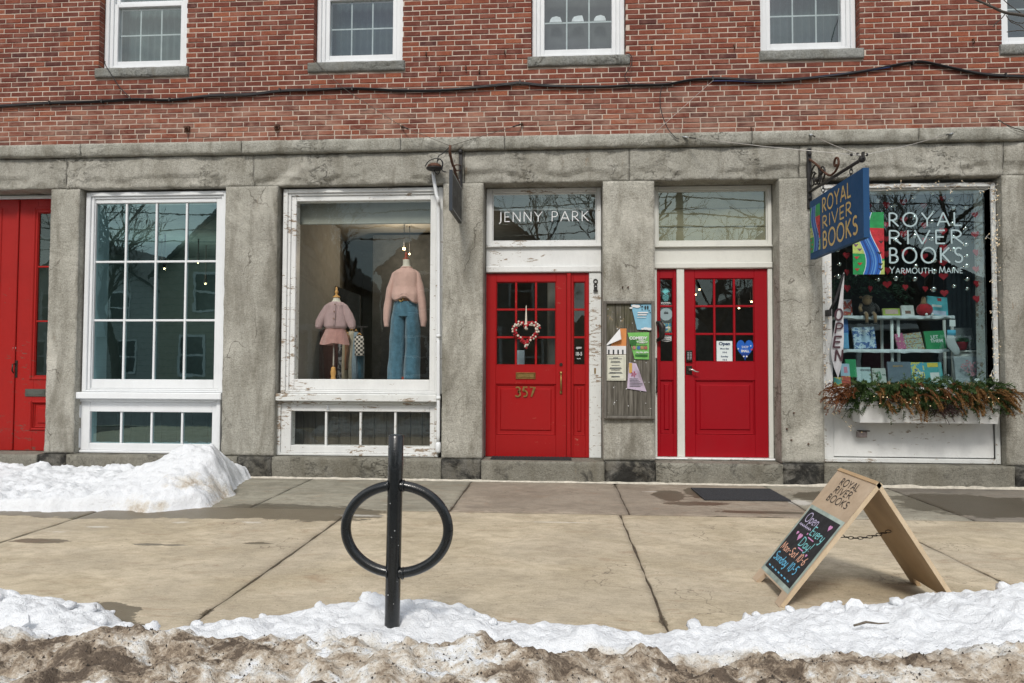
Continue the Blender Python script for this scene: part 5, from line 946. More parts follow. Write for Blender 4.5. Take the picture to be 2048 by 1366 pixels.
# --- a sock on a card, snowman, penguin, ornament
c = P(1900, 660, yk-.16); sk_ = thing('hanging_sock', 'white sock with a blue cuff hanging on a card from the top shelf', 'sock', (c.x, c.y, P(1900, 709, yk-.16).z)); sm_ = m_fabric('white_sock', (.62, .66, .66), .3, 50, 'Z', .06)
def sp_(px, py): return P(px, py, yk-.16)
obj('foot', MB().sweep([sp_(1903, 672), sp_(1901, 680), sp_(1904, 690), sp_(1911, 700), sp_(1915, 707), sp_(1916, 709)], [.05, .052, .055, .047, .035, .012], [.012, .016, .02, .02, .016, .006], n=16, up=(0, 1, 0)), sm_, sk_); obj('cuff', MB().sweep([sp_(1903, 660), sp_(1903, 671)], [.048, .05], [.012, .013], n=14, up=(0, 1, 0)), plain('sock_blue', (.10, .42, .60), .9), sk_); obj('card', MB().box(c.x-.005, c.x+.062, c.y-.003, c.y, P(0, 653, yk-.16).z+0*c.z, P(0, 641, yk-.16).z), wht, sk_); obj('hook', MB().sweep([sp_(1902, 641), sp_(1901, 634), sp_(1905, 634)], .003, n=5), 'steel', sk_)
c = P(1893, 768, yk-.2); sn = thing('snowman_toy', 'small striped white snowman toy beside the puppy book', 'toy', (c.x, c.y, G3[2])); obj('body', MB().ball((c.x, c.y, G3[2]+.05), .055, 12), clo, sn); obj('head', MB().ball((c.x+.005, c.y, G3[2]+.12), .038, 12), m_patch('zebra', [(.5, .52, .55), (.05, .05, .06), (.55, .56, .58)], 40), sn)
c = P(1949, 765, yk-.2); pn = thing('penguin_toy', 'black and white plush penguin at the lower right of the window', 'plush toy', (c.x, c.y, G3[2])); obj('body', MB().ball((c.x, c.y, G3[2]+.04), .05, 12), dk, pn); obj('face', MB().ball((c.x+.012, c.y-.03, G3[2]+.07), .038, 12, .6), wht, pn); obj('head', MB().ball((c.x-.005, c.y, G3[2]+.09), .042, 12, .7), dk, pn)
c = P(1924, 685, yk+.1); pt = thing('potted_plant', 'small green plant in a red pot on the side table', 'plant', (c.x, c.y, zs2)); obj('pot', MB().lathe((c.x, c.y, zs2), [(.035, 0), (.045, .005), (.062, .09), (.066, .095), (.055, .096)], 16), pc('potred', (.30, .015, .03)), pt)
m = MB(); R = random.Random(9)
for _ in range(70): t = R.uniform(0, 6.28); e = R.uniform(.2, 1.4); d = Vector((math.cos(t)*math.cos(e), math.sin(t)*math.cos(e), math.sin(e))); l = R.uniform(.05, .11); s_ = d.orthogonal()*.014; b_ = Vector((c.x, c.y, zs2+.09)); m.quad(b_+d*l*.3, b_+d*l*.7+s_, b_+d*l, b_+d*l*.7-s_)
obj('leaves', m, plain('leaf_green', (.03, .12, .05), .6, .3), pt, normals=False)
# --- hanging garlands of felt hearts and silver baubles
hm_ = plain('felt_red', (.36, .012, .022), .9, .2); sil = plain('silver_glass', (.70, .70, .66), .12, .05, metal=1); R = random.Random(21); nH = 0
gar = [(1676, 0, .38), (1692, 1, .42), (1712, 0, .40), (1738, 1, .45), (1757, 0, .42), (1773, 1, .36), (1790, 0, .46), (1808, 1, .40), (1828, 0, .34), (1848, 1, .44), (1866, 0, .36), (1886, 1, .42), (1905, 0, .36), (1932, 0, .40), (1951, 1, .36)]
for k, (px, kind, yy) in enumerate(gar):
    zt = P(px, 372, yy).z; zbm = P(px, R.uniform(560, 600) if kind else (655 if px == 1951 else R.uniform(545, 590)), yy).z; x = P(px, 480, yy).x
    t = thing('garland', ('string of red felt hearts' if kind else 'string of silver glass baubles')+' in the bookshop window, '+['first', 'second', 'third', 'fourth', 'fifth', 'sixth', 'seventh', 'eighth', 'ninth'][sum(1 for g in gar[:k] if g[1] == kind)]+' from left', 'garland', (x, yy, zbm), 'garlands in the bookshop window')
    if px == 1951: zt = P(px, 400, yy).z
    obj('string', MB().sweep([(x, yy, zt), (x, yy, zbm)], .0018, n=4), 'wired', t); z = zbm
    while z < zt-.05:
        if kind:
            s = R.uniform(.075, .10); q = MB().poly(heart_pts(s, s*.9, 20), (0, 0, 0), EX, EZ, .012); M = Matrix.Translation((x, yy, z)) @ Matrix.Rotation(R.uniform(-.7, .7), 4, 'Z'); obj('heart', MB().add(q, M), hm_, t); z += R.uniform(.16, .24)
        else: r = R.choice((.026, .032, .036)); obj('bauble', MB().ball((x+R.uniform(-.015, .015), yy, z), r, 10), sil, t); z += R.uniform(.10, .26)
# --- greenery swag between window and shop, dark back curtain on the right
m = MB(); R = random.Random(4)
for _ in range(900):
    x = R.uniform(G3[0], G3[1]-.5); zc = zs1+.28+.16*math.sin((x-G3[0])*2.2); b_ = Vector((x, .95+R.uniform(-.1, .1), zc+R.gauss(0, .09))); d = Vector((R.uniform(-1, 1), R.uniform(-1, .3), R.uniform(-1, 1))).normalized()*.06; s_ = d.orthogonal().normalized()*.006; m.quad(b_, b_+d*.5+s_, b_+d, b_+d*.5-s_)
obj('evergreen_swag', m, plain('swag_green', (.02, .06, .03), .7, .4), label='dark evergreen garland swagged behind the top shelf of the bookshop window', cat='garland', kind='stuff', normals=False)
m = MB(); n = 40
for i in range(n+1): x = P(1893, 600, 1.3).x+(P(1975, 600, 1.3).x-P(1893, 600, 1.3).x)*i/n; y = 1.3+.02*math.sin(i*1.3); m.v += [Vector((x, y, .4)), Vector((x, y, 2.6))]
for i in range(n): m.f.append((2*i, 2*i+2, 2*i+3, 2*i+1)); m.a.append(0); m.sm.append(True)
obj('curtain', m, m_fabric('slate_curtain', (.13, .17, .19), 0, var=.1), label='slate blue curtain hanging at the back right of the bookshop window', cat='curtain', normals=False)
# --- lettering and river picture on the glass
yl = YW+.072; vin = plain('pale_vinyl', (.40, .52, .54), .55, .05)
for t, pa, pb, pt_, pb_ in (('ROYAL', 1777, 1923, 426, 453), ('RIVER', 1777, 1926, 461, 488.5), ('BOOKS', 1778, 1926, 496, 526)):
    o = P(pa, pb_, yl); letters(t, o, EX, EZ, P(pa, pt_, yl).z-o.z, .115, vin, ww3, gap=.26, fit=P(pb, pb_, yl).x-o.x, d0=.002)
o = P(1779, 547, yl); letters('YARMOUTH, MAINE', o, EX, EZ, .078, .11, vin, ww3, gap=.16, fit=P(1925, 547, yl).x-o.x, small=.8, d0=.002)
def river(o, u, w, W_, H_, parent, d0):                # picture of a river between fields; o = lower left corner
    o, u, w = Vector(o), Vector(u), Vector(w); n = u.cross(w).normalized()
    def mid(t): return .50+.16*math.sin(t*5.6+.4)-.06*t+.02
    K = 24; pts = [(mid(i/K), i/K) for i in range(K+1)]; hw = lambda t: .20+.06*(1-t)
    def P2(l, d, mat, nm='picture_patch'): obj(nm, MB().poly([(x*W_, y*H_) for x, y in l], o, u, w, d), mat, pic)
    pic = obj('river_picture', MB().poly([(0, 0), (W_, 0), (W_, H_), (0, H_)], o, u, w, d0), plain('river_green', (.012, .26, .07), .5, .3, 14), parent)
    gl_, rd_ = plain('field_lime', (.42, .52, .14), .5, .2, 20), plain('field_red', (.46, .02, .03), .5, .3, 20); b1, b2, b3, wv = plain('river_blue', (.015, .11, .42), .5, .25, 14), plain('river_deep', (.01, .045, .22), .5, .2), plain('river_light', (.10, .27, .55), .5, .2), plain('river_foam', (.55, .66, .72), .6, .05)
    L_ = [(x-hw(y), y) for x, y in pts]; R_ = [(x+hw(y), y) for x, y in pts]
    P2([(0, .34)]+[(max(0.01, x-hw(y)), y) for x, y in pts if .32 <= y <= .56]+[(0, .56)], d0+.0006, gl_)
    P2([(min(.99, x+hw(y)), y) for x, y in pts if .24 <= y <= .75]+[(1, .74), (1, .25)], d0+.0006, rd_); P2([(min(.99, x+hw(y)), y) for x, y in pts if 0 <= y <= .22]+[(1, .22), (1, 0)], d0+.0007, gl_)
    P2(L_+R_[::-1], d0+.0012, b1)
    for off, mt, wd in ((-.10, b2, .05), (.05, b3, .045), (.13, b2, .03), (-.02, b3, .02)): obj('current', MB().stroke([((x+off*hw(y)/.22)*W_, y*H_) for x, y in pts], o, u, w, wd*W_, d0+.0018), mt, pic, normals=False)
    for l in (L_, R_): obj('bank', MB().stroke([(x*W_, y*H_) for x, y in l], o, u, w, .022*W_, d0+.0022), wv, pic, normals=False)
    for x, y, mt in ((.13, .08, rd_), (.22, .17, rd_), (.12, .27, rd_), (.22, .40, pc('purple', (.16, .05, .16))), (.10, .47, pc('purple', (.16, .05, .16))), (.88, .08, dk), (.88, .16, dk), (.85, .34, dk), (.9, .52, dk)):
        obj('sprig', (lambda q: [q.stroke([(x*W_, (y-.02)*H_), ((x+a)*W_, (y+.02)*H_)], o, u, w, .018*W_, d0+.0026+.0002*i) for i, a in enumerate((-.07, -.035, 0, .035, .07))] and q)(MB()), mt, pic, normals=False)
    return pic
o = P(1706, 549, yl); river(o, EX, EZ, P(1769, 549, yl).x-o.x, P(1706, 425, yl).z-o.z, ww3, .002)
# ================================================================ THINGS ON THE FRONT
def WP(pts, y): return [P(a, b, y) for a, b in pts]
def smooth(pts, k=5):
    pts = [Vector(p) for p in pts]; o = []
    for i in range(len(pts)-1):
        a, b, c, d = pts[max(i-1, 0)], pts[i], pts[i+1], pts[min(i+2, len(pts)-1)]
        for j in range(k): t = j/k; o.append(.5*((2*b)+(c-a)*t+(2*a-5*b+4*c-d)*t*t+(3*b-a-3*c+d)*t**3))
    return o+[pts[-1]]
# --- cable run
run = [(-80, 216), (0, 211), (100, 206), (205, 203), (265, 199.5), (340, 200), (420, 191), (500, 188), (560, 181), (625, 180), (705, 177.5), (760, 180), (800, 182), (870, 181), (930, 176.5), (1020, 167), (1040, 165), (1100, 171), (1200, 174), (1270, 171), (1330, 170), (1380, 160), (1425, 157), (1470, 158), (1530, 162), (1600, 157), (1700, 147), (1780, 133), (1825, 125.5), (1850, 125), (1900, 135), (1960, 147), (2010, 151), (2048, 152), (2130, 154)]
cb = thing('cable_bundle', 'black bundle of utility cables sagging along the brick wall', 'cables', P(1000, 175, -.02))
for k, (mt, r, dy, ph) in enumerate((('cable', .013, -.018, 0), ('cable', .009, -.034, 1.7), ('cable', .007, -.024, 3.1), ('cableb', .008, -.030, 4.4))):
    pts = []
    for i, (a, b) in enumerate(run):
        if mt == 'cableb' and not 1380 < a < 1800: continue
        pts.append(P(a, b+2.2*math.sin(a*.012+ph)*(1 if k else .2)+(4 if mt == 'cableb' and a < 1700 else 0), dy))
    obj('cable', MB().sweep(smooth(pts, 4), r, n=6), mt, cb)
for a, b in ((100, 206), (205, 203), (340, 200), (560, 181), (705, 178), (1040, 165), (1425, 157), (1825, 126), (2010, 151)): c = P(a, b, -.02); obj('clip', MB().box(c.x-.008, c.x+.008, -.045, -.002, c.z-.022, c.z+.022), 'iron', cb)
obj('cable', MB().sweep(smooth(WP([(210, 122), (211, 130), (222, 148), (240, 175), (258, 193), (265, 199)], -.045), 4), .006, n=5), 'cable', cb)
obj('cable', MB().sweep(smooth(WP([(1252, 106), (1260, 109), (1264, 117), (1262, 132), (1252, 146), (1250, 155), (1260, 170)], -.05), 4), .005, n=5), 'cable', cb)
obj('cable', MB().sweep(smooth(WP([(1325, 171), (1321, 186), (1320, 202), (1322, 220), (1328, 240), (1336, 258), (1346, 270), (1352, 276), (1359, 278)], -.075), 4), .005, n=5), 'cable', cb)
obj('loose_wire', MB().sweep(smooth(WP([(631, 120), (643, 135), (687, 176), (740, 212), (804, 253)], -.05), 3), .003, n=4), 'wired', cb)
obj('loose_wire', MB().sweep(WP([(1427, 160), (1340, 238), (1269, 302)], -.08), .0022, n=4), 'wire', cb)
obj('cable', MB().sweep(smooth(WP([(2000, 240), (2015, 252), (2035, 262), (2060, 268)], -.08), 3), .003, n=4), 'wired', cb)
# --- small irons left in the wall
for px, py, t, big in ((376, 258, 'left of two square anchor bolts in the lowest bricks at the left', 1), (555, 255, 'right of two square anchor bolts in the lowest bricks at the left', 1), (853, 108, 'small rusty hook in the brick right of the second upper window', 0), (880, 137, 'lower small rusty hook right of the second upper window', 0), (932, 136, 'small rusty hook midway between the second and third upper windows', 0), (959, 143, 'rusty hook low between the second and third upper windows', 0), (1010, 104, 'small rusty hook just left of the third upper window', 0), (1303, 97, 'small rusty hook right of the third upper window', 0), (1468, 93, 'small rusty hook left of the fourth upper window', 0), (1945, 82, 'small rusty hook left of the rightmost upper window', 0), (1502, 259, 'rusty peg on the stone band above the right red door', 0)):
    c = P(px, py, 0); m = MB()
    if big: m.box(c.x-.028, c.x+.028, -.03, .002, c.z-.03, c.z+.03, M=None); m.sweep([c+Vector((0, -.02, 0)), c+Vector((0, -.075, -.002))], .016, n=8); m.sweep([c+Vector((0, -.05, 0)), c+Vector((-.004, -.05, -.06))], .012, n=6)
    else: m.sweep([c+Vector((0, .01, .02)), c+Vector((0, -.03, .01)), c+Vector((0, -.035, -.025)), c+Vector((.004, -.02, -.04))], .008, n=6)
    obj('wall_anchor' if big else 'wall_hook', m, 'rust', label=t, cat='bolt' if big else 'hook')
# --- hanging blue sign and its wrought iron bracket
X0 = P(1618, 385, 0).x; br = thing('sign_bracket', 'black wrought iron scroll bracket carrying the blue hanging sign', 'bracket', (X0, -.02, 3.15))
def q0(px, py): return Q(px, py, X0)
obj('wall_bar', MB().bbox(X0-.024, X0+.024, -.03, .004, P(1618, 418, 0).z, P(1618, 298, 0).z, .005), 'iron', br)
tip = Vector((X0, -1.37, 3.315)); base = Vector((X0, -.02, 3.345))
obj('arm', MB().sweep([base, tip], .017, n=8), 'iron', br); obj('tip_knob', MB().ball(tip, .034, 10).box(X0-.01, X0+.01, tip.y-.04, tip.y-.01, tip.z, tip.z+.06), 'iron', br)
st_ = [Vector((X0, -.03, 3.72)), Vector((X0, -.26, 3.585)), Vector((X0, -.42, 3.475)), Vector((X0, -.55, 3.395)), Vector((X0, -.64, 3.365))]; obj('stay', MB().sweep(smooth(st_, 4), .013, n=6, up=(1, 0, 0)), 'rust', br)
def spiral(c, r0, turns, a0, sgn, n=26): return [Vector((X0, c[0]+math.cos(a0+sgn*2*math.pi*turns*i/n)*r0*(1-.78*i/n), c[1]+math.sin(a0+sgn*2*math.pi*turns*i/n)*r0*(1-.78*i/n))) for i in range(n+1)]
obj('scroll', MB().sweep(smooth([Vector((X0, -.64, 3.365)), Vector((X0, -.75, 3.375)), Vector((X0, -.83, 3.42))], 4)+spiral((-.765, 3.455), .072, .95, math.pi+.35, -1), .012, n=6, up=(1, 0, 0)), 'rust', br)
for c, r, a, s in (((-.20, 3.47), .15, .4, 1), ((-.40, 3.44), .095, .6, 1), ((-.12, 3.45), .10, 2.6, -1), ((-.30, 3.40), .055, 1, -1)): obj('scroll', MB().sweep(spiral(c, r, 1.25, a, s), .010, n=6, up=(1, 0, 0)), 'iron', br)
obj('leaf', MB().ball((X0, -.26, 3.42), .035, 8, 1.4, .7).ball((X0, -.36, 3.47), .026, 8, 1.2, 1.1), 'iron', br)
obj('mount_bolt', MB().ball((X0, -.04, 3.78), .022, 8), 'iron', br); obj('mount_bolt', MB().ball((X0, -.045, 3.27), .022, 8), 'iron', br)
sY0, sY1, sZ0, sZ1 = -.10, -1.452, 2.552, 3.21; T2_ = .028
hs_ = thing('hanging_sign', 'blue hanging shop sign reading ROYAL RIVER BOOKS in gold letters', 'sign', (X0, -.78, sZ0)); sgb = m_paint('sign_blue', (.003, .058, .165), .6, 0, grime=.15)
obj('board', MB().box(X0-T2_, X0+T2_, sY1, sY0, sZ0, sZ1), sgb, hs_)
gold = plain('gilt', (.62, .44, .16), .42, .25, 40); u, w = Vector((0, -1, 0)), EZ; xf = X0-T2_
for t, ya, yb, zb_, zt_ in (('ROYAL', .37, 1.09, 3.005, 3.155), ('RIVER', .37, 1.10, 2.83, 2.96), ('BOOKS', .375, 1.23, 2.615, 2.79)):
    letters(t, (xf, sY0-ya, zb_), u, w, zt_-zb_, .15, gold, hs_, gap=.20, fit=yb-ya, d0=.003)
river((xf, sY0-.012, sZ0+.07), u, w, .285, sZ1-sZ0-.15, hs_, .002)
for yy in (-.42, -1.13): obj('chain_link', (lambda m: [m.sweep([(X0+(math.cos(t)*.016 if i % 2 else 0), yy+(0 if i % 2 else math.cos(t)*.016), 3.225+i*.038+math.sin(t)*.026) for t in [2*math.pi*k/12 for k in range(13)]], .0045, n=5) for i in range(3)] and m)(MB()), 'iron', hs_)
# guy wires to the stone band
for pa, t in (((1369, 274), 'long pale guy wire running left from the blue sign bracket'), ((1621, 269), 'short pale guy wire above the bracket wall bar of the blue sign'), ((1903, 267), 'pale guy wire running right from the blue sign bracket')):
    a = P(*pa, -.065); g_ = thing('guy_wire', t, 'wire', a); obj('wire', MB().sweep([a+(tip-a)*.06, a+(tip+Vector((0, 0, .03))-a)*.5+Vector((0, 0, -.01)), tip+Vector((0, 0, .035))], .0035, n=5), 'wire', g_)
    d = (tip-a).normalized(); obj('anchor_plate', MB().sweep([a-d*.03, a+d*.05], [.018, .018], [.008, .008], n=6), 'zinc', g_); obj('turnbuckle', MB().sweep([a+d*.07, a+d*.16], .007, n=6), 'iron', g_); obj('clamp', MB().ball(tip-d*.10+Vector((0, 0, .03)), .016, 6), 'iron', g_)
# --- small dark blade sign, its rusty bracket, lamp box and conduit
X1 = P(921.5, 340, 0).x; b2 = thing('sign_bracket', 'rusty iron bracket carrying the small dark blade sign', 'bracket', (X1, -.02, 3.4)); z_t, z_m = P(922, 305, 0).z, P(922, 377, 0).z
obj('wall_bar', MB().bbox(X1-.022, X1+.022, -.03, .004, z_m, z_t, .005).ball((X1, -.03, z_t), .03, 8), 'iron', b2)
tp = Vector((X1, -.80, 3.70)); obj('arm', MB().sweep(smooth([tp, Vector((X1, -.81, 3.62)), Vector((X1, -.62, 3.55)), Vector((X1, -.15, 3.47)), Vector((X1, -.02, 3.44))], 4), .015, n=7, up=(1, 0, 0)), 'rust', b2)
for za, zb_ in ((3.72, 3.63), (3.66, 3.56)): obj('strut', MB().sweep([(X1, -.02, za), (X1, -.34, zb_), (X1, -.55, 3.56)], .008, n=5, up=(1, 0, 0)), 'rust', b2)
bs2 = thing('blade_sign', 'small charcoal blade sign with faint pale lettering beside the clothes shop window', 'sign', (X1, -.36, 3.02)); chr_ = plain('charcoal_board', (.040, .042, .042), .6, .15); slate = plain('slate_edge', (.018, .026, .036), .5)
obj('board', MB().box(X1-.018, X1+.018, -.735, .0-.03, 3.02, 3.455), chr_, bs2); obj('end_cap', MB().box(X1-.019, X1+.019, -.742, -.7355, 3.015, 3.46), slate, bs2)
u2 = Vector((0, 1, 0)); obj('border', MB().stroke([(0, 0), (.66, 0), (.66, .39), (0, .39), (0, 0)], (X1+.018, -.715, 3.043), u2, EZ, .008, .001), plain('faded_white', (.45, .45, .43), .7), bs2, normals=False)
letters('JENNY PARK', (X1+.018, -.66, 3.21), u2, EZ, .075, .09, plain('faded_grey', (.20, .20, .195), .7), bs2, gap=.22, fit=.55, d0=.002)
for yy in (-.62, -.12): obj('link', MB().sweep([(X1, yy+math.cos(t)*.012, 3.49+math.sin(t)*.035) for t in [2*math.pi*k/12 for k in range(13)]], .004, n=5, up=(1, 0, 0)), 'steel', bs2)
for pa, t in (((804, 253), 'dark guy wire running left from the rusty bracket to the brick wall'), ((1044, 248), 'dark guy wire running right from the rusty bracket to the brick wall')):
    a = P(*pa, -.02); g_ = thing('guy_wire', t, 'wire', a); obj('wire', MB().sweep([a, tp], .0028, n=4), 'wired', g_); d = (tp-a).normalized(); obj('turnbuckle', MB().sweep([a, a+d*.16], .009, n=6), 'iron', g_); obj('eye_bolt', MB().ball(a, .02, 7), 'rust', g_)
c = P(869, 333, -.10); jb = thing('junction_box', 'rusty weathered junction box with looping wires on top of the white conduit', 'junction box', c-Vector((0, 0, .04)))
obj('lid', MB().lathe(c-Vector((0, 0, .02)), [(.085, 0), (.09, .01), (.078, .035), (.05, .052), (.01, .055)], 14), 'rust', jb); obj('tray', MB().lathe(c-Vector((0, 0, .045)), [(.05, 0), (.095, .012), (.10, .024)], 14), 'iron', jb)
for k, pp in enumerate(([(850, 333), (858, 322), (872, 317), (882, 320), (885, 330), (880, 338)], [(874, 330), (875, 322), (880, 318), (886, 326), (884, 340), (893, 344)], [(874, 325), (877, 312), (884, 308), (893, 300), (897, 295)], [(868, 340), (872, 347), (877, 348), (880, 341)])): obj('wire_loop', MB().sweep(smooth(WP(pp, -.14+.01*k), 4), .006, n=5), 'cable', jb)
cp = WP([(865.5, 338), (868, 360), (873, 390), (876.5, 402)], -.02)+WP([(877.5, 440), (877.5, 665)], .035)+WP([(877, 672), (877, 800), (876.5, 885)], .035)
cn = thing('conduit', 'white painted conduit pipe running down the right side of the clothes shop window', 'pipe', P(876, 906, .035)); obj('pipe', MB().sweep(smooth(cp, 4), .021, n=10), 'white', cn); c = P(876.5, 896, .035); obj('boot', MB().sweep([c+Vector((0, 0, .07)), c+Vector((0, 0, .04)), c+Vector((0, 0, -.04)), c+Vector((0, 0, -.06))], [.024, .033, .033, .02], n=12), 'white', cn)
for py in (672, 796): c = P(877, py, .035); obj('coupling', MB().sweep([c+Vector((0, 0, .02)), c-Vector((0, 0, .02))], .026, n=10), 'white', cn)
c = P(656, 812, YW-.01); obj('sash_hook', MB().box(c.x-.008, c.x+.008, c.y-.012, c.y, c.z-.05, c.z+.01), 'zinc', label='small zinc hook below the clothes shop window sill', cat='hook')
# --- notice board and its papers
a, b, c0, c1 = RX(1207, 1309, 602, 838, -.03); nb = thing('notice_board', 'weathered grey wooden notice board fixed to the stone pier', 'notice board', ((a+b)/2, -.02, c0))
pw = (b-a-.07)/5
for i in range(5): obj('plank', MB().bbox(a+.035+i*pw+.001, a+.035+(i+1)*pw-.001, -.022+.001*(i % 2), .0, c0+.035, c1-.035, .003), 'weath', nb)
obj('frame', MB().ring(a, b, -.055, .004, c0, c1, .036, .036, .036, .008), 'wframe', nb)
def rnp(px, py): q = P(px, py, -.03); return q.x, q.z
def paper(name, label, cat, corners, mat, curl=None, y=-.032, n=14):      # bilinear sheet with an optional lifted corner
    (ax, az), (bx, bz_), (cx_, cz_), (dx, dz) = [rnp(*q) for q in corners]    # TL TR BR BL
    m = MB()
    for j in range(n+1):
        for i in range(n+1):
            s, t = i/n, j/n; x = (ax*(1-s)+bx*s)*(1-t)+(dx*(1-s)+cx_*s)*t; z = (az*(1-s)+bz_*s)*(1-t)+(dz*(1-s)+cz_*s)*t; yy = y-.002-.004*abs(fb((x*6, z*6, ax), 2))
            if curl: d = max(0, 1-math.hypot(s-curl[0], t-curl[1])/curl[2]); yy -= curl[3]*d*d
            m.v.append(Vector((x, yy, z)))
    for j in range(n):
        for i in range(n): q = j*(n+1)+i; m.f.append((q, q+1, q+n+2, q+n+1)); m.a.append(0); m.sm.append(True)
    o = obj(name, m, mat, label=label, cat=cat, group='papers on the notice board', normals=False); return o
ink = plain('print_ink', (.10, .11, .12), .8); pskb = plain('paper_sky', (.22, .46, .60), .7, .08); pgr = plain('paper_green', (.17, .46, .11), .7, .12); pcr = plain('paper_cream', (.64, .64, .53), .8, .05); por = plain('paper_orange', (.62, .24, .07), .7, .12); plv = plain('paper_lilac', (.52, .43, .55), .7, .06); pwh = plain('paper_white', (.70, .70, .70), .8, .04)
def deco(parent, rects, mat, d=.009, name='print'):
    m = MB()
    for p0, q0_, p1, q1_ in rects: x0_, z0_ = rnp(p0, q1_); x1_, z1_ = rnp(p1, q0_); m.box(x0_, x1_, -.032-d, -.031-d, z0_, z1_)
    return obj(name, m, mat, parent)
p1 = paper('poster', 'pale blue poster with two birds at the top right of the notice board', 'poster', ((1261, 606.5), (1303, 606.5), (1303, 661), (1274, 659)), pskb, (0, 1, .5, .0))
cl_ = MB(); 
for px, py, r in ((1268, 612, .03), (1274, 613, .035), (1262, 616, .02), (1298, 658, .03), (1291, 657, .03), (1285, 658, .02)): x_, z_0 = rnp(px, py); obj('cloud', MB().poly(arc(0, 0, r, r*.5, 0, 340, 12), (x_, -.042-.0004*px % .002, z_0), EX, EZ, .0006), pwh, p1)
bd = MB()
for px, py in ((1290, 615), (1295, 615)): x_, z_0 = rnp(px, py); bd.poly([(0, -.028), (.010, -.012), (.011, .01), (.002, .022), (-.006, .018), (-.009, .0), (-.006, -.014)], (x_, -.045, z_0), EX, EZ, .001)
for px, py in ((1283, 614), (1284, 619), (1281, 611), (1298, 621), (1300, 625), (1285, 613)): x_, z_0 = rnp(px, py); bd.poly(arc(0, 0, .008, .006, 0, 300, 6), (x_, -.0455, z_0), EX, EZ, .0008)
obj('bird', bd, dk, p1); deco(p1, [(1275, 624, 1296, 626.5), (1275, 628.5, 1293, 631), (1274, 634.5, 1292, 635.5)], pwh, .012)
p2 = paper('poster', 'green comedy night poster in the middle of the notice board', 'poster', ((1255, 665.5), (1298, 664.5), (1298, 719), (1269, 718)), pgr)
x_, z_0 = rnp(1276, 676.5); txt('COMEDY', (x_, -.044, z_0), EX, EZ, .046, pwh, p2, bold=.0022, sx=1.05)
x_, z_0 = rnp(1284, 683.5); ov = obj('badge', MB().poly(arc(0, 0, .062, .018, 0, 345, 23), (x_, -.042, z_0), EX, Vector((0, 0, 1)), .0012), pwh, p2); txt('ON TAP', (x_, -.0445, z_0), EX, EZ, .028, pgr, ov, bold=.001)
x_, z_0 = rnp(1284, 705); txt('FRI, FEB. 28TH', (x_, -.044, z_0), EX, EZ, .023, pwh, p2, bold=.0008)
x_, z_0 = rnp(1266, 685); obj('print', MB().poly(arc(0, 0, .040, .04, 0, 340, 16), (x_, -.0405, z_0), EX, EZ, .0008), plain('print_green', (.03, .14, .03), .8), p2)
for px, c_ in ((1268, (.4, .2, .15)), (1277, (.06, .15, .35)), (1284, (.35, .22, .1)), (1291, (.3, .1, .08))): x_, z_0 = rnp(px, 695.5); obj('portrait', MB().poly(arc(0, 0, .021, .021, 0, 330, 11), (x_, -.043, z_0), EX, EZ, .0008), plain('face_%d' % px, c_, .8, .3, 60), p2)
deco(p2, [(1271, 690, 1294, 690.8), (1270, 709, 1295, 713)], plain('print_green', (.03, .14, .03), .8), .010)
p3 = paper('poster', 'orange poster with piano keys and a folded corner at the left of the notice board', 'poster', ((1240, 657), (1253, 657), (1252, 709), (1211.5, 709)), por)
for v in p3.data.vertices: pass
deco(p3, [(1212, 692, 1252, 708.5)], pwh, .008, 'keys_white'); deco(p3, [(1216+9.3*k, 699.5, 1219+9.3*k, 708.3) for k in range(4)], dk, .010, 'keys_black')
m = MB(); A, B, C_, D_ = [Vector((rnp(*q)[0], -.046, rnp(*q)[1])) for q in ((1239, 658), (1241, 679), (1213, 691), (1212, 690))]
m.quad(A, B+Vector((0, -.045, 0)), C_, D_); m.quad(A, B+Vector((0, -.045, 0)), B+Vector((.01, -.01, .0)), A+Vector((.004, .0, 0))); obj('folded_corner', m, pwh, p3)
p4 = paper('notice', 'cream typed notice pinned under the orange poster', 'notice', ((1211, 710), (1252, 709.5), (1251.5, 761), (1210.5, 761)), pcr); deco(p4, [(1231-w_, y_, 1231+w_, y_+.9) for y_, w_ in ((715, 5), (717, 13), (722, 9), (724.5, 10), (730, 8), (735, 11), (737, 12), (739.5, 9), (744, 12), (746, 14), (752, 8), (753.5, 9))], ink, .007); x_, z_0 = rnp(1214.5, 758); x1_, z1_ = rnp(1248, 713); obj('rule', MB().stroke([(0, 0), (x1_-x_, 0), (x1_-x_, z1_-z_0), (0, z1_-z_0), (0, 0)], (x_, -.0395, z_0), EX, EZ, .002, .0008), ink, p4, normals=False)
p5 = paper('leaflet', 'lilac leaflet with a curled right edge at the bottom of the notice board', 'leaflet', ((1258, 724.5), (1272, 727), (1293, 783), (1254, 777)), plv, (1, .3, .6, .05)); deco(p5, [(1258, 726, 1264, 746)], plain('paper_amber', (.58, .36, .08), .7, .1), .007, 'amber_band'); x_, z_0 = rnp(1267, 748); obj('blossom', (lambda m: [m.poly([(0, 0), (.03*math.cos(t-.25), .03*math.sin(t-.25)), (.034*math.cos(t+.25), .034*math.sin(t+.25))], (x_, -.046, z_0), EX, EZ, .001) for t in (0, 1.25, 2.5, 3.75, 5)] and m)(MB()), plain('magenta', (.42, .02, .08), .7), p5); deco(p5, [(1259, y_, 1259+w_, y_+.8) for y_, w_ in ((757, 17), (760, 24), (763, 25), (766, 26), (769, 26), (772, 22))], ink, .009)
m = MB(); R = random.Random(2)
for _ in range(34): px, py = R.uniform(1213, 1302), R.uniform(612, 828); x_, z_0 = rnp(px, py); s_ = R.uniform(.003, .009); m.poly(arc(0, 0, s_, s_*R.uniform(.5, 1), R.uniform(0, 60), 330, 5), (x_, -.0245, z_0), EX, EZ, .001)
obj('paper_scraps', m, pwh, nb)
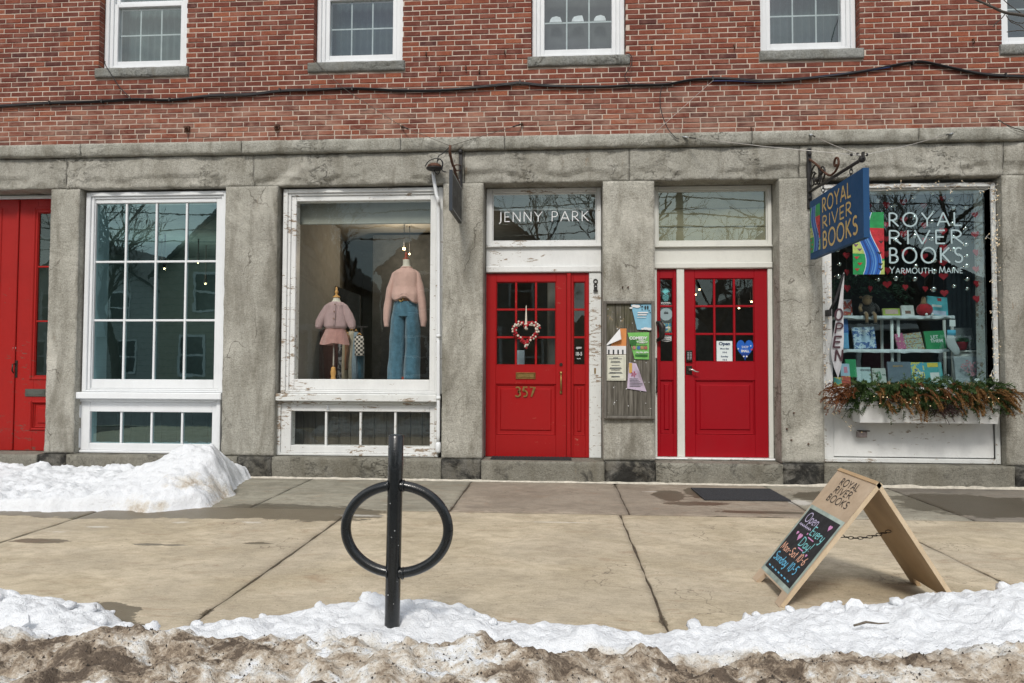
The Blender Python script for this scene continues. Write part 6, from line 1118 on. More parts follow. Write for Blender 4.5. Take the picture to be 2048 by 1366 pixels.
# --- heart wreath on the door
c = P(1052, 669, YD-.02); wrh = thing('heart_wreath', 'heart wreath of red and white felt balls on the left red door', 'wreath', c-Vector((0, 0, .17))); R = random.Random(12)
red_f, wh_f = m_fabric('felt_ball_red', (.40, .012, .02), 0, var=.15), m_fabric('felt_ball_white', (.68, .62, .52), 0, var=.08)
hp2 = heart_pts(.29, .285, 40)
for i in range(40):
    for rr in (1.10, .97, .86):
        x_, y_ = hp2[i]; x_ = x_*rr+R.uniform(-.008, .008); y_ = y_*rr+R.uniform(-.008, .008)
        obj('felt_ball', MB().ball((c.x+x_, c.y-.018-(.012 if rr == .97 else 0)+R.uniform(-.006, .006), c.z+y_), R.uniform(.0135, .0165), 8), red_f if R.random() < .55 else wh_f, wrh)
t0 = P(1052.5, 611, YD-.006); obj('ribbon', MB().quad((c.x-.014, c.y-.01, c.z+.11), (c.x+.014, c.y-.01, c.z+.11), (t0.x+.004, t0.y, t0.z), (t0.x-.004, t0.y, t0.z)), wh_f, wrh)
# --- mats
m = MB(); a, b = P(982, 917, .1).x, P(1143, 917, .1).x; m.bbox(a, b, .03, .24, ZST+.002, ZST+.014, .004)
for k in range(24): m.box(a+.01+(b-a-.02)*k/24, a+.01+(b-a-.02)*(k+.5)/24, .035, .235, ZST+.014, ZST+.019)
obj('doormat', m, 'rubber', label='thin black rubber mat on the stone step of the left red door', cat='doormat')
m = MB(); u_ = Vector((.85, .03, 0)).normalized()
M = Matrix.Translation((1.885, -.67, 0)) @ Matrix.Rotation(rad(1.2), 4, 'Z'); m.box(-.425, .425, -.315, .315, .002, .014, M=M)
for k in range(30): m.box(-.41, .41, -.30+k*.02, -.29+k*.02, .014, .0175, M=M)
obj('doormat', m, plain('carpet_mat', (.040, .042, .047), .95, .3, 60, .8, 220), label='dark carpet mat on the pavement before the right red door', cat='doormat')
# --- bike rack: post and ring
rx, ry = -.757, -4.83; rk_ = thing('bike_rack', 'black post and ring bike rack standing in the snow bank', 'bike rack', (rx, ry, 0)); zt = P(793, 871, ry).z; lean = -.012
pp = [(rx+lean*(1-k/6), ry, zt*k/6) for k in range(7)]
obj('post', MB().sweep(pp+[(rx, ry, zt+.004)], [.0352]*7+[.030], n=28), 'black', rk_)
rc = P(793.5, 1058, ry); ro = (P(906, 1058, ry).x-P(681, 1058, ry).x)/2-.024
obj('ring', MB().sweep([(rc.x+math.cos(t)*ro, ry, rc.z+math.sin(t)*ro*.835) for t in [2*math.pi*k/72 for k in range(73)]], .0240, n=16, up=(0, 1, 0), caps=False), 'black', rk_)
wl = MB()
for s in (-1, 1):
    for t in (-1, 1): c = Vector((rc.x+s*.036-.004, ry-.006, rc.z+t*ro*.835)); wl.sweep([c+Vector((0, math.cos(q)*.025, math.sin(q)*.025)) for q in [2*math.pi*k/14 for k in range(15)]], .005, n=5, up=(1, 0, 0))
obj('weld', wl, 'black', rk_)
m = MB(); R = random.Random(8)
for _ in range(12): z = R.uniform(.2, zt-.05); t = R.uniform(-2.6, -.5); m.ball((rx+lean*.5+math.cos(t)*.0350, ry+math.sin(t)*.0350, z), R.uniform(.0012, .0035), 5)
obj('paint_chips', m, plain('chip_grey', (.42, .43, .43), .8), rk_)
# --- folding board on the pavement
rg = Vector((1.79, 0, .705)); yN, yF = -4.035, -3.51; th = .024
ab = thing('sandwich_board', 'plywood sandwich board with a chalk panel giving opening hours', 'sandwich board', (1.76, -3.77, 0))
def side(foot, thick_in):                       # frame of a leaf: origin at far foot, u along width to the viewer, w up the slope, n outward
    w = (Vector((rg.x, 0, rg.z))-Vector((foot, 0, 0))); Ls = w.length; w.normalize(); return w, Ls
def board(foot, outward):
    w, Ls = side(foot, th); n = Vector((w.z*outward, 0, -w.x*outward)) ; n = n if n.x*outward > 0 else -n
    m = MB(); cutA, cutB, cutH = .075, .075, .075; Wd = yF-yN
    prof = [(0, 0), (cutA, 0), (cutA+.02, cutH), (Wd-cutB-.02, cutH), (Wd-cutB, 0), (Wd, 0), (Wd, Ls), (0, Ls)]
    o = Vector((foot, yN, 0)); u = Vector((0, 1, 0)); f = [o+u*a+w*b for a, b in prof]; bk = [q-n*th for q in f]
    i = len(prof); m.v = f+bk; m.f = [tuple(range(i)), tuple(range(2*i-1, i-1, -1))]+[(k, i+k, i+(k+1) % i, (k+1) % i) for k in range(i)]; m.a = [0]*len(m.f); m.sm = [False]*len(m.f); return m, w, n, Ls
m, w, n, Ls = board(1.238, -1); lf = obj('front_leaf', m, 'ply', ab)
m2, w2, n2, L2_ = board(2.235, 1); obj('back_leaf', m2, 'plyin', ab)
ee = MB(); 
for foot, ww_, nn_, ll in ((1.238, w, n, Ls), (2.235, w2, n2, L2_)): o_ = Vector((foot, yN-.0025, 0)); ee.quad(o_+ww_*.012, o_+ww_*ll, o_+ww_*ll-nn_*th, o_+ww_*.012-nn_*th)
obj('edge_grain', ee, 'plyedge', ab, normals=False)
obj('hinge', MB().sweep([(rg.x, yN+.03, rg.z-.03), (rg.x, yF-.03, rg.z-.03)], .008, n=6), 'bronze', ab)
U = Vector((0, -1, 0)); O = Vector((1.238, yF, 0))+n*.0008; Wd = yF-yN       # face frame: u from far edge to near edge
if U.cross(w).dot(n) < 0: print('flip')
def fp(a, b): return O+U*a+w*b
tl = MB(); tl.poly([(.012, .085), (Wd-.012, .085), (Wd-.012, .60), (.012, .60)], O, U, w, .0006); obj('stain_wash', tl, 'teal', lf); obj('wood_margin', MB().poly([(.0, .60), (Wd, .60), (Wd, Ls-.004), (0, Ls-.004)], O, U, w, .0005), 'ply', lf)
cbx = (.035, .115, Wd-.035, .575); chb = obj('chalk_panel', MB().poly([(cbx[0], cbx[1]), (cbx[2], cbx[1]), (cbx[2], cbx[3]), (cbx[0], cbx[3])], O, U, w, .0018), 'chalk', lf)
stk = plain('stencil_black', (.03, .028, .026), .8)
for t, b_, x_, fw_ in (('ROYAL', .790, .145, .245), ('RIVER', .730, .150, .225), ('BOOKS', .668, .135, .285)): letters(t, fp(x_, b_), U, w, .048, .12, stk, lf, gap=.20, fit=fw_, d0=.003)
def chk(n_, c_): return plain('chalk_'+n_, c_, .9, .18, 120)
cP, cA, cB, cO, cW = chk('pink', (.60, .27, .50)), chk('aqua', (.22, .58, .60)), chk('blue', (.13, .44, .66)), chk('peach', (.68, .38, .27)), chk('lilac', (.50, .45, .62))
for t, a, b_, h, f_, mt, wd in (('Open', .075, .490, .066, .19, cW, .10), ('Every', .255, .430, .064, .19, cA, .11), ('Day!', .225, .345, .062, .17, cA, .11), ('Mon-Sat 10-6', .055, .262, .054, .39, cO, .13), ('Sunday 10-5', .060, .186, .058, .37, cB, .13)): letters(t, fp(a, b_), U, w, h, wd, mt, chb, 'chalk_writing', gap=.10, fit=f_, slant=.10, jit=.04, d0=.003)
obj('chalk_mark', MB().stroke([(.055+.013*i, .452+(.012 if i % 2 else 0)) for i in range(15)], O, U, w, .006, .003), cW, chb, normals=False)
for a, b_, s in ((.42, .525, .040), (.175, .385, .050), (.115, .40, .025), (.235, .428, .014), (.40, .318, .020)): obj('chalk_heart', MB().poly(heart_pts(s, s, 16), fp(a, b_), U, w, .0035), cP, chb)
obj('chalk_mark', MB().stroke([(.27, .414), (.36, .410)], O, U, w, .007, .003).stroke([(.25, .330), (.33, .328)], O, U, w, .007, .003), cP, chb, normals=False); obj('chalk_mark', (lambda q: [q.stroke([(.075+.055*i, .14), (.105+.055*i, .138)], O, U, w, .009, .003) for i in range(7)] and q)(MB()), cB, chb, normals=False)
ch0, ch1 = Vector((1.238, yN+.26, 0))+w*.50-n*th, Vector((2.235, yN+.26, 0))+w2*.46-n2*th; m = MB()
for k in range(15):
    c = ch0+(ch1-ch0)*((k+.5)/15)-Vector((0, 0, .05*math.sin(math.pi*(k+.5)/15))); m.sweep([c+Vector((math.cos(t)*.018, (math.sin(t)*.008 if k % 2 else 0), (0 if k % 2 else math.sin(t)*.008))) for t in [2*math.pi*j/8 for j in range(9)]], .0025, n=4)
obj('chain', m, 'iron', ab)

# ================================================================ WINDOW BOX
bx0, bx1 = P(1702, 820, .06).x, P(2003, 840, -.17).x; bzt, bzb = P(1850, 803, -.17).z, P(1850, 847, -.17).z
wb = thing('window_box', 'white window box overflowing with pine, brown cedar and dried stems', 'window box', ((bx0+bx1)/2, -.05, bzb))
m = MB(); tp_ = .05; o1 = [(bx0, .06), (bx0, -.17), (bx1, -.17), (bx1, .06)]; o0 = [(bx0+tp_*.3, .06), (bx0+tp_*.3, -.13), (bx1-tp_*.3, -.13), (bx1-tp_*.3, .06)]
m.v = [Vector((a, b, bzb)) for a, b in o0]+[Vector((a, b, bzt)) for a, b in o1]+[Vector((a+(.018 if i in (0, 1) else -.018), b+(.018 if i in (1, 2) else 0), bzt)) for i, (a, b) in enumerate(o1)]+[Vector((a+(.018 if i in (0, 1) else -.018), b+(.018 if i in (1, 2) else 0), bzt-.05)) for i, (a, b) in enumerate(o1)]
m.f = [(3, 2, 1, 0)]+[(k, (k+1) % 4, 4+(k+1) % 4, 4+k) for k in range(4)]+[(4+k, 4+(k+1) % 4, 8+(k+1) % 4, 8+k) for k in range(4)]+[(8+k, 8+(k+1) % 4, 12+(k+1) % 4, 12+k) for k in range(4)]+[(12, 13, 14, 15)]; m.a = [0]*len(m.f); m.sm = [False]*len(m.f)
obj('trough', m, 'whitep', wb, normals=False)
fol = lambda n_, a, c: (lambda b: b.done(b.mix(b.ramp(b.noise(16, 4), (.3, 0), (.7, 1)), a, c), .75, spec=.3))(NB(n_))
fg, fb_, fbr, fdk = fol('pine_green', (.022, .055, .016), (.085, .14, .04)), fol('cedar_brown', (.13, .06, .02), (.30, .165, .055)), fol('cedar_rust', (.11, .04, .018), (.26, .10, .035)), fol('dried_dark', (.03, .018, .018), (.08, .045, .04))
R = random.Random(33)
def spray(m, b, d, ln, droop, nn, nl, wd, kind):             # one stem with needles either side
    b, d = Vector(b), Vector(d).normalized(); p = b.copy(); st = 9; pts = [p.copy()]
    for i in range(st): d = (d+Vector((R.uniform(-.1, .1), R.uniform(-.1, .1), -droop))).normalized(); p = p+d*ln/st; pts.append(p.copy())
    m.sweep(pts, [.0025]*st+[.001], n=3, caps=False)
    for i in range(nn):
        t = R.uniform(.08, 1); k = min(st-1, int(t*st)); q = pts[k].lerp(pts[k+1], t*st-k); ax = (pts[k+1]-pts[k]).normalized(); o = ax.orthogonal().normalized(); o.rotate(Matrix.Rotation(R.uniform(0, 6.28), 3, ax)); nd = (ax*(.9 if kind else .55)+o*(.75 if kind else 1)).normalized(); l = nl*R.uniform(.6, 1.1)*(1.15-.5*t); s = nd.cross(ax).normalized()*wd
        m.quad(q, q+nd*l*.5+s, q+nd*l, q+nd*l*.5-s)
mg, mb1, mr, md = MB(), MB(), MB(), MB(); zt0 = bzt
for i in range(640):
    x = R.uniform(bx0-.03, bx1+.02); y = R.uniform(-.2, .02); fr = R.random(); d = (R.gauss(0, .55)+(.9 if x > bx1-.15 else -.9 if x < bx0+.15 else 0), -.9 if fr < .6 else R.uniform(-.3, .1), R.uniform(-.7, .9))
    spray(mg, (x, y, zt0+R.uniform(-.07, .22)), d, R.uniform(.10, .21), .12, 34, .046, .0052, 0)
for x_, n_ in ((.17, 7), (.27, 6), (.44, 5), (.52, 6), (.62, 4), (.80, 10), (.86, 9), (.97, 16), (1.0, 16), (.10, 3), (.35, 4), (.68, 4)):
    for _ in range(int(1.3*n_)): x = bx0+(bx1-bx0)*x_+R.gauss(0, .035); spray(mb1, (x, R.uniform(-.23, -.06), zt0+R.uniform(-.05, .15)), (R.gauss(0, .4)+(.9 if x_ > .93 else 0), -.8, R.uniform(-.2, .6)), R.uniform(.14, .28), .20, 44, .042, .0062, 1)
for x_, n_ in ((-.05, 20), (-.10, 16), (-.16, 6), (.30, 5), (.40, 4), (.56, 5), (.70, 4)):
    for _ in range(int(1.5*n_)): x = bx0+(bx1-bx0)*x_+R.gauss(0, .04); spray(mr, (x, R.uniform(-.22, -.03), zt0+R.uniform(-.02, .17)), (R.gauss(0, .4)+(-1.0 if x_ < 0 else 0), -.6, R.uniform(0, .9)), R.uniform(.15, .28), .14, 34, .04, .0045, 1)
for _ in range(70): spray(md, (bx0+(bx1-bx0)*.58+R.gauss(0, .07), -.18, zt0-.03+R.uniform(-.05, .03)), (R.gauss(0, .6), -.7, R.uniform(-.7, .1)), R.uniform(.10, .22), .05, 22, .02, .004, 1)
for _ in range(12): x = R.choice((bx1-.12, bx1-.05, bx0+.1)); spray(md, (x, -.08, zt0+.04), (.9 if x > bx0+.5 else -.3, -.3, .5), R.uniform(.3, .5), .09, 5, .02, .002, 1)
for nm, mm, mt in (('pine_sprays', mg, fg), ('cedar_sprays', mb1, fb_), ('rusty_sprays', mr, fbr), ('dried_stems', md, fdk)): obj(nm, mm, mt, wb, kind='stuff', normals=False)
obj('dry_bloom', (lambda m: [m.ball((bx0+(bx1-bx0)*.25+R.gauss(0, .045), -.2+R.uniform(-.02, .02), zt0+.035+R.gauss(0, .02)), R.uniform(.012, .022), 6) for _ in range(26)] and m)(MB()), plain('dried_pink', (.26, .13, .10), .9, .3), wb); obj('grass_tuft', (lambda m: [spray(m, (bx0+(bx1-bx0)*a+R.gauss(0, .03), -.1, zt0+.06), (R.gauss(0, .5), -.2, 1), .16, .03, 10, .06, .002, 1) for a in (.19, .20, .22, .78, .80, .81) for _ in range(3)] and m)(MB()), fol('straw', (.36, .22, .10), (.55, .38, .20)), wb, kind='stuff', normals=False)
ol = P(1721, 866, YW+.03); ot = thing('power_outlet', 'grey weatherproof outlet box on the white panel under the window box', 'outlet', (ol.x, YW+.02, ol.z-.04)); obj('box', MB().bbox(ol.x-.045, ol.x+.045, YW-.05, YW+.04, ol.z-.045, ol.z+.025, .012), plain('outlet_grey', (.30, .25, .24), .6, .25, 40), ot); obj('cover', MB().bbox(ol.x-.055, ol.x+.07, YW-.06, YW+.0, ol.z+.026, ol.z+.036, .004), 'bronze', ot)
# --- string of little lights round the window
lights = thing('string_lights', 'white wire string of small warm lights round the bookshop window frame', 'string lights', P(1985, 780, YW))
lb, lw = MB(), MB(); R = random.Random(17); yl_ = YW-.02
def festoon(path, amp, step, dens=1):
    for (a, b), (c, d) in zip(path, path[1:]):
        n_ = max(1, int(math.hypot(c-a, d-b)/step)); prev = None
        for i in range(n_+1):
            t = i/n_; px, py = a+(c-a)*t+R.uniform(-amp, amp), b+(d-b)*t+R.uniform(-amp, amp); q = P(px, py, yl_-R.uniform(0, .02))
            if prev is not None: lw.sweep([prev, (prev+q)/2+Vector((R.uniform(-.01, .01), -.005, -.008)), q], .0022, n=4, caps=False)
            for _ in range(dens):
                dv = Vector((R.uniform(-1, 1), -.35, R.uniform(-1, 1))).normalized(); lw.sweep([q, q+dv*.028], .0024, n=4, caps=False); lb.sweep([q+dv*.028, q+dv*.036, q+dv*.046], [.0035, .004, .001], n=5)
            prev = q
festoon([(1738, 378), (1770, 380), (1800, 370), (1840, 378), (1872, 366), (1905, 378), (1930, 368), (1960, 380), (1990, 372)], 5, 11); festoon([(1990, 372), (1992, 460), (1990, 560), (1988, 620), (1991, 700), (1986, 775)], 7, 9, 2); festoon([(1975, 470), (1990, 480), (1985, 500)], 6, 6, 2); festoon([(1652, 520), (1655, 600), (1651, 680), (1655, 760), (1652, 800)], 4, 11); festoon([(1642, 800), (1668, 806), (1650, 815)], 6, 7); festoon([(1650, 812), (1663, 822), (1672, 832), (1686, 838), (1695, 850), (1706, 857), (1718, 864)], 2, 9)
obj('wire', lw, plain('white_wire', (.62, .62, .58), .6), lights, kind='stuff', normals=False); obj('bulbs', lb, plain('warm_bulb', (.85, .72, .5), .3, .02, emis=(1, .72, .40), estr=.35), lights, kind='stuff', normals=False)
lc = MB()
for _ in range(26): q = Vector((R.uniform(bx0, bx1), -.235, zt0+R.uniform(-.05, .06))); lc.ball(q, .0042, 5)
obj('box_bulbs', lc, plain('warm_bulb_lit', (.9, .75, .5), .3, .02, emis=(1, .75, .42), estr=2), lights, kind='stuff')
# --- furled OPEN flag hanging inside the left of the frame
fl = thing('open_flag', 'narrow white feather flag lettered OPEN hanging at the left of the bookshop window', 'flag', P(1680, 757, YW-.04)); yv = YW-.05; m = MB(); n_ = 30
Lft = [(1687, 545), (1684, 570), (1677, 610), (1671, 640), (1664, 680), (1662, 705), (1668, 735), (1674, 752)]; Rgt = [(1688, 545), (1688, 570), (1687, 610), (1687, 640), (1687, 680), (1686, 705), (1683, 735), (1676, 757)]
def alo(T, t): k = min(len(T)-2, int(t*(len(T)-1))); f = t*(len(T)-1)-k; return (T[k][0]+(T[k+1][0]-T[k][0])*f, T[k][1]+(T[k+1][1]-T[k][1])*f)
for i in range(n_+1):
    A, B = alo(Lft, i/n_), alo(Rgt, i/n_)
    for j in range(5): s = j/4; q = P(A[0]+(B[0]-A[0])*s, A[1]+(B[1]-A[1])*s, yv); q.y += .008*math.sin(s*5+i*.35); m.v.append(q)
for i in range(n_):
    for j in range(4): q = i*5+j; m.f.append((q, q+1, q+6, q+5)); m.a.append(0); m.sm.append(True)
obj('cloth', m, m_fabric('flag_white', (.60, .60, .62), 0, var=.06), fl, normals=False); prp = plain('flag_ink', (.07, .03, .04), .8)
for t, py, s in (('O', 640, .125), ('P', 667, .12), ('E', 695, .13), ('N', 722, .13)): o = P(1669 if t != 'E' else 1665, py, yv-.012); letters(t, o, EX, EZ, s, .16, prp, fl, fit=.085, d0=.002, slant=.12)
obj('strap', MB().sweep(WP([(1687, 548), (1680, 572), (1671, 600), (1660, 620)], yv-.02), [.010, .016, .016, .012], [.004]*4, n=6, up=(0, 1, 0)), 'rubber', fl); c = P(1658, 625, yv-.01); obj('pole_holder', MB().bbox(c.x-.022, c.x+.02, c.y-.03, c.y+.06, c.z-.04, c.z+.03, .008), 'iron', fl)
# rust pins in the pier by the bookshop window
for px, py, t in ((1587, 826, 'uppermost'), (1573, 858, 'leftmost'), (1582, 880, 'middle'), (1616, 888, 'rightmost'), (1245, 575, 'left one above the notice board'), (1256, 575, 'right one above the notice board')):
    c = P(px, py, 0); obj('iron_pin', MB().sweep([c+Vector((0, .01, 0)), c+Vector((0, -.03, .004))], [.010, .008], n=6), 'rust', label='rusty iron pin in the granite pier, '+t, cat='pin')
# ================================================================ SNOW
def field(name, label, x0, x1, y0, y1, st, hf, df, floor=-.14):
    nx, ny = int((x1-x0)/st), int((y1-y0)/st); m = MB(); dv = []; idx = {}
    H = {}
    for j in range(ny+1):
        for i in range(nx+1): x, y = x0+(x1-x0)*i/nx, y0+(y1-y0)*j/ny; H[i, j] = hf(x, y)
    def vid(i, j):
        if (i, j) not in idx:
            x, y = x0+(x1-x0)*i/nx, y0+(y1-y0)*j/ny; h = H[i, j]; idx[i, j] = len(m.v); m.v.append(Vector((x+.004*noise.noise((x*30, y*30, 1)), y+.004*noise.noise((x*30, y*30, 5)), h))); dv.append(df(x, y, h))
        return idx[i, j]
    for j in range(ny):
        for i in range(nx):
            if max(H[i, j], H[i+1, j], H[i, j+1], H[i+1, j+1]) > -.008 or y0+(y1-y0)*j/ny < -5.95:
                m.f.append((vid(i, j), vid(i+1, j), vid(i+1, j+1), vid(i, j+1))); m.a.append(0); m.sm.append(True)
    return obj(name, m, 'snow', label=label, cat='snow', kind='stuff', normals=False, vattr={'dirt': dv})
edge = [(-5.2, -4.05), (-3.22, -4.20), (-2.75, -4.3), (-2.45, -4.42), (-2.15, -4.62), (-1.9, -4.70), (-1.7, -4.62), (-1.47, -4.46), (-1.2, -4.32), (-.95, -4.2), (-.75, -4.18), (-.55, -4.25), (-.3, -4.45), (.0, -4.50), (.2, -4.54), (.42, -4.58), (.58, -4.50), (.75, -4.50), (1.0, -4.30), (1.35, -4.22), (1.7, -4.12), (2.0, -3.98), (2.4, -3.88), (2.8, -3.72), (3.4, -3.6), (5.2, -3.5)]
def bank(x, y):
    yb = lerp(edge, x)+.055*fb((x*3.1, 1, 4), 4); t = yb-y
    if t < -.05: return -.05
    big = fb((x*1.9, y*1.9, 7), 3); lump = fb((x*5.2, y*5.2, 2), 4); fine = fb((x*17, y*17, 9), 3); rid = 1-abs(fb((x*3.3+4, y*3.8, 13), 4))*1.7
    lift = 1+.45*sst(.9, 2.2, x)
    h = .075*lift*sst(-.01, .10, t)+.06*lift*sst(.10, .45, t)
    cz = .185+.05*fb((x*.9, 3, 3), 2)-.05*math.exp(-((x-.45)/.4)**2); h2 = cz*sst(-4.85, -5.42, y)*1.0
    h = max(h, h*.55+h2)
    env = sst(-.02, .22, t); fr = sst(-4.9, -5.2, y)
    bil = abs(fb((x*4.2, y*4.2, 22), 4)); bil2 = abs(fb((x*11, y*11, 31), 3)); h += env*(.030*big+.055*(bil-.22)+.014*(bil2-.2)+.006*fine)+fr*(.045*fb((x*2.3, y*2.3, 5), 3, .45)+.016*fb((x*8, y*8, 15), 3)+.012*fine-.012*max(0, fb((x*13, y*13, 25), 2)))
    if y < -5.75: h = h*(1-sst(-5.75, -6.35, y))-.14*sst(-5.75, -6.35, y)
    return h-(.012 if t < .02 else 0)
def bankd(x, y, h):
    yl = -5.04+.20*fb((x*1.5, 2, 2), 4)-(.16*sst(1.0, 2.3, x))-.14*sst(-1.7, -2.5, x)
    d = .60*sst(yl+.22, yl-.30, y)+.10*fb((x*2.6, y*2.6, 1), 3); d -= .20*sst(.0, 2.2, x)*sst(-5.0, -5.3, y); d += (.30*max(0, fb((x*3.6+2, y*3.6, 8), 3))+.30*fb((x*.9+5, y*1.4, 6), 2)+.10)*sst(yl+.05, yl-.15, y)
    return max(.0, d)+.06*max(0, fb((x*2.2, y*3, 17), 2))
field('snow_bank', 'long ploughed snow bank along the kerb, white at the back and brown with grit in front', -4.6, 4.5, -6.4, -3.4, .0135, bank, bankd)
def heap(x, y):
    fe = lerp([(-8.5, -2.0), (-6, -2.06), (-5, -2.08), (-4.2, -2.02), (-3.6, -1.92), (-3.3, -1.78), (-3.0, -1.5)], x)+.10*fb((x*2.3, 4, 1), 4)
    re = -3.30+.05*fb((y*4, 7, 3), 3)-.32*sst(-1.4, -.2, y); t = min(y-fe, (re-x)*1.0, .02-y+.05)
    if t < -.03: return -.05
    body = .105*sst(0, .09, t)+.04*fb((x*1.3, y*1.3, 3), 3)*sst(0, .3, t)
    pk = math.exp(-(((x+3.72)/.46)**2)*(1 if x > -3.72 else .42)-(((y+.92)/.62)**2)); body += .36*pk*sst(0, .28, t)
    return body+sst(0, .12, t)*(.018*fb((x*4.5, y*4.5, 2), 4)+.07*(abs(fb((x*3.6, y*3.6, 41), 4))-.2)+.03*(abs(fb((x*9, y*9, 51), 3))-.2)+.008*fb((x*17, y*17, 2), 3)+.02*max(0, fb((x*3, y*3, 12), 3)))-(.01 if t < .015 else 0)
def heapd(x, y, h): return .05+max(0, .45*fb((x*1.9+3, y*2.2, h*4), 3)*sst(-4.4, -3.5, x))+.10*sst(.09, .03, h)
field('snow_heap', 'white shovelled snow heap against the building below the left paned window', -8.4, -2.9, -2.3, -.06, .02, heap, heapd)
R = random.Random(41); K = 0
for k in range(34):
    x = R.uniform(-3.3, 3.2); y = lerp(edge, x)-R.uniform(-.03, .25); z = max(0, bank(x, y)); r = R.uniform(.012, .042); m = MB().ball((x, y, z+r*.35), r, 10, R.uniform(.7, 1.2), R.uniform(.6, .95))
    c = Vector((x, y, z))
    for v in m.v: v += (v-c)*.35*fb(v*38, 3)
    obj('snow_chunk', m, 'snow', label='loose white snow chunk along the back edge of the snow bank', cat='snow chunk', group='snow chunks', vattr={'dirt': [0.02]*len(m.v)})
for t, px, py, s in (('flat icy snow plate leaning at the left end of the snow bank', 28, 1246, .07), ('small pointed snow plate standing behind the sandwich board foot', 1705, 1212, .05), ('thin snow plate lying on the brown bank at the left', 175, 1300, .06)):
    c = G(px, py, .16); m = MB().poly([(-s, -s*.5), (s*.2, -s*.7), (s, -s*.1), (s*.7, s*.5), (-s*.1, s*.8), (-s*.8, s*.3)], (c.x, c.y, bank(c.x, c.y)+s*.35), (1, .25, .1), (0, .6, .7), .02); obj('snow_plate', m, 'snow', label=t, cat='snow plate', vattr={'dirt': [0.0]*len(m.v)})
c = G(1735, 1259, .16); zz_ = bank(c.x, c.y)+.012; obj('twig', MB().sweep([(c.x-.06, c.y, zz_), (c.x+.0, c.y+.01, zz_+.014), (c.x+.05, c.y, zz_+.012), (c.x+.09, c.y-.01, zz_+.02)], [.005, .006, .004, .002], n=5), m_wood('bark_twig', (.10, .08, .06), (.2, .17, .13), .9), label='short brown twig lying on the right part of the snow bank', cat='twig')
gm = MB(); Rg = random.Random(55)
for _ in range(2600):
    x, y = Rg.uniform(-3.2, 3.0), Rg.uniform(-5.75, -4.7); h = bank(x, y)
    if bankd(x, y, h) < Rg.uniform(.15, .7): continue
    r = Rg.choice((.0025, .003, .004, .006)); c = Vector((x, y, h+r*.3)); a = Rg.uniform(0, 3); q = [c+Vector((math.cos(a+k*2.1)*r, math.sin(a+k*2.1)*r, -r*.4)) for k in range(3)]; t_ = c+Vector((0, 0, r)); i = len(gm.v); gm.v += q+[t_]; gm.f += [(i, i+1, i+3), (i+1, i+2, i+3), (i+2, i, i+3)]; gm.a += [0]*3; gm.sm += [False]*3
obj('road_grit', gm, plain('grit_dark', (.06, .05, .042), .9, .5, 60), label='dark road grit scattered over the dirty front of the snow bank', cat='grit', kind='stuff', normals=False)
# ================================================================ ACROSS THE STREET (seen in the panes)
clap = lambda n_, c: (lambda b: b.done(b.mix(b.ramp(b.n('ShaderNodeTexWave', {'Vector': b.pos(), 'Scale': 1.05}, bands_direction='Z', wave_profile='SAW').outputs['Fac'], (.0, 0), (.12, 1)), mul(c, .45), c), .7))(NB(n_))
def house(label, cx, w, yfr, dep, eave, apex, mat, roofm, wins, door):
    t = thing('house', label, 'house', (cx, yfr, -.15)); x0, x1 = cx-w/2, cx+w/2
    m = MB(); f = [(x0, -.15), (x1, -.15), (x1, eave), (cx, apex), (x0, eave)]; m.v = [Vector((a, yfr, b)) for a, b in f]+[Vector((a, yfr-dep, b)) for a, b in f]; m.f = [(0, 1, 2, 3, 4), (9, 8, 7, 6, 5), (1, 6, 7, 2), (0, 4, 9, 5)]; m.a = [0]*4; m.sm = [False]*4; obj('wall', m, mat, t)
    rf = MB()
    for s in (-1, 1): e = Vector((cx+s*(w/2+.35), 0, eave-.35*(apex-eave)/(w/2))); rf.quad((e.x, yfr+.35, e.z+.05), (cx, yfr+.35, apex+.06), (cx, yfr-dep-.3, apex+.06), (e.x, yfr-dep-.3, e.z+.05)); rf.quad((e.x, yfr+.35, e.z-.12), (cx, yfr+.35, apex-.12), (cx, yfr+.35, apex+.06), (e.x, yfr+.35, e.z+.05))
    obj('roof', rf, roofm, t, normals=False)
    for (a, b, ww_, hh) in wins:
        wo = obj('window', MB().ring(cx+a-ww_/2-.1, cx+a+ww_/2+.1, yfr, yfr+.06, b-.1, b+hh+.1, .1).box(cx+a-ww_/2, cx+a+ww_/2, yfr+.01, yfr+.045, b+hh*.48, b+hh*.53), 'white', t); obj('pane', MB().box(cx+a-ww_/2, cx+a+ww_/2, yfr+.005, yfr+.02, b, b+hh), plain('dark_pane', (.02, .025, .03), .1), wo)
    a, ww_ = door; do = obj('door', MB().box(cx+a-ww_/2, cx+a+ww_/2, yfr+.0, yfr+.05, .1, 2.2), plain('house_door', (.14, .03, .06), .5), t); obj('porch_roof', MB().box(cx+a-1.3, cx+a+1.3, yfr, yfr+1.4, 2.75, 2.95), 'white', t)
    for s in (-1, 1): obj('porch_post', MB().box(cx+a+s*1.2-.07, cx+a+s*1.2+.07, yfr+1.2, yfr+1.34, -.1, 2.75), 'white', t)
shg = plain('roof_shingle', (.05, .05, .055), .9, .3)
house('cream clapboard house across the street, mirrored in the left paned window', -13.6, 7.4, -20.2, 9, 5.4, 9.0, clap('clap_cream', (.42, .40, .31)), shg, [(-2.2, .9, .95, 1.6), (0, .9, .95, 1.6), (-1.6, 3.7, .9, 1.5), (1.6, 3.7, .9, 1.5), (0, 6.3, .7, 1.0)], (2.3, 1.0))
house('grey clapboard house across the street, mirrored in the clothes shop window', -3.6, 8.2, -21, 9, 5.6, 8.8, clap('clap_grey', (.20, .21, .20)), shg, [(-2.6, .9, .95, 1.6), (2.4, .9, .95, 1.6), (-2, 3.8, .9, 1.5), (2, 3.8, .9, 1.5)], (0, 1.0))
